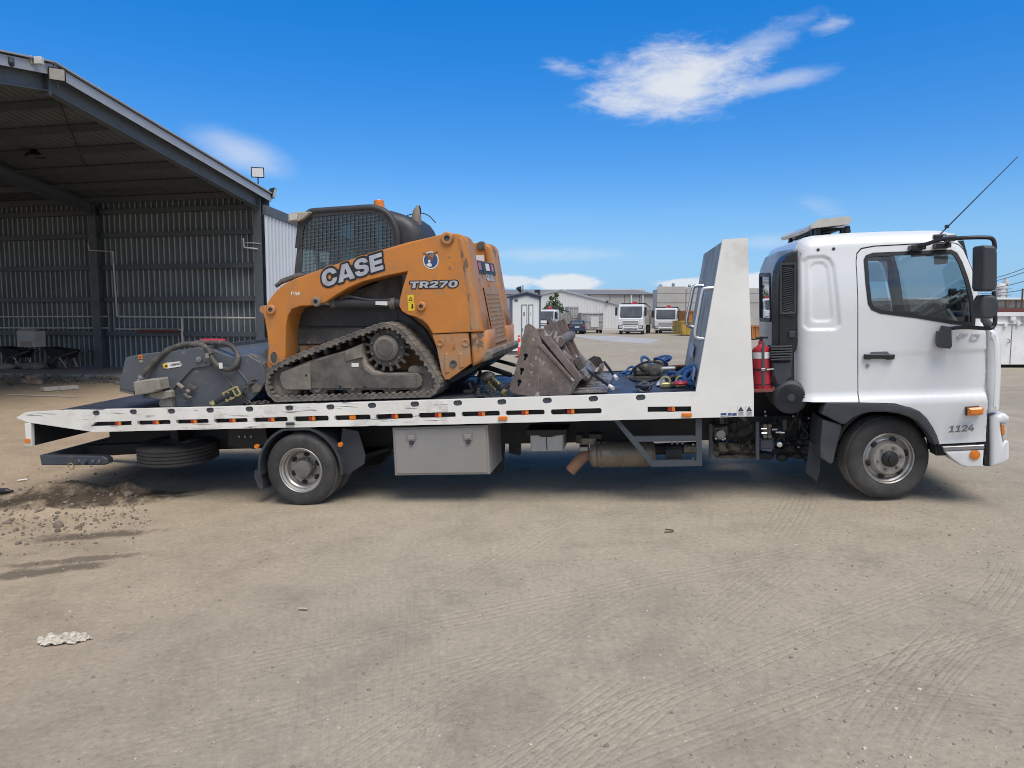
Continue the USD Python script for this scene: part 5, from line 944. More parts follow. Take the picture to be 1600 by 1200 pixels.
for (a, b, c, d) in ((897, 622, 932, 662), (900, 664, 936, 712)):
    s_ = obj('warning_sticker', plate(Polygon(TP(z3((a, b), (c, b - 2), (c + 2, d - 2), (a + 2, d)), YA)), YA - .002, YA - .0006), 'sticker_yellow', armn); mx = (a + c) / 2 + 1
    t_ = Polygon(TP(z3((mx - 13, d - 8), (mx + 13, d - 9), (mx, b + 8)), YA)); obj('warning_sign', plate(t_.difference(t_.buffer(-.007)) if b < 640 else Polygon(TP(z3((mx + 2, b + 8), (mx + 10, b + 8), (mx + 10, b + 26), (mx + 14, b + 26), (mx + 6, b + 38), (mx - 2, b + 26), (mx + 2, b + 26)), YA)), YA - .0034, YA - .002), 'ink_black', s_)
for (x0, y0, x1, y1) in ((236, 602, 243, 622), (248, 604, 253, 612), (256, 604, 262, 623), (264, 608, 273, 623), (275, 606, 284, 622)): obj('worn_marking', plate(Polygon(TP(z3((x0, y0), (x1, y0), (x1 - 2, y1), (x0 + 1, y1)), YA)), YA - .0016, YA - .0004), 'sticker_white', armn)
# hood between the towers: lamp strip, badge, perforated grille, bumper
e0, e1 = TX(z3((1246, 395))[0], YA), TX(z3((1334, 840))[0], YA); vz = e0 - e1; vl = np.linalg.norm(vz); vz /= vl; nz = np.cross((0, 1, 0), vz); nz = nz if nz[0] > 0 else -nz
Yh0, Yh1 = YB - .06, 2 * YMID - YB + .06; org = e1 + nz * (-.03); org = np.array([org[0], 0, org[2]])
hood = [e1 + nz * -.03 - vz * .24, e1 + nz * -.03, e0 + nz * -.03 - vz * .02, e0 + nz * -.30, e1 + nz * -1.2, e1 + nz * -1.2 - vz * .25]
hd = obj('hood', prism([(p[0], p[2]) for p in hood], Yh0, Yh1, .02), 'case_worn', ldr, 'dusty orange engine hood')
def rearp(nm, g, d0, d1, m, parent=hd, label=None): return obj(nm, onplane(ext(g, d1 - d0), org + nz * d0, (0, 1, 0), vz, nz), m, parent, label)
gw0, gw1, gv0, gv1 = Yh0 + .17, Yh1 - .06, -.13, vl * .60
hs = [sbox(gw0 + .03 + i * .054, gv0 + .03 + j * .0475, gw0 + .066 + i * .054, gv0 + .06 + j * .0475) for i in range(int((gw1 - gw0 - .06) / .054)) for j in range(int((gv1 - gv0 - .06) / .0475))]
rearp('grille_backing', sbox(gw0, gv0, gw1, gv1), .001, .004, 'slot_dark')
rearp('grille', sbox(gw0, gv0, gw1, gv1).difference(unary_union(hs)), .012, .02, 'grill_dust', label='perforated rear grille under dust')
lamp_y0, lamp_v = Yh0 + .02, vl * .80
rearp('lamp_strip', sbox(lamp_y0, lamp_v, Yh1 - .02, lamp_v + .13), .002, .012, 'cab_black')
for a, b, m_ in ((.06, .20, 'lamp_red'), (.24, .32, 'cab_black'), (.46, .62, 'sticker_white'), (.72, .84, 'lamp_red')): rearp('tail_lamp' if m_ == 'lamp_red' else 'strip_label', sbox(lamp_y0 + a, lamp_v + .03, lamp_y0 + b, lamp_v + .11), .012, .022, m_)
cs2 = shapely.affinity.affine_transform(text_shape('CASE', 900), [.10, 0, 0, .085, gw0 + .28, vl * .70]); rearp('lettering', cs2, .002, .006, 'silver_letter')
bp = lp('rear_bumper', z3((1322, 946), (1350, 934), (1375, 934), (1382, 955), (1374, 985), (1345, 996), (1325, 1003)), YA + .02, 2 * YMID - YA - .02, 'frame_dust', .02, 2, label='grey steel rear bumper bar')
p = TX(z3((1352, 960))[0], .62); obj('bumper_slot', box(p[0] - .01, p[0] + .02, .56, .66, p[2] - .03, p[2] + .04), 'slot_dark', bp)
lp('belly', z3((1110, 1100), (1262, 1032), (1330, 998), (1330, 1010), (1260, 1060), (1150, 1120)), YA + .1, 2 * YMID - YA - .1, 'under_black')
lp('rear_underbody', z3((1050, 1000), (1262, 1000), (1250, 1060), (1170, 1110), (1090, 1180), (1050, 1180)), YT1 + .02, 2 * YMID - YT1, 'under_black', .02)
# far tower furniture: pin, label, lamp
q0 = TX((757, 374), 2 * YMID - YB + .05)
def fart(px, y): return TX(px, y)
yft = 2 * YMID - YB + .06
p = TX((752, 384), yft); obj('pivot_boss', lathe([(0, -.02), (.03, -.025), (.05, -.02), (.055, .02)], p, 'y', 20), 'chassis_dust', ldr, smooth=30)
obj('data_plate', plate(Polygon(TP([(738, 399), (756.5, 398.5), (757, 411.5), (738.5, 412)], yft)), yft - .004, yft - .001), 'sticker_white', ldr)
p = TX((763.5, 406), yft); obj('tail_lamp', ico(p, .04, 2, (1, .4, 1.7)), 'plastic_black', ldr)
# operator cab with wire mesh
YC0, YC1 = YB, 2 * YMID - YB
cpx = z7((118, 760), (130, 640), (150, 480), (165, 330), (178, 240), (200, 190), (262, 132), (330, 120), (600, 102), (840, 86), (900, 95), (980, 122), (1040, 180), (1085, 260), (1108, 345), (1112, 470), (1115, 560))
wpx = z7((178, 740), (186, 620), (196, 400), (205, 310), (225, 250), (262, 205), (310, 178), (600, 153), (850, 137), (925, 150), (985, 188), (1035, 245), (1062, 320), (1074, 410), (1074, 560), (800, 640), (400, 760))
cpo = np.vstack([TP(cpx, YC0), TP(z7((700, 700), (118, 860)), YC0)]); cP, wP = Polygon(cpo).buffer(0), Polygon(TP(wpx, YC0)).buffer(0)
cside = plate(cP.difference(wP), YC0, YC0 + .035)
cb_ = obj('cab', cside, 'cab_black', ldr, 'black operator cab with wire mesh over the side window'); obj('cab', mir(cside), 'cab_black', ldr)
top = TP(cpx, YC0); it = inset(np.vstack([top, [top[-1][0] - .3, top[-1][1] - .2], [top[0][0] + .3, top[0][1] - .2]]), .04)[:len(top)]
obj('roof', plate(np.vstack([top[2:], it[2:][::-1]]), YC0 + .035, YC1 - .035), 'cab_black', cb_, smooth=30)
bar = tube([(p_[0], YC0 + .02, p_[1]) for p_ in smooth_path(np.column_stack([top, np.zeros(len(top))])[2:], 3)[:, :2]], .035, 8); obj('cab_frame_bar', bar, 'cab_black', cb_, smooth=50)
gl = plate(wP.buffer(.01), YC0 + .018, YC0 + .022); M('cab_tint', (.1, .1, .1)); glass('tint_glass', (.42, .52, .52), extra=.04)
obj('side_window', gl, 'tint_glass', cb_); obj('side_window', mir(gl), 'tint_glass', ldr)
x0, z0, x1, z1 = wP.bounds; wires = []; tl_ = math.radians(4)
for k in range(80):
    for (vert, sp) in ((True, .046), (False, .038)):
        c = (x0 + x1) / 2 if vert else (z0 + z1) / 2; o = (k - 40) * sp
        ln = LineString([(c + o + math.sin(tl_) * -2, z0 - 1), (c + o + math.sin(tl_) * 2, z1 + 1)] if vert else [(x0 - 2, c + o - .14), (x1 + 2, c + o + .14)]); ln = ln.intersection(wP.buffer(.01))
        for s in getattr(ln, 'geoms', [ln]):
            if s.length > .03:
                a, b = s.coords[0], s.coords[-1]; wires.append(cyl((a[0], YC0 + (.006 if vert else .010), a[1]), (b[0], YC0 + (.006 if vert else .010), b[1]), .0040, 5))
M('mesh_wire', (.13, .135, .13), (.08, .08, .08), sc=20, rough=.55, metal=.3)
obj('mesh_guard', wires, 'mesh_wire', cb_)
sx_ = TX(z7((760, 500))[0], 1.17); sfz = TX(z7((600, 800))[0], 1.17)[2]
obj('seat', box(sx_[0] - .45, sx_[0] + .1, .92, 1.42, sfz - .1, sfz + .08, .05), 'seat_cloth', cb_); obj('seat_back', box(sx_[0] - .0, sx_[0] + .14, .95, 1.40, sfz + .05, sfz + .75, .05), 'seat_cloth', cb_)
obj('cab_rear_panel', box(TX(z7((1085, 400))[0], YC0)[0] - .05, TX(z7((1085, 400))[0], YC0)[0] - .01, YC0 + .04, YC1 - .04, sfz - .2, sfz + .35), 'cab_black', cb_)
obj('cab_floor', box(TX(z7((160, 700))[0], YC0)[0], TX(z7((1085, 400))[0], YC0)[0], YC0 + .04, YC1 - .04, sfz - .35, sfz - .3), 'cab_black', cb_)
xf = TX(z7((330, 500))[0], 1.0)
obj('front_pillar', box(xf[0] - .03, xf[0] + .06, YC1 - .12, YC1 - .045, sfz - .3, sfz + .62, .01), 'interior', cb_)
obj('grab_bar', tube(smooth_path([TX(z7(c)[0], 1.3) for c in ((345, 620), (340, 420), (350, 250), (420, 235), (470, 350), (520, 560))], 4), .03, 8), 'interior_light', cb_, smooth=60)
# rear of the cab: rounded black hump, exhaust stack, whip aerial
hump = z7((1000, 125), (1080, 128), (1150, 148), (1240, 178), (1310, 225), (1350, 280), (1375, 340), (1390, 420), (1390, 640), (1000, 640))
hy = .98; obj('rear_cowl', prism(TP(hump, hy), YC0 + .05, YC1 - .05, .12, 5), 'cab_black', ldr, 'rounded black cowl behind the cab', smooth=50)
sp0 = 1.0; st0 = TP(z7((1275, 225), (1340, 250), (1330, 105), (1318, 62), (1303, 75), (1283, 115), (1262, 170)), sp0)
obj('exhaust_stack', tube([TX(z7((1300, 260))[0], sp0), TX(z7((1296, 180))[0], sp0), TX(z7((1304, 120))[0], sp0), TX(z7((1318, 70))[0], sp0)], 1, 14, taper=[.055, .052, .045, .018]), 'frame_dust', ldr, smooth=50)
a, b = TX(z7((1323, 95))[0], sp0 - .02), TX(z7((1332, 130))[0], sp0 - .02); obj('stack_mouth', hull([a + (0, 0, .04), a + (.02, .0, -.0), b + (.012, 0, -.02), b + (-.012, .0, .0), a + (-.006, .02, 0), b + (0, .03, 0)]), 'slot_dark', ldr)
obj('aerial', tube(smooth_path([TX(z7(c)[0], 1.2) for c in ((1205, 165), (1280, 145), (1350, 142), (1420, 170), (1482, 235))], 4), .006, 5), 'wire', ldr)
# beacon and work lamp
p = TX(z7((940, 105))[0], 1.0); bh = TX(z7((935, 18))[0], 1.0)[2] - p[2]
bq = obj('beacon', lathe([(.0, 0), (.07, 0), (.072, .012), (.060, .016), (.056, bh - .01), (.050, bh), (0, bh + .002)], p, 'z', 24), 'lamp_amber', ldr, 'amber beacon on the cab roof', smooth=35)
wl_ = lp('work_lamp', z7((57, 165), (68, 145), (130, 130), (265, 126), (275, 135), (200, 200), (150, 222), (70, 228), (60, 215)), YC0 - .06, YC0 + .16, 'lens_beige', .012, 2, label='dusty beige work lamp at the cab roof front', smooth=35)
lp('work_lamp', z7((57, 165), (68, 145), (130, 130), (265, 126), (275, 135), (200, 200), (150, 222), (70, 228), (60, 215)), YC1 - .16, YC1 + .06, 'lens_beige', .012)
lp('lens', z7((68, 158), (138, 146), (148, 165), (146, 205), (76, 216), (68, 205)), YC0 - .075, YC0 - .058, 'lamp_clear', .006, parent=wl_)
# hoses at the arm knuckle
for k, y in enumerate((.52, .60, .68)): obj('arm_hose', tube(smooth_path([TX((431 + 2 * k, 447 - k), y), TX((440, 441 - k), y), TX((452, 436.5 - k), y), TX((468, 431 - k), y + .04), TX((480, 430), y + .1)], 4), .022, 8), 'hose', ldr, smooth=50)
# quick hitch and front plate
lp('quick_hitch', [(398, 572), (414, 545), (421, 545), (424, 575), (418, 610), (404, 616), (398, 600)], .45, .62, 'chassis_dust', .012); lp('quick_hitch', [(398, 572), (414, 545), (421, 545), (424, 575), (418, 610), (404, 616), (398, 600)], 1.7, 1.87, 'chassis_dust', .012)
lp('hitch_bar', [(404, 560), (412, 556), (416, 600), (406, 604)], .62, 1.7, 'chassis_dust', .01)

# ------------------------------------------------------------ grey sweeper bucket in front of the loader
z4 = Zm(180, 500, .175); YS0, YS1 = .22, 2.06
bk_ = thing('sweeper_bucket', 'dark grey hydraulic sweeper bucket with a HIMAC tag on the loader front', 'sweeper bucket', (TX((330, 630), YS0)[0], YMID, ZDECK), TR)
def sp_(name, px, y0, y1, m, b=0.0, parent=None, label=None, seg=1): return obj(name, prism(TP(px, y0), y0, y1, b, seg), m, parent or bk_, label)
side = z4((36, 555), (52, 500), (90, 345), (110, 330), (230, 305), (400, 285), (640, 262), (700, 255), (742, 240), (850, 262), (1050, 330), (1110, 322), (1190, 315), (1235, 345), (1300, 380), (1335, 470), (1335, 560), (1290, 640), (1180, 745), (1050, 772), (840, 776), (505, 778), (500, 640), (380, 625), (200, 640), (40, 620))
shell = TP(side, YS0)
sp_('near_side', side, YS0, YS0 + .025, 'bucket_grey', .005); sp_('far_side', side, YS1 - .025, YS1, 'bucket_grey', .005)
sp_('upper_side_plate', z4((88, 345), (230, 306), (640, 263), (742, 240), (840, 268), (868, 300), (862, 385), (838, 412), (690, 432), (495, 645), (390, 628), (160, 640), (40, 615), (52, 500)), YS0 - .022, YS0, 'bucket_grey', .005)
# top skin and back between the sides
tt = TP(z4((52, 500), (90, 345), (230, 306), (640, 263), (742, 241), (850, 263), (1050, 331), (1190, 317), (1235, 346), (1300, 381), (1335, 470)), YS0); itn = inset(np.vstack([tt, [tt[-1][0] - .2, tt[-1][1] - .25], [tt[0][0] + .1, tt[0][1] - .2]]), .02)[:len(tt)]
obj('top_skin', plate(np.vstack([tt, itn[::-1]]), YS0 + .03, YS1 - .03), 'bucket_grey', bk_, smooth=25)
sp_('top_blade', z4((740, 236), (860, 225), (860, 262), (742, 242)), YS0 + .03, YS1, 'bucket_grey', .004, label='bare top edge blade')
sp_('back_plate', z4((1250, 345), (1300, 380), (1335, 470), (1330, 560), (1290, 640), (1260, 620), (1290, 500), (1250, 400)), YS0 + .03, YS1 - .03, 'bucket_grey')
sp_('floor_plate', z4((505, 778), (1050, 772), (1180, 745), (1170, 730), (1050, 755), (505, 760)), YS0 + .03, YS1 - .03, 'bucket_grey')
sp_('brush_hood', z4((40, 560), (150, 505), (162, 560), (160, 640), (36, 615)), YS0 - .02, YS1, 'bucket_grey', .008)
sp_('brush_lip', z4((38, 615), (165, 640), (170, 668), (34, 640)), YS0 + .0, YS1, 'beige_cover', .004)
br = [hull([TX(z4((250 + 14 * i, 660))[0], .3 + .15 * (i % 3)) + d for d in ((-.01, 0, 0), (.01, 0, 0), (0, .01, 0))] + [TX(z4((245 + 15 * i, 715))[0], .3 + .15 * (i % 3))]) for i in range(12)]; obj('brush', br, 'plastic_black', bk_, kind='stuff')
sp_('motor_cover', z4((158, 555), (240, 537), (375, 522), (385, 535), (396, 620), (330, 650), (190, 672), (172, 665)), YS0 - .20, YS0 - .02, 'beige_cover', .01, label='dirty beige broom motor cover')
sp_('pivot_bracket', z4((300, 655), (480, 628), (495, 640), (500, 690), (420, 712), (300, 690)), YS0 - .10, YS0 - .02, 'beige_cover', .01)
sp_('skid_foot', z4((395, 712), (500, 690), (503, 780), (400, 782), (382, 750)), YS0 - .06, YS0 + .06, 'beige_cover', .012)
p = TX(z4((752, 350))[0], YS0 - .022); obj('pin', lathe([(0, -.03), (.012, -.03), (.016, -.02), (.03, -.018), (.032, 0)], p, 'y', 14), 'steel_dull', bk_)
obj('pin_clip', tube([TX(z4((770, 355))[0], YS0 - .03), TX(z4((800, 368))[0], YS0 - .03), TX(z4((818, 378))[0], YS0 - .03)], .006, 6), 'chain_steel', bk_)
obj('adjuster', [cyl(TX(z4((560, 570))[0], YS0 - .04), TX(z4((610, 610))[0], YS0 - .06), .022, 8), cyl(TX(z4((640, 630))[0], YS0 - .05), TX(z4((668, 642))[0], YS0 - .05), .02, 8)], 'frame_dust', bk_)
sp_('adjuster_tab', z4((630, 590), (660, 572), (725, 605), (712, 628), (690, 622)), YS0 - .05, YS0 - .03, 'chassis_dust', .003); sp_('adjuster_tab', z4((600, 660), (625, 655), (680, 690), (655, 702)), YS0 - .05, YS0 - .03, 'frame_dust', .003)
obj('side_rib', tube([TX(z4((880, 350))[0], YS0 - .004), TX(z4((960, 470))[0], YS0 - .004), TX(z4((1060, 605))[0], YS0 - .004)], .012, 6), 'bucket_grey', bk_)
obj('side_rib', tube([TX(z4((1080, 420))[0], YS0 - .004), TX(z4((1190, 560))[0], YS0 - .004)], .010, 6), 'bucket_grey', bk_)
sp_('mount_plate', z4((1100, 325), (1200, 300), (1250, 325), (1270, 365), (1330, 385), (1335, 450), (1300, 470), (1240, 560), (1180, 590), (1110, 400)), YS0 + .03, YS0 + .10, 'chassis_dust', .01)
p = TX(z4((1275, 410))[0], YS0 + .03); obj('mount_eye', lathe([(.02, -.02), (.05, -.02), (.06, 0)], p, 'y', 14), 'chassis_dust', bk_)
# stickers and tag
obj('tag', plate(Polygon(TP(z4((438, 392), (470, 380), (590, 368), (607, 395), (600, 412), (470, 432), (448, 428)), YS0)), YS0 - .028, YS0 - .0225), 'sticker_white', bk_, 'white and yellow HIMAC tag')
obj('tag_emblem', plate(Polygon(TP(z4((440, 394), (468, 382), (490, 400), (478, 428), (450, 428)), YS0)), YS0 - .030, YS0 - .0285), 'sticker_yellow', bk_); obj('tag_emblem', plate(Polygon(TP(z4((455, 420), (470, 392), (486, 415)), YS0)), YS0 - .032, YS0 - .0305), 'ink_black', bk_)
hm = shapely.affinity.scale(text_shape('HIMAC', 700), 1.15, 1); obj('lettering', decal(hm, z4((497, 412))[0], z4((592, 396))[0], 3.4, YS0 - .029, .0015), 'ink_black', bk_)
obj('warning_sticker', plate(Polygon(TP(z4((218, 312), (255, 308), (258, 345), (222, 348)), YS0)), YS0 - .028, YS0 - .0225), 'lamp_amber', bk_); obj('warning_sticker', plate(Polygon(TP(z4((226, 358), (262, 352), (264, 376), (232, 380)), YS0)), YS0 - .028, YS0 - .0225), 'beige_cover', bk_)
obj('warning_sign', plate(Polygon(TP(z4((228, 338), (248, 336), (238, 318)), YS0)), YS0 - .030, YS0 - .0285), 'ink_black', bk_)
# hydraulic hoses looping over it, red rod
h1 = [TX(z4(c)[0], y) for c, y in (((225, 520), .10), ((260, 470), .12), ((330, 390), .16), ((430, 300), .19), ((540, 240), .22), ((660, 215), .24), ((770, 225), .24), ((830, 265), .2), ((855, 310), .18))]
obj('hose', tube(smooth_path(h1, 5), .030, 10), 'hose', bk_, smooth=60)
h2 = [TX(z4(c)[0], y) for c, y in (((720, 200), .34), ((830, 205), .34), ((950, 205), .3), ((1040, 235), .26), ((1090, 300), .22), ((1090, 380), .18), ((1040, 435), .16), ((975, 440), .16), ((915, 405), .16), ((865, 345), .18), ((850, 290), .2))]
obj('hose', tube(smooth_path(h2, 5), .028, 10), 'hose', bk_, smooth=60)
h3 = [TX(z4(c)[0], y) for c, y in (((450, 265), .5), ((560, 230), .5), ((640, 222), .45), ((720, 212), .4), ((800, 210), .36))]; obj('hose', tube(smooth_path(h3, 5), .022, 8), 'hose', bk_, smooth=60)
obj('hose_end', [cyl(h1[0], h1[0] - (h1[1] - h1[0]) * 1.0, .02, 8), cyl(h1[0] + (h1[1] - h1[0]) * .0, h1[0] + (h1[1] - h1[0]) * .4, .034, 8)], 'steel_dull', bk_)
obj('hose_tag', [box(*(lambda p: (p[0] - .02, p[0] + .02, p[1] - .035, p[1] - .03, p[2] - .03, p[2] + .03))(TX(z4((958, 405))[0], .14)))], 'sticker_white', bk_)
obj('hose_collar', [box(*(lambda p: (p[0] - .018, p[0] + .018, p[1] - .04, p[1] - .033, p[2] - .025, p[2] + .025))(TX(z4((838, 315))[0], .17)))], 'beige_cover', bk_)
obj('red_rod', tube([TX(z4((770, 183))[0], .7), TX(z4((880, 180))[0], .7), TX(z4((985, 185))[0], .7)], .020, 8), 'red_paint', bk_)

# ------------------------------------------------------------ rusty bucket at the front of the tray
z6 = Zm(700, 440, .2625); YR0, YR1 = .20, 1.95
rb = thing('rusty_bucket', 'scratched rusty brown steel loader bucket lying behind the orange loader', 'loader bucket', (TX((870, 615), YR0)[0], YMID, ZDECK), TR)
def rp_(name, px, y0, y1, m, b=0.0, parent=None, label=None): return obj(name, prism(TP(px, y0), y0, y1, b), m, parent or rb, label)
sidep = z6((366, 645), (372, 612), (392, 560), (425, 420), (440, 335), (452, 300), (456, 268), (466, 255), (484, 252), (510, 268), (535, 300), (560, 372), (620, 440), (690, 520), (752, 590), (735, 640), (722, 672), (640, 678), (480, 682), (385, 662))
sg = Polygon(TP(sidep, YR0)); key = []
for (x, y) in ((463, 440), (440, 525), (425, 595)):
    c = TP(z6((x, y)), YR0)[0]; d = TP(z6((x - 6, y + 25)), YR0)[0]; key.append(unary_union([Point(c).buffer(.022), LineString([c, d]).buffer(.010)]))
obj('near_side', plate(sg.difference(unary_union(key)), YR0, YR0 + .03), 'rust_steel', rb, 'near side plate with three keyhole slots'); obj('far_side', plate(sg, YR1 - .03, YR1), 'rust_steel', rb)
rp_('side_backing', z6((385, 640), (430, 430), (520, 430), (480, 660)), YR0 + .04, YR0 + .05, 'slot_dark')
rp_('side_plate_edge', z6((535, 380), (562, 372), (600, 420), (690, 520), (754, 592), (738, 600), (640, 490)), YR0 - .012, YR0 + .05, 'rust_steel', .004)
rp_('side_seam', z6((533, 385), (538, 385), (540, 640), (535, 640)), YR0 - .004, YR0, 'worn_steel')
# curved back, floor with cutting edge, inner jaw
rp_('back_plate', z6((372, 640), (392, 560), (425, 420), (445, 330), (460, 330), (440, 430), (412, 560), (392, 635)), YR0 + .03, YR1 - .03, 'rust_steel')
fl = [TX(z6((700, 678))[0], YR0 + .03), TX(z6((945, 668))[0], YR0 + .03)]
fx0, fx1, fz_ = TP(z6((385, 668)), YR0)[0][0], TP(z6((945, 672)), YR0)[0][0], ZDECK + .012
obj('floor_plate', hull([(fx0, y, fz_ + z) for y in (YR0 + .03, YR1 - .03) for z in (0, .03)] + [(fx1 - .1, y, fz_ + z) for y in (YR0 + .05, YR1 - .05) for z in (0, .028)] + [(fx1, y, fz_ + z) for y in (YR0 + .05, YR1 - .05) for z in (0, .008)]), 'worn_steel', rb, 'bright worn floor and cutting edge')
for i in range(8):
    y = .35 + i * .2; obj('wear_strip', obox((fx1 - .34, y, fz_ + .030), (1, .5, 0), (-.5, 1, 0), (0, 0, 1), .34, .03, .012, .004), 'rust_steel', rb)
# inner clamshell plate leaning back from the cutting edge to the far top
tp0, tp1 = TX(z6((545, 300))[0], YR0 + .06), TX(z6((770, 590))[0], YR0 + .06)
def lean(nm, p, q, th_, y0, y1, m, b=.004, label=None):
    d = q - p; d[1] = 0; L_ = np.linalg.norm(d); d /= L_; nn = np.array([-d[2], 0, d[0]]); c = (p + q) / 2; c[1] = (y0 + y1) / 2; return obj(nm, obox(c, d, (0, 1, 0), nn, L_, y1 - y0, th_, b), m, rb, label)
lean('inner_shell', tp0 + (-.03, 0, -.05), tp1 + (.0, 0, -.02), .03, YR0 + .10, YR1 - .06, 'rust_steel', label='inner bucket shell')
lean('inner_jaw_edge', tp0 + (.02, 0, .0), tp1 + (.03, 0, 0), .07, YR0 + .04, YR0 + .12, 'rust_steel')
for y in (.75, 1.2, 1.62): lean('inner_rib', tp0 + (.04, 0, .06), tp1 + (-.12, 0, .05), .14, y, y + .03, 'rust_steel')
obj('torque_tube', cyl(tp0 + (.16, .25, -.12), tp0 + (.16, 1.5, -.12), .055, 14), 'rust_steel', rb, smooth=40); lean('inner_step', tp0 + (.36, 0, -.42), tp0 + (.44, 0, -.52), .06, .45, 1.7, 'worn_steel', .012)
for k_, (a_, b_, y_) in enumerate((((640, 330), (700, 385), .9), ((665, 420), (715, 480), .6), ((715, 430), (760, 470), 1.2), ((760, 455), (800, 520), .8))): lean('inner_bracket', TX(z6(a_)[0], y_), TX(z6(b_)[0], y_), .09, y_, y_ + .12, ('chassis_dust', 'rust_steel', 'worn_steel', 'chassis_dust')[k_], .01)
fa, fb_ = TX(z6((598, 220))[0], YR1 - .1), TX(z6((845, 520))[0], YR1 - .1)
lean('far_jaw_edge', fa, fb_, .06, YR1 - .14, YR1 - .04, 'worn_steel', .006); lean('far_jaw_plate', fa + (-.06, 0, -.12), fb_ + (-.1, 0, -.04), .18, YR1 - .2, YR1 - .16, 'worn_steel', .006)
hb2 = TX(z6((575, 325))[0], 1.3); mp = obj('mount_plate', box(hb2[0] - .12, hb2[0] + .08, 1.05, 1.08, hb2[2] - .16, hb2[2] + .10, .01), 'rust_steel', rb)
for i in range(3):
    for j in range(2): obj('mount_slot', box(hb2[0] - .10 + .06 * i, hb2[0] - .06 + .06 * i, 1.044, 1.05, hb2[2] - .10 + .1 * j, hb2[2] - .06 + .1 * j), 'slot_dark', mp)
obj('ram', cyl(TX(z6((615, 380))[0], .7), TX(z6((690, 450))[0], .7), .05, 12), 'chassis_dust', rb); obj('ram_rod', cyl(TX(z6((690, 450))[0], .7), TX(z6((740, 510))[0], .7), .025, 10), 'chrome', rb)
obj('tooth', hull([TX(z6(c)[0], YR0 + d) for c in ((758, 575), (778, 570), (780, 600), (735, 672), (720, 672)) for d in (.0, .10)]), 'chassis_dust', rb)
obj('corner_tooth', hull([TX(z6(c)[0], 1.0 + d) for c in ((905, 490), (930, 480), (925, 540), (880, 560)) for d in (.0, .12)]), 'worn_steel', rb)
# two thin rods across it
for a, b, ya, yb in (((775, 490), (980, 634), .9, .35), ((930, 480), (1002, 575), 1.3, .9)):
    r_ = tube(smooth_path([TX(z6(a)[0], ya), TX(z6(((a[0] + b[0]) / 2, (a[1] + b[1]) / 2))[0], (ya + yb) / 2), TX(z6(b)[0], yb)], 3), .016, 7)
    rr0 = thing('prop_rod', 'thin black rod with a pale tip lying across the cutting edge' if ya < 1 else 'shorter curved black rod beyond the cutting edge', 'rod', TX(z6(b)[0], yb), TR); obj('shaft', r_, 'plastic_black', rr0); p = TX(z6(b)[0], yb); d = p - TX(z6(((a[0] + b[0]) / 2, (a[1] + b[1]) / 2))[0], (ya + yb) / 2); d /= np.linalg.norm(d); obj('tip', cyl(p - d * .06, p + d * .01, .02, 8), 'sticker_white', rr0)
# black rubber wedge
wpts = [TX(z6(c)[0], y) for c in ((830, 465), (868, 442), (905, 450), (932, 492), (880, 515), (845, 500), (838, 480)) for y in (1.55, 1.9)]
solo('rubber_wedge', hull(wpts), 'rubber', 'black rubber wheel wedge lying beyond the rusty bucket edge', 'wheel wedge', TR)

# ------------------------------------------------------------ chains, binders, straps, winch on the deck
def deckpt(px, z=.02): return TZ(px, ZDECK + z)
def binder(nm, label, A, B, w):
    """lever load binder from A to B"""
    d = B - A; L_ = np.linalg.norm(d); d /= L_; s_ = np.cross(d, (0, 1, 0)); s_ /= np.linalg.norm(s_); y_ = np.cross(s_, d); t = thing(nm, label, 'load binder', (A + B) / 2, TR)
    for k in (-1, 1):
        obj('side_bar', obox(A + d * L_ * .62 + s_ * w * k, d, s_, y_, L_ * .46, .02, .045, .004), 'gold_zinc', t)
    for f_ in (.42, .56, .70, .84): obj('cross_plate', obox(A + d * L_ * f_, d, s_, y_, .02, w * 2, .03, .003), 'gold_zinc', t)
    obj('barrel', cyl(A + d * L_ * .34, A + d * L_ * .66, .026, 10), 'plastic_black', t); obj('handle', cyl(A + d * L_ * .04, A + d * L_ * .36, .024, 10), 'plastic_black', t)
    obj('grip', cyl(A - d * .01, A + d * L_ * .10, .034, 10), 'gold_zinc', t); return t
A, B = TX(z4((865, 750))[0], .10), TX(z4((1150, 605))[0], .16); binder('load_binder', 'gold and black load binder propped against the grey sweeper bucket', A, B, .045)
C1 = [B, TX(z4((1220, 560))[0], .2), TX(z4((1300, 500))[0], .26), TX(z4((1320, 470))[0], .30)]
solo('chain', chain(smooth_path(C1, 6)), 'chain_steel', 'dark steel chain rising from the gold binder to the loader hitch', 'chain', TR)
C2 = [TX(z4((1300, 590))[0], .3), TX(z4((1180, 590))[0], .25), TX(z4((1150, 700))[0], .2), deckpt(z4((1220, 745))[0]), deckpt(z4((1330, 715))[0]), deckpt(z4((1390, 700))[0]), deckpt(z4((1300, 740))[0]), deckpt(z4((1200, 755))[0]), deckpt(z4((1360, 735))[0]), deckpt(z4((1240, 735))[0])]
solo('chain', chain(smooth_path(C2, 8)), 'chain_steel', 'heaped dark chain on the deck by the front of the track', 'chain', TR)
solo('chain', chain(smooth_path([A, TX(z4((850, 775))[0], .06), TX(z4((845, 800))[0], .03)], 6)), 'chain_steel', 'short chain end hooked in the tray pocket below the gold binder', 'chain', TR)
solo('tow_lug', hull([TX(z4(c)[0], y) for c in ((1215, 600), (1260, 560), (1310, 590), (1290, 640), (1230, 650)) for y in (.2, .3)]), 'chassis_dust', 'dark steel hook block between the chain and the track', 'hook block', TR)
zq = Zm(690, 540, .1)
A, B = TX(zq((1000, 750))[0], .32), TX(zq((720, 500))[0], .62); binder('load_binder', 'load binder with a pale gold handle leaning behind the loader', A, B, .035)
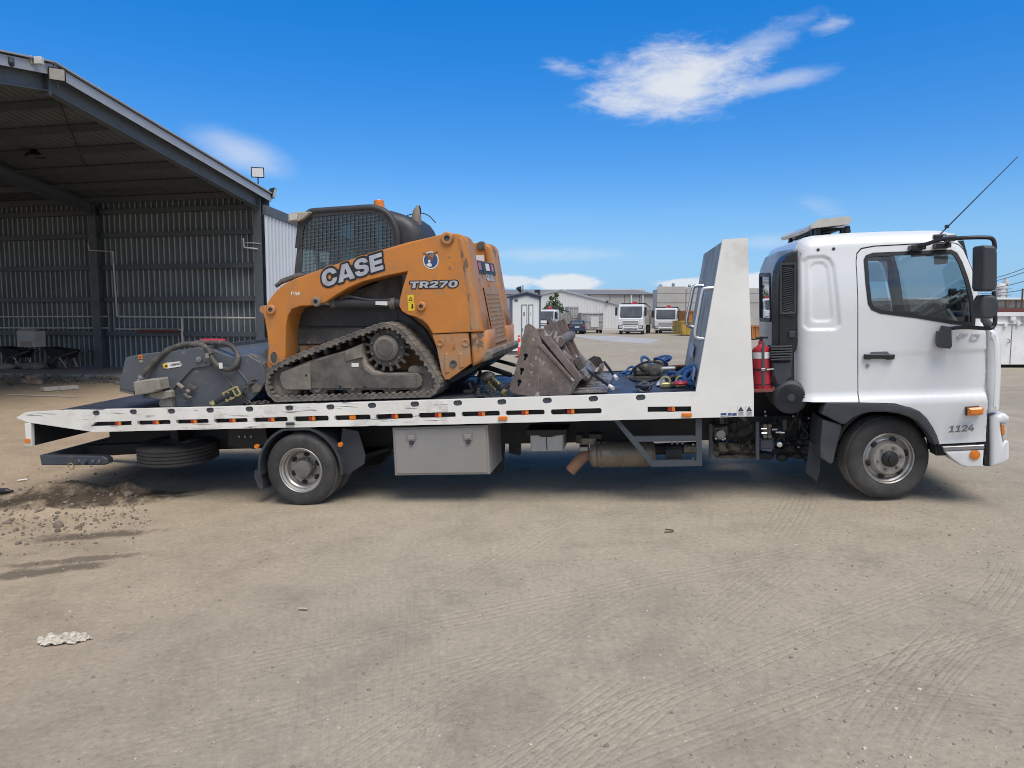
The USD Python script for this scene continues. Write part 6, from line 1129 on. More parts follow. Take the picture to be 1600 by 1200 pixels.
solo('ratchet_head', [ico(B, .075, 2, (1.2, 1, .9)), ico(B + (.05, 0, -.05), .05, 1)], 'oily', 'greasy olive ratchet head behind the loader', 'ratchet', TR)
solo('chain', chain(smooth_path([TX(zq((595, 350))[0], .8), TX(zq((620, 480))[0], .7), TX(zq((700, 640))[0], .5), TX(zq((800, 760))[0], .25), TX(zq((890, 860))[0], .02)], 8)), 'chain_steel', 'steel chain running from under the loader to the tray pocket', 'chain', TR)
solo('chain', chain(smooth_path([TX(zq((600, 370))[0], .8), TX(zq((585, 500))[0], .7), TX(zq((575, 650))[0], .55), deckpt(zq((570, 770))[0]), deckpt(zq((660, 790))[0])], 8)), 'chain_steel', 'loose chain hanging straight down behind the loader', 'chain', TR)
solo('chain', chain(smooth_path([deckpt(zq((1080, 600))[0]), deckpt(zq((1000, 640))[0]), deckpt(zq((960, 680))[0])], 6)), 'chain_steel', 'short chain on the deck beside the rusty bucket', 'chain', TR)
solo('tie_rod', tube(smooth_path([TX(zq((610, 340))[0], 1.2), TX(zq((760, 355))[0], 1.3), TX(zq((1080, 460))[0], 1.5)], 4), .03, 8), 'plastic_black', 'black curved hose stretched between the loader and the rusty bucket', 'hose', TR)
solo('tie_rod', tube(smooth_path([TX(zq((620, 300))[0], 1.0), TX(zq((740, 285))[0], 1.2), TX(zq((830, 235))[0], 1.4)], 4), .022, 8), 'plastic_black', 'short black hose rising under the loader bumper', 'hose', TR)
solo('threaded_bar', [cyl(TX(zq((860, 230))[0], 1.9), TX(zq((1160, 310))[0], 1.7), .018, 8)] + [cyl(*(lambda a, b: (a, a + (b - a) * .02))(TX(zq((860 + 30 * i, 230 + 8 * i))[0], 1.9), TX(zq((1160 + 30 * i, 310 + 8 * i))[0], 1.7)), .026, 6) for i in range(10)], 'oily', 'dark ribbed bar behind the loader bumper', 'bar', TR)
p = TX(zq((350, 720))[0], .7); solo('deck_lever', [cyl(p, p + (.1, 0, 0), .025, 8), cyl(p + (.1, 0, 0), TX(zq((430, 580))[0], .75), .018, 8)], 'frame_dust', 'cranked grey lever on the deck under the loader tail', 'lever', TR)
z9 = Zm(860, 540, .15)
wn = deckpt(z9((985, 330))[0], .0); wt_ = thing('winch', 'greasy olive winch motor on the tray in front of the headboard', 'winch', wn, TR)
obj('body', [box(wn[0] - .13, wn[0] + .11, wn[1] - .10, wn[1] + .10, ZDECK + .02, ZDECK + .12, .03), ico(wn + (.0, -.04, .11), .075, 2)], 'oily', wt_); obj('drum', cyl(wn + (.11, -.11, .08), wn + (.11, .13, .08), .065, 18), 'oily', wt_); obj('drum_end', lathe([(0, -.02), (.035, -.02), (.06, -.005), (.072, .01)], wn + (.11, -.12, .08), 'y', 18), 'chassis_dust', wt_)
obj('foot', box(wn[0] - .2, wn[0] + .16, wn[1] - .13, wn[1] + .14, ZDECK + .002, ZDECK + .022), 'chassis_dust', wt_)
cab_ = [deckpt(z9(c)[0], h) for c, h in (((830, 300), .02), ((880, 230), .12), ((970, 180), .22), ((1070, 168), .24), ((1170, 195), .18), ((1280, 240), .06), ((1330, 262), .02))]
solo('winch_cable', tube(smooth_path(cab_, 6), .012, 6), 'chain_steel', 'looped black wire cable arching over the winch', 'cable', TR)
solo('winch_cable', tube(smooth_path([deckpt(z9(c)[0], .014) for c in ((800, 300), (860, 355), (960, 372), (1080, 355), (1200, 310), (1330, 275), (1500, 255))], 6), .012, 6), 'chain_steel', 'wire cable lying flat along the deck below the winch', 'cable', TR)
def wad(nm, c, r, n, m, label, cat, sq=(1, 1, .6), seed=0, z=.05):
    g = np.random.default_rng(seed); ms = []
    for i in range(n):
        o = g.normal(size=3) * r * .5 * np.array([1, 1, .35]); k = trimesh.creation.torus(r * g.uniform(.5, .8), r * g.uniform(.16, .26), major_sections=14, minor_sections=6); k.vertices *= sq
        k.apply_transform(trimesh.transformations.euler_matrix(*(g.normal(size=3) * .5))); k.vertices += c + o + (0, 0, z); ms.append(k)
    return solo(nm, ms, m, label, cat, TR)
wad('tie_strap', deckpt(z9((1150, 240))[0]), .13, 4, 'strap_blue', 'crumpled blue strap beyond the winch cable', 'strap', seed=1, z=.10)
wad('tie_strap', deckpt(z9((1280, 378))[0]), .11, 3, 'strap_blue', 'blue strap bundle between the shackles and the headboard', 'strap', seed=2, z=.06)
wad('tie_strap', deckpt(z9((1450, 420))[0]), .15, 5, 'strap_blue', 'big blue strap heap against the headboard foot', 'strap', seed=3, z=.07)
wad('tie_strap', deckpt(z9((1060, 468))[0]), .09, 3, 'deck_steel', 'small dark blue strap coil on the near deck edge', 'strap', seed=4, z=.03)
wad('tie_strap', deckpt(z9((800, 292))[0]), .09, 3, 'strap_blue', 'blue strap end left of the winch', 'strap', seed=5, z=.03)
for c, r, l in (((1125, 285), .075, 'round dusty pulley right of the winch'),):
    p = deckpt(z9(c)[0]); solo('pulley', [lathe([(0, -.04), (r, -.04), (r * .8, 0), (r, .04), (0, .04)], p + (0, 0, r), 'y', 18)], 'beige_cover', l, 'pulley', TR)
p = deckpt(z9((1245, 268))[0], .10); solo('strap_end', box(p[0] - .10, p[0] + .06, p[1] - .04, p[1] + .04, p[2] + .02, p[2] + .05, .01), 'sticker_white', 'white plastic strap end by the rusty hooks', 'strap end', TR)
for k, (c, l) in enumerate((((1340, 252), 'rusty hook farther along the headboard'), ((1410, 318), 'long rusty hook bar nearer the camera'))):
    p = deckpt(z9(c)[0], .03); solo('hook', [tube(smooth_path([p + (-.22, -.02, 0), p + (-.1, .03, .03), p + (.1, -.02, .03), p + (.22, .02, .02)], 4), .025, 7), tube(smooth_path([p + (-.2, .05, 0), p + (0, -.05, .05), p + (.2, .04, .02)], 4), .018, 6)], 'hook_rust', l, 'hook', TR)
for k, (c, m_, l) in enumerate((((1200, 445), 'gold_zinc', 'brassy shackle block leftmost of three at the deck edge'), ((1285, 440), 'oily', 'round silver shackle eye between the two brassy blocks'), ((1360, 440), 'gold_zinc', 'brassy shackle block under the dark red buckle'))):
    p = deckpt(z9(c)[0], .0); solo('shackle_block', [box(p[0] - .055, p[0] + .055, p[1] - .04, p[1] + .04, p[2] + .01, p[2] + .06, .012), trimesh.creation.torus(.045, .014, major_sections=14, minor_sections=6).apply_transform(trimesh.transformations.rotation_matrix(1.4, (1, 0, 0))).apply_translation(p + (0, -.02, .075))], m_, l, 'shackle', TR)
p = deckpt(z9((1355, 390))[0], .08); solo('buckle', [trimesh.creation.torus(.05, .02, major_sections=14, minor_sections=6).apply_translation(p)], 'red_paint', 'dark red buckle on the blue straps', 'buckle', TR)
p = deckpt(z9((1150, 395))[0]); solo('rag', hull([p + d for d in ((-.05, -.14, 0), (.05, -.14, 0), (-.04, .12, .0), (.04, .12, .04), (0, -.05, .06))]), 'sticker_pale_blue', 'pale blue rag on the deck beside the shackles', 'rag', TR)
# ------------------------------------------------------------ open shed on the left
ZS = .16
B1 = G(167, 574, ZS); d_ = ray(158, 322); HE = CAMH + d_[2] / d_[1] * B1[1]; d_ = ray(410, 312); B0 = EYE + d_ * ((HE - CAMH) / d_[2]); B0[2] = 0
sw_ = B1 - B0; sw_[2] = 0; BAY = np.linalg.norm(sw_); sw_ /= BAY; sn_ = np.array([sw_[1], -sw_[0], 0.]); sn_ = -sn_ if sn_[1] > 0 else sn_
ang_ = math.atan2(sn_[1], sn_[0]); SF = np.eye(4); SF[:3, 0] = -sw_; SF[:3, 1] = -sn_; SF[:3, 2] = (0, 0, 1); SF[:3, 3] = B0
# shed frame: x to the right along the wall, y away from the camera (0 at the wall), z up
def SPx(px, py, y=0.):
    R, t = SF[:3, :3], SF[:3, 3]; o = R.T @ (EYE - t); d = R.T @ ray(px, py); return o + d * (y - o[1]) / d[1]
def SGx(px, py, x=0.):
    R, t = SF[:3, :3], SF[:3, 3]; o = R.T @ (EYE - t); d = R.T @ ray(px, py); return o + d * (x - o[0]) / d[0]
RG_ = SGx(82, 101, .2); HALF = -RG_[1]; TANP = (RG_[2] - HE - .17) / HALF; NB = 4; XL = -BAY * NB
shed = thing('open_shed', 'large open sided grey steel shed with a corrugated back wall', 'shed', (0, 0, 0), SF)
def zroof_(y): return HE + .0 + (HALF - abs(-y - HALF)) * TANP
def ibeam(p, q, dp, w, side=(1, 0, 0)):
    """I section from p to q with its web in the plane spanned by pq and up, flanges of width w along side"""
    p, q = np.array(p, float), np.array(q, float); d = q - p; L_ = np.linalg.norm(d); d /= L_; s_ = np.array(side, float); n_ = np.cross(d, s_); c = (p + q) / 2
    return [obox(c, d, s_, n_, L_, .012, dp - .03), obox(c + n_ * (dp / 2 - .007), d, s_, n_, L_, w, .014), obox(c - n_ * (dp / 2 - .007), d, s_, n_, L_, w, .014)]
for i in range(NB + 1):
    x = -BAY * i
    for y in (-.17, -2 * HALF + .17):
        g = ibeam((x, y, ZS if y > -1 else -.05), (x, y, HE - .02), .34, .28); obj('column', g, 'shed_steel', shed, 'corner column of the shed' if i == 0 and y > -1 else None)
        obj('base_plate', box(x - .16, x + .16, y - .22, y + .22, ZS - .02, ZS + .02), 'shed_steel', shed)
    for y0, y1 in ((-.02, -HALF), (-2 * HALF + .02, -HALF)):
        g = ibeam((x, y0, HE - .17), (x, y1, HE - .17 + HALF * TANP), .34, .20); obj('rafter', g, 'shed_steel', shed)
        obj('haunch', hull([(x + a, y0 + (b if y0 > -1 else -b), HE + z) for a in (-.05, .05) for b, z in ((-.05, -.33), (-.6, -.33 + .6 * TANP), (-.05, -.55))]), 'shed_steel', shed)
    obj('ridge_plate', box(x - .11, x + .11, -HALF - .03, -HALF + .03, HE + HALF * TANP - .42, HE + HALF * TANP - .02), 'shed_steel', shed)
for k in range(7):
    for sgn in (0, 1):
        yy = .25 + k * (HALF - .4) / 6; z = HE + .095 + yy * TANP; y = -yy if not sgn else -2 * HALF + yy
        obj('purlin', [box(XL, .18, y - .035, y + .035, z - .09, z + .09)], 'shed_steel', shed)
def corr(w, h, pitch=.2, rib=.028, steps=None):
    """corrugated sheet profile of width w along u, depth along n, extruded h along v"""
    u, n = [0], [0]; x = 0
    while x < w - 1e-6:
        for a, b in ((.05, 0), (.085, rib), (.100, rib), (.135, 0), (.2, 0)):
            if x + a * pitch / .2 <= w + 1e-6: u.append(x + a * pitch / .2); n.append(b)
        x += pitch
    u, n = np.array(u), np.array(n); k = len(u); V = np.concatenate([np.column_stack([u, np.zeros(k), n]), np.column_stack([u, np.full(k, h), n])]); f = []
    for i in range(k - 1): f += [(i, i + 1, k + i + 1), (i, k + i + 1, k + i)]
    return tm(V, f)
x = XL
while x < .15:
    w = min(.8, .2 - x); s_ = corr(w, HE - ZS + .24, rib=.045); obj('wall_sheet', onplane(s_, (x, .06, ZS + .02), (1, 0, 0), (0, 0, 1), (0, -1, 0)), 'shed_clad', shed)
    if w > .3: obj('lit_rib_strip', [box(x + .2 * k + .080, x + .2 * k + .108, -.002, .0145, ZS + .03, HE + .2) for k in range(int(w / .2 + .01))], 'shed_rib_lit', shed)  # added pale strips: light along the wall ribs painted as colour
    x += .8
x = XL
while x < .15:
    w = min(.8, .2 - x); L_ = (HALF + .14) / math.cos(math.atan(TANP)) - .01
    for sgn in (0, 1):
        V = np.array([0, -1 if not sgn else 1, TANP]); V /= np.linalg.norm(V); y0 = .14 if not sgn else -2 * HALF - .14
        obj('roof_sheet', onplane(corr(w, L_), (x, y0, HE + .20 - .14 * TANP), (1, 0, 0), V, (0, 0, 1)), 'roof_sheet', shed)
    x += .8
for z in (1.13, 2.24, 3.27, 4.3, 5.05):
    for i in range(NB): obj('girt', box(-BAY * (i + 1) + .12, -BAY * i - .12, -.13, .02, ZS + z - .075, ZS + z + .075), 'shed_steel', shed)
for z0, y0, y1 in ((.20, .15, -HALF), (.20, -2 * HALF - .15, -HALF)):
    V = np.array([0, y1 - y0, 0.]); zz0 = HE + z0 - .15 * TANP; zz1 = HE + .20 + HALF * TANP - .0
    for off, th_, hh, m_ in ((.20, .02, .20, 'fascia'), (.19, .03, .09, 'fascia')):
        P = [(off, y0, zz0 - .13 + (.15 if th_ == .03 else 0)), (off, y1, zz1 - .13 + (.15 if th_ == .03 else 0))]; d = np.array(P[1]) - P[0]; L_ = np.linalg.norm(d); d /= L_
        obj('fascia' if th_ == .02 else 'barge_cap', obox((np.array(P[0]) + P[1]) / 2 + (th_ / 2, 0, 0), d, (1, 0, 0), np.cross(d, (1, 0, 0)), L_, th_ if th_ == .02 else .14, hh if th_ == .02 else .03), m_, shed)
obj('ridge_cap', hull([(xx, -HALF + a, HE + .24 + HALF * TANP - b) for xx in (XL, .24) for a, b in ((-.3, .05), (0, 0), (.3, .05), (.3, .06), (-.3, .06))]), 'fascia', shed)
obj('gutter', box(XL, .2, .16, .27, HE + .04, HE + .16, .01), 'shed_steel', shed)
# pipes along the wall, brace rods, a lamp under the roof
def spipe(px, y, r=.025, m='pipe_white', nm='wall_pipe'): obj(nm, tube([SPx(*p, y) for p in px], r, 8), m, shed)
spipe([(-60, 495), (167, 494.5)], -.16); spipe([(183, 494.5), (412, 497)], -.16, .028); spipe([(-60, 512), (168, 512.5)], -.16); spipe([(181, 514), (283, 515)], -.16)
spipe([(183, 494), (176, 393), (139, 391), (138, 381)], -.36); spipe([(380, 372), (381.5, 386.5), (402, 389)], -.36); spipe([(384, 379), (407, 380.5)], -.36, .012)
spipe([(284, 497), (285, 535)], -.2, .03); spipe([(217, 517), (278, 517)], -.2, .05, 'rail_steel_red', 'red_pole')
obj('tie_rod', cyl(SGx(86, 142, -.1), SPx(150, 300, -.3), .012, 5), 'wire', shed); obj('tie_rod', cyl(SPx(5, 214, -4.2), SPx(352, 288, -.5), .012, 5), 'wire', shed)
def W_(p): return (SF @ np.array([*p, 1.]))[:3]
def flood(p, label, toward, s=1.0, lit='lamp_clear'):
    """flood lamp: p in the world, facing direction toward"""
    t = thing('flood_lamp', label, 'flood light', p); f = np.array(toward, float); f /= np.linalg.norm(f); r = np.cross(f, (0, 0, 1)); r /= np.linalg.norm(r); u = np.cross(r, f)
    B = np.array([(-.17, -.14, 0), (.17, -.14, 0), (.17, .14, 0), (-.17, .14, 0), (-.10, -.08, -.14), (.10, -.08, -.14), (.10, .08, -.14), (-.10, .08, -.14)]) * s
    bd = obj('housing', hull([p + r * a + u * b + f * c for a, b, c in B]), 'plastic_black', t); obj('lens', obox(p + f * .006 * s, r, u, f, .29 * s, .23 * s, .01), lit, bd)
    obj('bracket', [cyl(p - f * .07 * s - u * .05, p - f * .1 * s - u * .30 * s, .02, 6)], 'frame_grey', t); return t
fv = np.array([.5, -.8, -.35])
flood(W_(SGx(89, 116, .35)), 'flood light fixed below the shed ridge', fv, .9)
flood(W_(SGx(402.5, 269.5, .2)), 'bright flood light standing on the shed roof edge', (.25, -.9, -.1), 1.1, 'sticker_white')
flood(W_(SPx(429, 302, .3)), 'dark flood light seen side on at the shed eave corner', (.95, .1, -.25), 1.1)
p = W_(SGx(54, 95, .27)); t = thing('roof_fitting', 'small pale bracket on the shed fascia left of the ridge light', 'bracket', p); obj('plate', box(p[0] - .18, p[0] - .03, p[1] - .05, p[1] + .05, p[2] - .07, p[2] + .09, .01), 'lens_beige', t); obj('plate', box(p[0] + .01, p[0] + .16, p[1] - .05, p[1] + .05, p[2] - .07, p[2] + .07, .01), 'pipe_white', t)
p = W_(SGx(17, 99, .22)); t = thing('security_camera', 'small grey dome camera under the shed fascia', 'camera', p); obj('body', cyl(p + (0, 0, .02), p + (0, 0, .1), .06, 12), 'frame_grey', t); obj('dome', ico(p, .06, 2), 'plastic_black', t, smooth=True)
p = W_(SPx(55, 243, -4.0)); t = thing('hanging_lamp', 'dark lamp hanging under the shed roof', 'lamp', p); obj('shade', lathe([(.05, .2), (.12, .12), (.26, -.02), (.25, -.02), (.1, .1)], p, 'z', 18), 'plastic_black', t); obj('stem', cyl(p + (0, 0, .18), (p[0], p[1], W_((0, 0, zroof_(-4.0)))[2] + .1), .02, 6), 'plastic_black', t)
# lean-to beyond the corner, in pale cladding
lean_n = thing('lean_to', 'pale corrugated lean-to wall beyond the shed corner', 'lean-to', (0, 0, 0), SF)
lx0 = .30; pa, pb = SGx(417, 323, lx0), SGx(456, 339, lx0); sl = (pb[2] - pa[2]) / (pb[1] - pa[1]); y = SGx(415.5, 420, lx0)[1]; y00 = y
while y < 7.0:
    if not (2.4 < y < 3.1): obj('wall_sheet', onplane(corr(.8, pa[2] + sl * (y + .4 - pa[1]) - .22, rib=.04), (lx0, y, 0.05), (0, 1, 0), (0, 0, 1), (1, 0, 0)), 'clad_light', lean_n)
    else:
        zt_ = SGx(456, 402, lx0)[2]; obj('wall_sheet', onplane(corr(.8, pa[2] + sl * (y + .4 - pa[1]) - .22 - zt_, rib=.04), (lx0, y, zt_), (0, 1, 0), (0, 0, 1), (1, 0, 0)), 'clad_light', lean_n)
        obj('window', box(lx0 - .06, lx0 - .03, y, y + .8, 1.2, zt_), 'ink_grey', lean_n); obj('wall_sheet', onplane(corr(.8, 1.2, rib=.04), (lx0, y, 0), (0, 1, 0), (0, 0, 1), (1, 0, 0)), 'clad_light', lean_n)
        for k in range(9): obj('louvre', obox((lx0 - .01, y + .4, zt_ - .08 - .11 * k), (0, 1, 0), (.6, 0, -.5), (.5, 0, .6), .78, .09, .008), 'shed_clad', lean_n)
    y += .8
obj('barge', hull([(lx0 + a, yy, pa[2] + sl * (yy - pa[1]) + b) for yy in (y00, 7.1) for a in (-.05, .06) for b in (-.26, .02)]), 'shed_steel', lean_n)
obj('roof', hull([(xx, yy, pa[2] + sl * (yy - pa[1]) + b) for yy in (.3, 7.1) for xx in (XL, lx0 - .06) for b in (-.06, .0)]), 'roof_sheet', lean_n)
# concrete strip along the wall with its rubble edge
st_ = box(XL - 2, 1.2, -2.9, .9, -.3, ZS, .04); solo('concrete_strip', st_, 'concrete', 'pale concrete strip along the foot of the shed wall', 'pavement', SF, kind='structure')
rg = np.random.default_rng(5); rub = []
for i in range(1100):
    x, y = rg.uniform(XL - 2, 1.0), -2.85 - abs(rg.normal()) * .55; rub.append(ico((x, y, .02 + max(0, .16 + (y + 2.85) * .25) * rg.uniform(.2, .9)), rg.uniform(.018, .06), 1, rg.uniform(.6, 1.4, 3)))
solo('rubble', rub, 'clod', 'strip of broken earth and rubble along the concrete edge', None, SF, kind='stuff')
# wheelbarrows, box, drum
def barrow(px0, px1, label, xo):
    a, b = SPx(px0, 573, -.9), SPx(px1, 573, -.9); s_ = (b[0] - a[0]); o = np.array([a[0], -.9, ZS]); t = thing('wheelbarrow', label, 'wheelbarrow', o, SF)
    k = s_ / 1.6; P = lambda u, v, w: o + np.array([u * k, v, w * .98])
    top = [P(0.02, -.32, .72), P(1.0, -.32, .62), P(1.0, .32, .62), P(.02, .32, .72)]; bot = [P(.30, -.2, .34), P(.88, -.24, .36), P(.88, .24, .36), P(.30, .2, .34)]
    V = top + bot; obj('tray', tm(V, [(0, 1, 5), (0, 5, 4), (1, 2, 6), (1, 6, 5), (2, 3, 7), (2, 7, 6), (3, 0, 4), (3, 4, 7), (4, 5, 6), (4, 6, 7)]), 'plastic_black', t)
    for y in (-.24, .24): obj('handle', tube([P(.10, y * .4, .18), P(.5, y, .36), P(1.42, y * 1.2, .60)], .022, 6), 'chassis_dust', t); obj('leg', tube([P(.58, y, .36), P(.62, y, .01), P(.98, y, .01), P(.98, y, .42)], .018, 6), 'skip_orange' if 0 else 'rail_steel_red', t); obj('leg_brace', tube([P(.66, y, .40), P(.92, y, .06)], .014, 5), 'pipe_white', t)
    w_ = lathe([(.0, -.03), (.1, -.04), (.17, -.045), (.19, -.03), (.19, .03), (.17, .045), (.1, .04), (0, .03)], P(.10, 0, .19), 'y', 20); obj('wheel', w_, 'rubber', t); return o
ob = barrow(8, 66, 'black wheelbarrow carrying a pale cardboard box by the shed wall', 0); barrow(79, 138, 'empty black wheelbarrow with red legs next to the shed column', 0)
q0, q1 = SPx(27, 541, -1.15), SPx(53, 516, -1.15); t = thing('cardboard_box', 'pale cardboard box standing on the left wheelbarrow', 'box', ((q0[0] + q1[0]) / 2, -1.0, q0[2]), SF)
obj('box_body', box(q0[0], q1[0], -1.15, -.72, q0[2] - .02, q1[2] - .03, .004), 'box_pale', t); obj('flap', hull([(q0[0], -1.15, q1[2] - .03), (q1[0], -1.15, q1[2] - .03), (q0[0] + .05, -1.0, q1[2] + .05), (q1[0], -1.0, q1[2] + .04), (q1[0], -1.14, q1[2] - .02)]), 'box_pale', t)
obj('print_patch', box(q0[0] + .12, q1[0] - .1, -1.154, -1.151, q0[2], q0[2] + .16), 'cardboard', t)
p = SPx(53, 574, -1.25); solo('old_tyre', lathe([(.14, 0), (.30, .01), (.34, .05), (.34, .16), (.30, .20), (.16, .2), (.14, 0)], (p[0], -1.25, ZS + .01), 'z', 26), 'frame_dust', 'dusty grey tyre lying flat below the loaded wheelbarrow', 'tyre', SF)
solo('sand_bag', ico(SPx(8, 572, -1.3) * (1, 0, 0) + (0, -1.3, ZS + .08), .3, 2, (1.2, .6, .4)), 'beige_cover', 'low grey sandbag left of the wheelbarrows', 'sandbag', SF)

# ------------------------------------------------------------ far side of the yard
def far_thing(name, label, cat, p, yaw=0., group=None):
    Wm = np.eye(4); Wm[:3, :3] = Rz(yaw); Wm[:3, 3] = p; return thing(name, label, cat, (0, 0, 0), Wm, group)
# portable office
D = 36.; p0 = WY(797, 553, D); sc_ = D / F
of = far_thing('site_office', 'small white gabled site office with slate trim and two narrow doors', 'site office', (p0[0], D, 0), math.radians(3))
ow, oh, orr = 47 * sc_, (553 - 463) * sc_, (553 - 457.5) * sc_; zb_ = .18
obj('wall', prism([(0, zb_), (ow, zb_), (ow, oh), (ow * .55, orr), (0, oh)], 0, 4.5), 'office_white', of, 'front and walls of panel')
obj('corner_trim', box(-.03, .12, -.03, .1, zb_, oh), 'trim_slate', of); obj('corner_trim', box(ow - .05, ow + .03, -.03, .1, zb_, oh), 'trim_slate', of)
for a, b in (((-.06, oh), (ow * .55, orr + .02)), ((ow * .55, orr + .02), (ow + .06, oh))):
    A, B = np.array([a[0], -.05, a[1]]), np.array([b[0], -.05, b[1]]); d = B - A; L_ = np.linalg.norm(d); d /= L_; nn = np.cross(d, (0, 1, 0)); nn = nn if nn[2] > 0 else -nn
    obj('gable_trim', obox((A + B) / 2 + (0, .03, 0) - nn * .06, d, (0, 1, 0), nn, L_, .08, .14), 'trim_slate', of); obj('roof_panel', obox((A + B) / 2 + (0, 2.25, 0) + nn * .03, d, (0, 1, 0), nn, L_ + .05, 4.7, .05), 'trim_slate', of)
for x0, x1 in ((814.5, 823.5), (825.5, 833)):
    a, b = (x0 - 797) * sc_, (x1 - 797) * sc_; f = obj('door_frame', box(a, b, -.02, 0, zb_, (553 - 475) * sc_), 'trim_slate', of); obj('door', box(a + .04, b - .03, -.035, -.021, zb_ + .02, (553 - 476.7) * sc_), 'office_white', f)
    obj('vision_panel', box(a + .10, b - .12, -.04, -.036, (553 - 493) * sc_, (553 - 486.5) * sc_), 'frame_grey', f); obj('handle', box(a + .05, a + .09, -.07, -.036, 1.15, 1.3), 'steel_dull', f)
obj('vent', box((804 - 797) * sc_, (809 - 797) * sc_, -.03, .0, (553 - 470) * sc_, (553 - 467) * sc_), 'frame_grey', of); obj('skid', box(-.1, ow + .1, .05, 4.4, .02, zb_), 'ink_grey', of)
def ofp(px, py, y=0.): return of.W[:3, :3].T @ (WY(px, py, D + y) - of.W[:3, 3])
q = ofp(817, 456); obj('mast', cyl(q, ofp(817, 445.5), .025, 6), 'frame_grey', of); a = ofp(812.5, 452); obj('horn_speaker', [tube([a + (-.18, 0, .05), a + (.02, 0, 0), a + (.06, 0, 0)], 1, 12, taper=[.04, .16, .18])], 'plastic_black', of)
q = ofp(843, 470); obj('roof_post', box(q[0] - .06, q[0] + .06, .1, .2, q[2], ofp(843, 452.5)[2]), 'frame_grey', of); a = ofp(839, 454); obj('post_lamp', box(a[0] - .10, a[0] + .12, 0, .15, a[2] - .1, a[2] + .05, .01), 'plastic_black', of)
q = WY(811.2, 552, 33.5); bl = far_thing('delineator_post', 'orange and white banded delineator post in front of the site office', 'delineator', (q[0], q[1], .0)); hh = (552 - 518) * 33.5 / F; 
for i, (a, b, m_) in enumerate(((0, .30, 'plastic_orange'), (.30, .46, 'plastic_orange'), (.46, .68, 'sticker_white'), (.68, .86, 'plastic_orange'), (.86, .92, 'sticker_white'), (.92, 1, 'plastic_orange'))): obj('band', cyl((0, 0, a * hh + .02), (0, 0, b * hh + .02), .062 if i else .07, 12), m_, bl)
obj('foot', lathe([(0, .0), (.2, .0), (.2, .04), (.08, .08), (0, .08)], (0, 0, 0), 'z', 14), 'plastic_black', bl)
# buildings
def fx(px, d): return (px - 800) / F * d
def fz_at(py, d): return CAMH + (495 - py) / F * d * 1.0
def facade(name, label, cat, d, yaw=0): return far_thing(name, label, cat, (0, d, 0), yaw)
D = 112.; b = facade('white_shed', 'long white clad shed with a low gable behind the parked trucks', 'shed', D)
g = [(fx(700, D), 0), (fx(975, D), 0), (fx(975, D), fz_at(477, D)), (fx(876, D), fz_at(452.5, D)), (fx(700, D), fz_at(495 - 8, D))]
obj('wall', prism(g, 0, 40), 'clad_white', b); x = g[0][0]
while x < g[1][0] - 1:
    zt = np.interp(x + .7, [g[0][0], fx(876, D), g[1][0]], [g[4][1], g[3][1], g[2][1]]) - .15; obj('cladding_panel', onplane(corr(1.35, zt - .3, pitch=.45, rib=.05), (x, -.01, .2), (1, 0, 0), (0, 0, 1), (0, -1, 0)), 'clad_white', b); x += 1.4
for a, c in ((g[4], g[3]), (g[3], g[2])): A, B = np.array([a[0], -.15, a[1] + .05]), np.array([c[0], -.15, c[1] + .05]); d = B - A; L_ = np.linalg.norm(d); obj('barge', obox((A + B) / 2, d, (0, 1, 0), np.cross(d, (0, 1, 0)), L_, .2, .25), 'fascia', b)
obj('wall_lamp', box(fx(946, D), fx(949, D), -.5, 0, fz_at(472, D), fz_at(468.5, D)), 'plastic_dark', b)
D = 135.; b = facade('concrete_warehouse', 'long grey precast concrete warehouse with a dark roof', 'warehouse', D)
x = fx(780, D)
xs2 = [fx(v, D) for v in (760, 800, 840, 878, 920, 952, 975, 998, 1024)]
for a, c in zip(xs2[:-1], xs2[1:]): obj('wall_panel', box(a + .06, c - .06, 0, .2, 0, fz_at(459.5, D), .03), 'concrete_panel', b)
obj('wall_core', box(xs2[0], xs2[-1], .21, 45, 0, fz_at(460.5, D)), 'concrete_panel', b)
obj('roof', hull([(xx, yy, z) for xx in (xs2[0], xs2[-1]) for yy, z in ((-.4, fz_at(459, D)), (-.4, fz_at(458.4, D)), (22, fz_at(451.5, D + 22)), (45, fz_at(459, D)))]), 'roof_far', b); obj('ridge_vent', box(fx(900, D), fx(1040, D), 21, 23, fz_at(451.5, D + 22) - .2, fz_at(450.8, D + 22)), 'clad_white', b)
for px, w in ((914, 2), (985, 1.6), (1003, 1.2)): obj('downpipe', box(fx(px, D) - .12, fx(px, D) + .12, -.3, -.02, 0, fz_at(459.5, D)), 'clad_white', b)
D = 125.; b = facade('concrete_block', 'taller blank concrete building with wide precast panels', 'warehouse', D)
tops = [(1025, 446), (1070, 446.6), (1110, 447.5), (1150, 448), (1195, 449), (1260, 450), (1330, 451)]
for (a, za), (c, zc) in zip(tops[:-1], tops[1:]):
    for z0, z1 in ((0, fz_at(472.5, D)), (fz_at(472.2, D) + .06, fz_at(458, D)), (fz_at(458, D) + .06, fz_at(zc, D))): obj('wall_panel', box(fx(a, D) + .06, fx(c, D) - .06, 0, .25, z0, z1, .03), 'concrete_panel', b)
obj('wall_core', box(fx(1025.4, D), fx(1329, D), .26, 4, 0, fz_at(451, D)), 'concrete_panel', b)
for px, h in ((1038, 1.2), (1058, 1.6), (1084, 1.1)): obj('roof_vent', lathe([(0, h * .5), (.2, h * .5), (.3, h * .3), (.15, 0)], (fx(px, D), 4, fz_at(447, D)), 'z', 10), 'steel_dull', b)
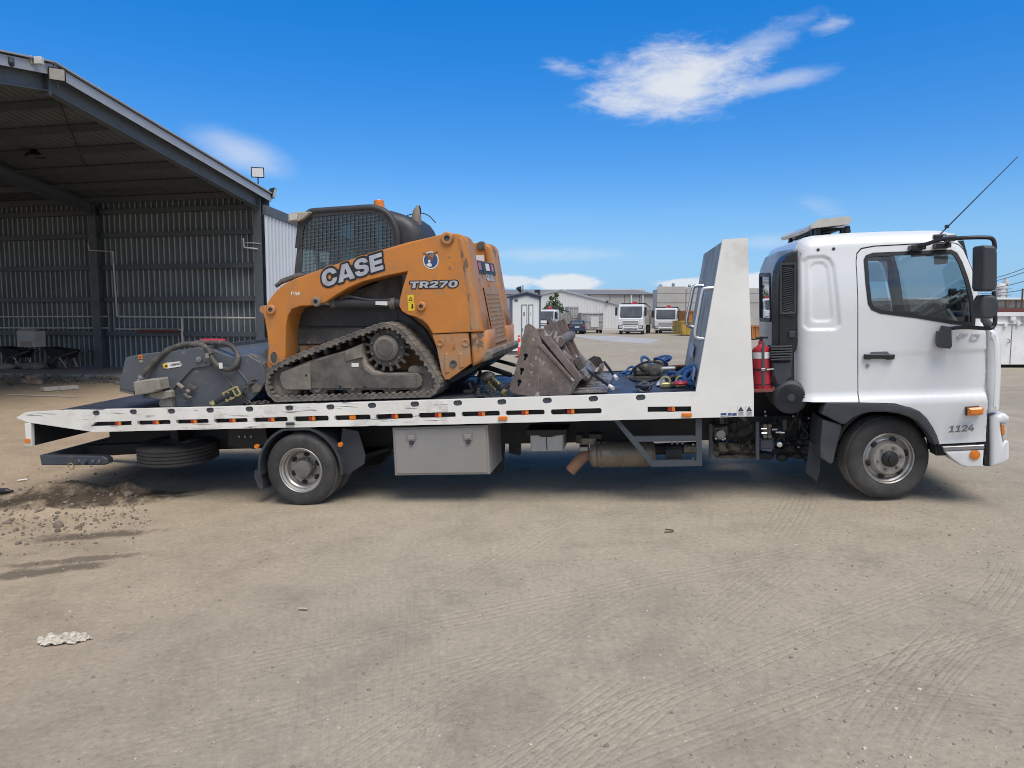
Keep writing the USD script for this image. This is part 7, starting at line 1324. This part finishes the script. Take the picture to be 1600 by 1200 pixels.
# tree behind the parked trucks
rt = np.random.default_rng(11); D = 98.; tb = WY(866, 512, D); tr = far_thing('tree', 'small dark green bushy tree behind the parked trucks', 'tree', (tb[0], D, 0))
th_ = fz_at(459, D); obj('trunk', tube([(0, 0, 0), (.1, 0, th_ * .4), (-.05, .1, th_ * .75)], 1, 8, taper=[.16, .12, .05]), 'bark', tr)
for a in range(5): obj('limb', tube([(.05, 0, th_ * .42), (.5 * math.cos(a * 1.3), .5 * math.sin(a * 1.3), th_ * .62), (.9 * math.cos(a * 1.3), .9 * math.sin(a * 1.3), th_ * .78)], 1, 5, taper=[.07, .05, .02]), 'bark', tr)
lob = [((.0, 0, th_ * .86), .55), ((-.5, .1, th_ * .72), .62), ((.55, -.1, th_ * .70), .60), ((.1, .2, th_ * .66), .7), ((-.95, 0, th_ * .60), .42), ((1.0, .1, th_ * .58), .40), ((-.2, -.4, th_ * .56), .5), ((.25, 0, th_ * .98), .30), ((-.45, .2, th_ * .90), .28)]
c = []
for q, r in lob: d = rt.normal(size=(170, 3)); d /= np.linalg.norm(d, axis=1, keepdims=True); c.append(np.array(q) + d * r * rt.uniform(.45, 1.1, (170, 1)))
c = np.vstack(c)
V, f = [], []
for k, q in enumerate(c):
    u, w = rt.normal(size=3), rt.normal(size=3); u /= np.linalg.norm(u); w = np.cross(u, w); w /= np.linalg.norm(w); s_ = rt.uniform(.07, .17); V += [q - u * s_, q + w * s_ * .5, q + u * s_, q - w * s_ * .5]; f += [(4 * k, 4 * k + 1, 4 * k + 2), (4 * k, 4 * k + 2, 4 * k + 3)]
obj('crown', tm(V, f), 'leaf', tr)
# parked trucks seen from the front
def bg_wheel(t, x, y, r=.5, w=.3): obj('wheel', lathe([(r * .55, -w / 2), (r, -w / 2 + .02), (r, w / 2 - .02), (r * .55, w / 2)], (x, y, r), 'x', 20), 'rubber', t); obj('rim', lathe([(0, -w / 2 + .05), (r * .56, -w / 2 + .03), (r * .56, w / 2 - .03), (0, w / 2 - .05)], (x, y, r), 'x', 16), 'rim_steel', t)
def bg_truck(px0, px1, pyt, pyb, d, yaw, label, tipper=True, style=0):
    x = fx((px0 + px1) / 2, d); w = (px1 - px0) / F * d; h = (pyb - pyt) / F * d; t = far_thing('parked_truck', label, 'truck', (x, d, 0), yaw, 'trucks parked across the yard'); hw = w / 2
    cabp = [(0, .55), (0, h * .52), (.12, h * .56), (.42, h * .96), (.6, h), (1.9, h), (1.9, .55)]
    V = prism([(a, b) for a, b in cabp], -hw, hw, .08, 2); V.vertices = V.vertices[:, [1, 0, 2]]; V.invert(); obj('cab', V, 'white_paint', t, smooth=35)
    n_ = np.array([0, -(.40 * h), .30]); n_ /= np.linalg.norm(n_); s0, s1 = np.array([0, .13, h * .585]), np.array([0, .41, h * .925]); dv = s1 - s0; L_ = np.linalg.norm(dv)
    obj('windscreen', obox((s0 + s1) / 2 + n_ * .02, (1, 0, 0), dv, n_, w * .86, L_, .03, .005), 'car_blue' if 0 else 'ws_dark', t)
    obj('grille_panel', box(-hw * .66, hw * .66, -.04, .02, h * .235, h * .45, .03), 'white_bin', t); obj('dash_panel', obox(s0 + (0, -.02, -.05), (1, 0, 0), dv, n_, w * .80, .14, .05), 'plastic_black', t)
    for s_ in (-1, 1): obj('side_window', box(s_ * (hw - .02) - .03, s_ * (hw - .02) + .03, .55, 1.35, h * .60, h * .88), 'ws_dark', t); obj('lamp_housing', box(s_ * hw * .80 - .24, s_ * hw * .80 + .24, -.125, -.04, h * .175, h * .30, .02), 'plastic_dark', t)
    obj('lower_valance', box(-hw * .9, hw * .9, -.08, .2, .28, .46, .03), 'plastic_dark', t)
    for k in range(3): gr = obj('grille_bar', box(-hw * (.62 if k < 2 else .5), hw * (.62 if k < 2 else .5), -.06, .02, h * (.40 - .075 * k), h * (.435 - .075 * k), .01), 'plastic_black' if style == 0 else 'frame_grey', t)
    bm_ = obj('bumper', box(-hw, hw, -.12, .3, .42, h * .26, .05), 'white_paint', t); obj('bumper_slot', box(-hw * .55, hw * .55, -.13, -.11, h * .16, h * .20, .005), 'plastic_black', bm_)
    obj('number_plate', box(-.2, .2, -.14, -.125, h * .205, h * .235), 'sticker_white', bm_)
    for s_ in (-1, 1):
        obj('headlight', box(s_ * hw * .78 - .17, s_ * hw * .78 + .17, -.14, -.05, h * .205, h * .28, .02), 'lamp_clear', t)
        obj('mirror', box(s_ * (hw + .2) - .12, s_ * (hw + .2) + .12, -.06, .06, h * .62, h * .90, .02), 'plastic_black', t); obj('mirror_arm', cyl((s_ * hw, .2, h * .84), (s_ * (hw + .2), .0, h * .85), .02, 5), 'plastic_black', t)
        for yy in (.9, 5.6, 6.8): bg_wheel(t, s_ * (hw - .2), yy)
    obj('chassis', box(-.45, .45, .5, 7.4, .55, .95), 'under_black', t)
    if tipper:
        tp = obj('tipper_body', [box(-hw, hw, 2.3, 7.6, 1.05, 1.15), box(-hw, -hw + .06, 2.3, 7.6, 1.15, h * .86), box(hw - .06, hw, 2.3, 7.6, 1.15, h * .86), box(-hw, hw, 2.3, 2.36, 1.15, h * 1.02), box(-hw, hw, 7.54, 7.6, 1.15, h * .86)], 'tipper_grey', t)
        for k in range(6):
            for s_ in (-1, 1): obj('body_rib', box(s_ * hw - .04, s_ * hw + .04, 2.6 + k * .95, 2.7 + k * .95, 1.1, h * .84), 'tipper_grey', tp)
        obj('tarp_roll', cyl((-hw, 2.2, h * 1.02), (hw, 2.2, h * 1.02), .10, 10), 'plastic_black', t); obj('tarp_arm', cyl((hw, 2.2, h * 1.02), (hw + .05, 6, h * .9), .05, 6), 'plastic_black', t)
    obj('roof_beacon', [box(-.1, .55, .9, 1.2, h, h + .12, .02), box(.05, .5, .95, 1.15, h + .12, h + .30, .03)], 'red_paint', t, 'red tool box on the cab roof'); obj('wiper', cyl((-.4, .1, h * .60), (.3, .2, h * .66), .012, 5), 'plastic_black', t); return t
M('ws_dark', (.05, .058, .062), (.10, .10, .095), sc=.9, rough=.12, coat=.4)
bg_truck(965, 1004.5, 474.5, 521.5, 80., math.radians(-17), 'larger white tipper truck with a dark three bar grille', True, 0)
bg_truck(1022, 1056, 481.5, 521.5, 84., math.radians(-16), 'smaller white truck with a grey grille beside the yellow skip', True, 1)
bg_truck(836, 866, 479.5, 517, 84., math.radians(-22), 'white tipper truck half hidden behind the site office', True, 1)
# cage trailer, box trailer, blue car
def bg_box(name, label, cat, px0, px1, pyt, d, L_, m, ribs=True, z0=.5, yaw=0.):
    x0, x1, h = fx(px0, d), fx(px1, d), fz_at(pyt, d); t = far_thing(name, label, cat, ((x0 + x1) / 2, d, 0), yaw, None); hw = (x1 - x0) / 2
    obj('body', box(-hw, hw, 0, L_, z0, h, .02), m, t)
    if ribs:
        for k in range(5): obj('post', box(-hw + (2 * hw - .12) * k / 4, -hw + (2 * hw - .12) * k / 4 + .12, -.06, 0, z0, h), m, t)
        for z in (z0 + .05, (z0 + h) / 2, h - .1): obj('rail', box(-hw, hw, -.09, -.061, z - .06, z + .06), m, t)
    for s_ in (-1, 1):
        for yy in (.8, L_ - 1): bg_wheel(t, s_ * (hw - .2), yy, .42)
    obj('axle_beam', box(-hw + .2, hw - .2, .1, L_ - .2, .35, z0), 'under_black', t); return t
bg_box('cage_trailer', 'tall grey cage trailer behind the blue car', 'trailer', 888, 903.5, 477.5, 90., 6, 'tipper_grey')
t = bg_box('box_trailer', 'pale weathered box trailer right of the blue car', 'trailer', 908, 942, 487, 86., 5, 'tipper_grey', True, .45); obj('door_panel', box(-.2, .75, -.12, -.095, .7, 1.95), 'clad_white', t)
d = 82.; x = fx(901.5, d); cw_ = .9; car = far_thing('parked_car', 'dark blue hatchback car parked with its rear to the camera', 'car', (x, d, 0), math.radians(-8))
def carv(P, y0, y1, b, m, nm, parent=car): V = prism(P, y0, y1, b, 2); V.vertices = V.vertices[:, [1, 0, 2]]; V.invert(); return obj(nm, V, m, parent, smooth=40)
carv([(0, .35), (-.02, .75), (.05, 1.0), (3.2, 1.0), (4.2, .85), (4.35, .5), (4.3, .3)], -cw_, cw_, .10, 'car_blue', 'body'); carv([(.1, .99), (.55, 1.42), (1.0, 1.50), (2.0, 1.48), (3.0, 1.0)], -cw_ * .86, cw_ * .86, .08, 'car_blue', 'roof')
obj('rear_window', obox((0, .30, 1.22), (1, 0, 0), (0, .45, .43), (0, -.43, .45), 1.25, .42, .03), 'ws_dark', car)
for s_ in (-1, 1):
    obj('tail_light', box(s_ * .72 - .14, s_ * .72 + .14, -.05, .06, .80, .98, .02), 'lamp_red', car); obj('side_window', obox((s_ * .80, 1.5, 1.22), (0, 1, 0), (s_ * -.2, 0, 1), (1, 0, 0), 1.7, .36, .02), 'ws_dark', car)
    for yy in (.8, 3.4): bg_wheel(car, s_ * .75, yy, .32, .22)
obj('number_plate', box(-.25, .25, -.06, -.02, .72, .84), 'sticker_white', car); obj('bumper', box(-.88, .88, -.08, .1, .32, .58, .05), 'car_blue', car)
# skips
def skip(px0, px1, pyt, d, m, label, L_=4.):
    x0, x1, h = fx(px0, d), fx(px1, d), fz_at(pyt, d); t = far_thing('skip_bin', label, 'skip', ((x0 + x1) / 2, d, 0)); hw = (x1 - x0) / 2
    P = [(-hw * .85, .1), (hw * .85, .1), (hw, h), (hw - .06, h), (hw * .82, .16), (-hw * .82, .16), (-hw + .06, h), (-hw, h)]; obj('shell', prism(P, 0, L_), m, t); obj('end_plate', prism([(-hw * .85, .1), (hw * .85, .1), (hw, h), (-hw, h)], -.05, .0), m, t)
    for k in range(4): a = -hw * .8 + k * hw * 1.6 / 3; obj('rib', box(a - .06, a + .06, -.12, -.051, .15, h - .05), m, t)
    obj('rim_bar', box(-hw - .05, hw + .05, -.14, -.02, h - .12, h + .02), m, t)
skip(1063, 1092, 500, 74., 'skip_yellow', 'mustard yellow skip bin beside the smaller white truck'); skip(1070, 1102, 484, 80., 'skip_orange', 'rusty orange skip bin behind the yellow one'); skip(1172, 1196, 507, 60., 'skip_orange', 'brown skip seen between the headboard and the cab')
# white bin and roofs on the right
D = 26.5; x0 = fx(1535, D); hbz = fz_at(486.5, D); wb_ = far_thing('hook_bin', 'long white painted steel bin behind the cab front', 'bin', (x0, D, 0), math.radians(0))
obj('body', box(0, 7, 0, 2.3, .12, hbz, .01), 'white_bin', wb_); 
for px in (1579, 1640): obj('seam', box(fx(px, D) - x0 - .012, fx(px, D) - x0 + .012, -.012, .0, .15, hbz - .45), 'ink_grey', wb_)
obj('top_rail', box(-.05, 7, -.10, 2.4, hbz - .14, hbz, .01), 'white_bin', wb_); obj('mid_rail', box(0, 7, -.05, -.001, hbz - .42, hbz - .36, .005), 'white_bin', wb_)
for px in (1577, 1597, 1618): q = fx(px, D) - x0; obj('hinge_lug', box(q - .09, q + .09, -.14, -.05, hbz - .30, hbz - .16, .01), 'white_bin', wb_)
for px, z in ((1567, .52), (1586.5, .47), (1607, .5)): q = fx(px, D) - x0; obj('rope_hook', box(q - .05, q + .05, -.10, -.0, hbz - z, hbz - z + .14, .01), 'white_bin', wb_)
obj('load_rail', box(-.1, 7, .3, .9, hbz + .001, hbz + .14), 'rail_steel_red', wb_); obj('skid', box(.1, 7, .3, .5, .0, .12), 'under_black', wb_); obj('skid', box(.1, 7, 1.8, 2., .0, .12), 'under_black', wb_)
a = fx(1571, D) - x0; th = np.linspace(-1.4, 1.4, 9); obj('cable_loop', tube([(a + .1 * math.cos(t), -.06, fz_at(531.5, D) + .07 * math.sin(t)) for t in th], .012, 6), 'wire', wb_)
D = 88.; b = facade('low_warehouse', 'low warehouse with a white roof and grey windows on the right', 'warehouse', D)
obj('wall', box(fx(1430, D), fx(1900, D), 0, 15, 0, fz_at(467, D)), 'roof_far', b); obj('roof', hull([(xx, yy, z) for xx in (fx(1425, D), fx(1905, D)) for yy, z in ((-1, fz_at(467, D)), (-1, fz_at(465.5, D)), (8, fz_at(461, D)), (16, fz_at(466, D)))]), 'sticker_white', b)
for k in range(24): a = fx(1440 + 16 * k, D); obj('window', box(a, a + .95, -.05, 0, fz_at(479, D), fz_at(468, D)), 'tipper_grey', b)
D = 170.; q = WY(1566, 470, D); sl_ = far_thing('silo_tower', 'white silo tower with pipes far behind the mirrors', 'silo', (q[0], D, 0)); zt = fz_at(434, D)
obj('shell', lathe([(0, 0), (1.3, 0), (1.3, zt * .82), (1.0, zt * .88), (0, zt * .9)], (-.6, 0, 0), 'z', 16), 'clad_white', sl_); obj('stack', cyl((.6, 0, 0), (.6, 0, zt), .42, 10), 'clad_white', sl_); obj('stack_collar', cyl((.6, 0, zt * .88), (.6, 0, zt * .94), .75, 10), 'clad_white', sl_)
for k in range(5): obj('platform', box(-2.1, 1.2, -1.3, 1.3, zt * (.25 + .13 * k), zt * (.26 + .13 * k)), 'steel_dull', sl_)
# power poles and lines on the right
pa_ = np.array([fx(1592, 84.), 84., 0]); pp_ = far_thing('power_pole', 'thin dark pole standing above the white roof', 'pole', pa_); obj('post', cyl((0, 0, 0), (0, 0, fz_at(450, 84.)), .09, 8), 'bark', pp_)
for k, (za, zb) in enumerate(((442, 428), (436, 414), (433, 408), (446, 441))):
    A, B = WY(1500, za + 6, 150.), WY(1700, 2 * zb - za - 12, 70.); P = [A + (B - A) * t - (0, 0, 1.4 * 4 * t * (1 - t)) for t in np.linspace(0, 1, 14)]; solo('power_line', tube(P, .045, 5), 'wire', f'{("second lowest", "second highest", "highest", "lowest")[k]} of the four dark power lines right of the mirrors', 'power line', group=None)

# ------------------------------------------------------------ litter and stones
def lit(px, py): q = G(px, py, 0); z = gh(q[0], q[1]); q = G(px, py, z); return np.array([q[0], q[1], gh(q[0], q[1])])
def crumple(name, c, sx, sy, h, m, label, cat, seed, rot=0, n=14):
    g = np.random.default_rng(seed); u, v = np.meshgrid(np.linspace(-1, 1, n), np.linspace(-1, 1, n)); P = np.column_stack([u.ravel(), v.ravel(), np.zeros(n * n)]); z = np.abs(meshkit.fbm(P * 3.1 + seed, 5, seed) - .45) * 2.2 * h; ed = np.clip(1.15 - np.hypot(u, v).ravel() + .5 * (meshkit.fbm(P * 2 + 9, 3, seed) - .5), 0, 1)
    P = P * (sx, sy, 1); P[:, :2] += g.normal(size=(n * n, 2)) * .06 * min(sx, sy); P[:, 2] = z * np.clip(ed * 3, .05, 1) + .004; P = P @ Rz(rot).T + c
    f = [];
    for i in range(n - 1):
        for j in range(n - 1):
            a = i * n + j
            if min(ed[a], ed[a + 1], ed[a + n], ed[a + n + 1]) > .12: f += [(a, a + 1, a + n + 1), (a, a + n + 1, a + n)]
    return solo(name, tm(P, f), m, label, cat, smooth=False)
crumple('crumpled_paper', lit(101, 999), .165, .07, .07, 'paper', 'crumpled off white paper lying on the near dirt', 'paper litter', 3, .12, 26)
crumple('plastic_scrap', lit(820, 733), .06, .03, .04, 'blue_plastic', 'scrap of blue plastic under the truck behind the toolbox', 'plastic litter', 8)
q = lit(6, 780); solo('drink_bottle', lathe([(0, -.11), (.03, -.11), (.033, -.09), (.033, .04), (.012, .09), (.012, .11), (0, .11)], q + (0, 0, .034), 'x', 14), 'plastic_black', 'dark bottle lying at the left edge of the dirt heap', 'bottle')
def plank(px0, py0, px1, py1, w, h, m, label, name='plank'):
    A, B = lit(px0, py0), lit(px1, py1); d = B - A; L_ = np.linalg.norm(d); s_ = np.cross(d, (0, 0, 1)); solo(name, obox((A + B) / 2 + (0, 0, h / 2 + .01), d, s_, np.cross(s_, d), L_, w, h, .006), m, label, 'plank' if 'plank' in name else 'stick')
plank(66, 612, 120, 608, .22, .09, 'plank_pale', 'pale broken plank in front of the shed'); plank(38, 599, 62, 601, .16, .12, 'wood_old', 'brown wood offcut nearest the wheelbarrows', 'wood_offcut'); plank(44, 600, 58, 597, .10, .22, 'wood_old', 'upper brown wood offcut resting on another', 'wood_offcut')
plank(12, 600, 20, 603, .06, .03, 'bark', 'short dark stick left of the brown offcuts', 'stick'); plank(10, 618, 118, 621, .05, .02, 'plank_pale', 'long thin pale batten on the dirt before the shed', 'batten'); plank(27, 757, 43, 755, .03, .012, 'sticker_white', 'thin white strip left of the dirt heap', 'strip')
A = lit(1042, 833); solo('twig', tube(smooth_path([A + (-.02, 0, .008), A + (.05, .01, .012), A + (.055, .05, .012), A + (.0, .075, .01)], 4), .005, 5), 'bark', 'bent dark twig on the open dirt below the step frame', 'twig')
plank(466, 953, 481, 954, .02, .008, 'plank_pale', 'pale splinter on the dirt beside the tread marks', 'splinter')
# clods around the heap and stones over the yard
rc = np.random.default_rng(21); cl = []
for i in range(650):
    px, py = rc.uniform(-40, 235), rc.uniform(0, 1); py = 798 + 24 * rc.normal() - (px - 100) * .10; q = G(px, py, -.2); cl.append(ico((q[0], q[1], gh(q[0], q[1]) + .004), rc.exponential(.006) + .004, 1, rc.uniform(.6, 1.3, 3)))
for px, py, r in ((200, 777, .045), (12, 817, .03), (18, 813, .022), (60, 806, .022)): q = G(px, py, -.22); m_ = ico((0, 0, 0), r, 2, (1.2, 1, .8)); m_.vertices *= (1 + .5 * (meshkit.fbm(m_.vertices * 25 + 3, 3, 4) - .5))[:, None]; m_.apply_translation((q[0], q[1], gh(q[0], q[1]) + r * .3)); cl.append(m_)
solo('earth_clods', cl, 'clod', 'loose clods of earth over the dug heap', None, kind='stuff')
gi = UsdGeom.PointInstancer.Define(stage, '/World/gravel'); cd(gi.GetPrim(), label='small loose stones scattered over the dirt yard', kind='stuff')
UsdGeom.Scope.Define(stage, '/World/gravel/kinds'); paths = []
M('stone_pale', (.52, .47, .39), (.42, .375, .31), sc=30, rough=.9); M('stone_dark', (.17, .145, .115), (.21, .18, .145), sc=30, rough=.9)
for k, m_ in enumerate(('stone', 'stone_pale', 'stone_dark', 'stone')):
    s_ = trimesh.creation.icosphere(1, 1.0); s_.vertices *= (1 + .5 * (meshkit.fbm(s_.vertices * 1.7 + 5 * k, 2, k) - .5))[:, None] * np.array([(1, .8, .6), (1.1, .7, .5), (.9, 1, .6), (1.2, .9, .45)][k]); pth = '/World/gravel/kinds/stone' + (f'_{k:03d}' if k else ''); usdkit.mesh(stage, pth, s_, LK[m_]); paths.append(pth)
    gi.CreatePrototypesRel().AddTarget(pth)
n = 15000; yy = 1.9 + 13 * rc.uniform(0, 1, n) ** 1.5; xx = rc.uniform(-.80, .80, n) * (yy + 1.5); keep = meshkit.fbm(np.column_stack([xx * .8, yy * .8, 0 * xx]), 3, 2) + .3 * rc.uniform(size=n) > .55; xx, yy = xx[keep], yy[keep]; n = len(xx)
zz = ground_z(xx, yy) + pile(xx, yy); sz = np.minimum(.003 + rc.exponential(.0022, n), .013); kd = rc.choice(4, n, p=[.42, .14, .2, .24])
gi.CreatePositionsAttr(Vt.Vec3fArray.FromNumpy(np.column_stack([xx, yy, zz + sz * .15]).astype(np.float32))); gi.CreateProtoIndicesAttr(Vt.IntArray.FromNumpy(kd.astype(np.int32))); gi.CreateScalesAttr(Vt.Vec3fArray.FromNumpy(np.repeat(sz[:, None], 3, 1).astype(np.float32)))
an = rc.uniform(0, np.pi, n); gi.CreateOrientationsAttr(Vt.QuathArray([Gf.Quath(float(math.cos(a)), 0, 0, float(math.sin(a))) for a in an]))
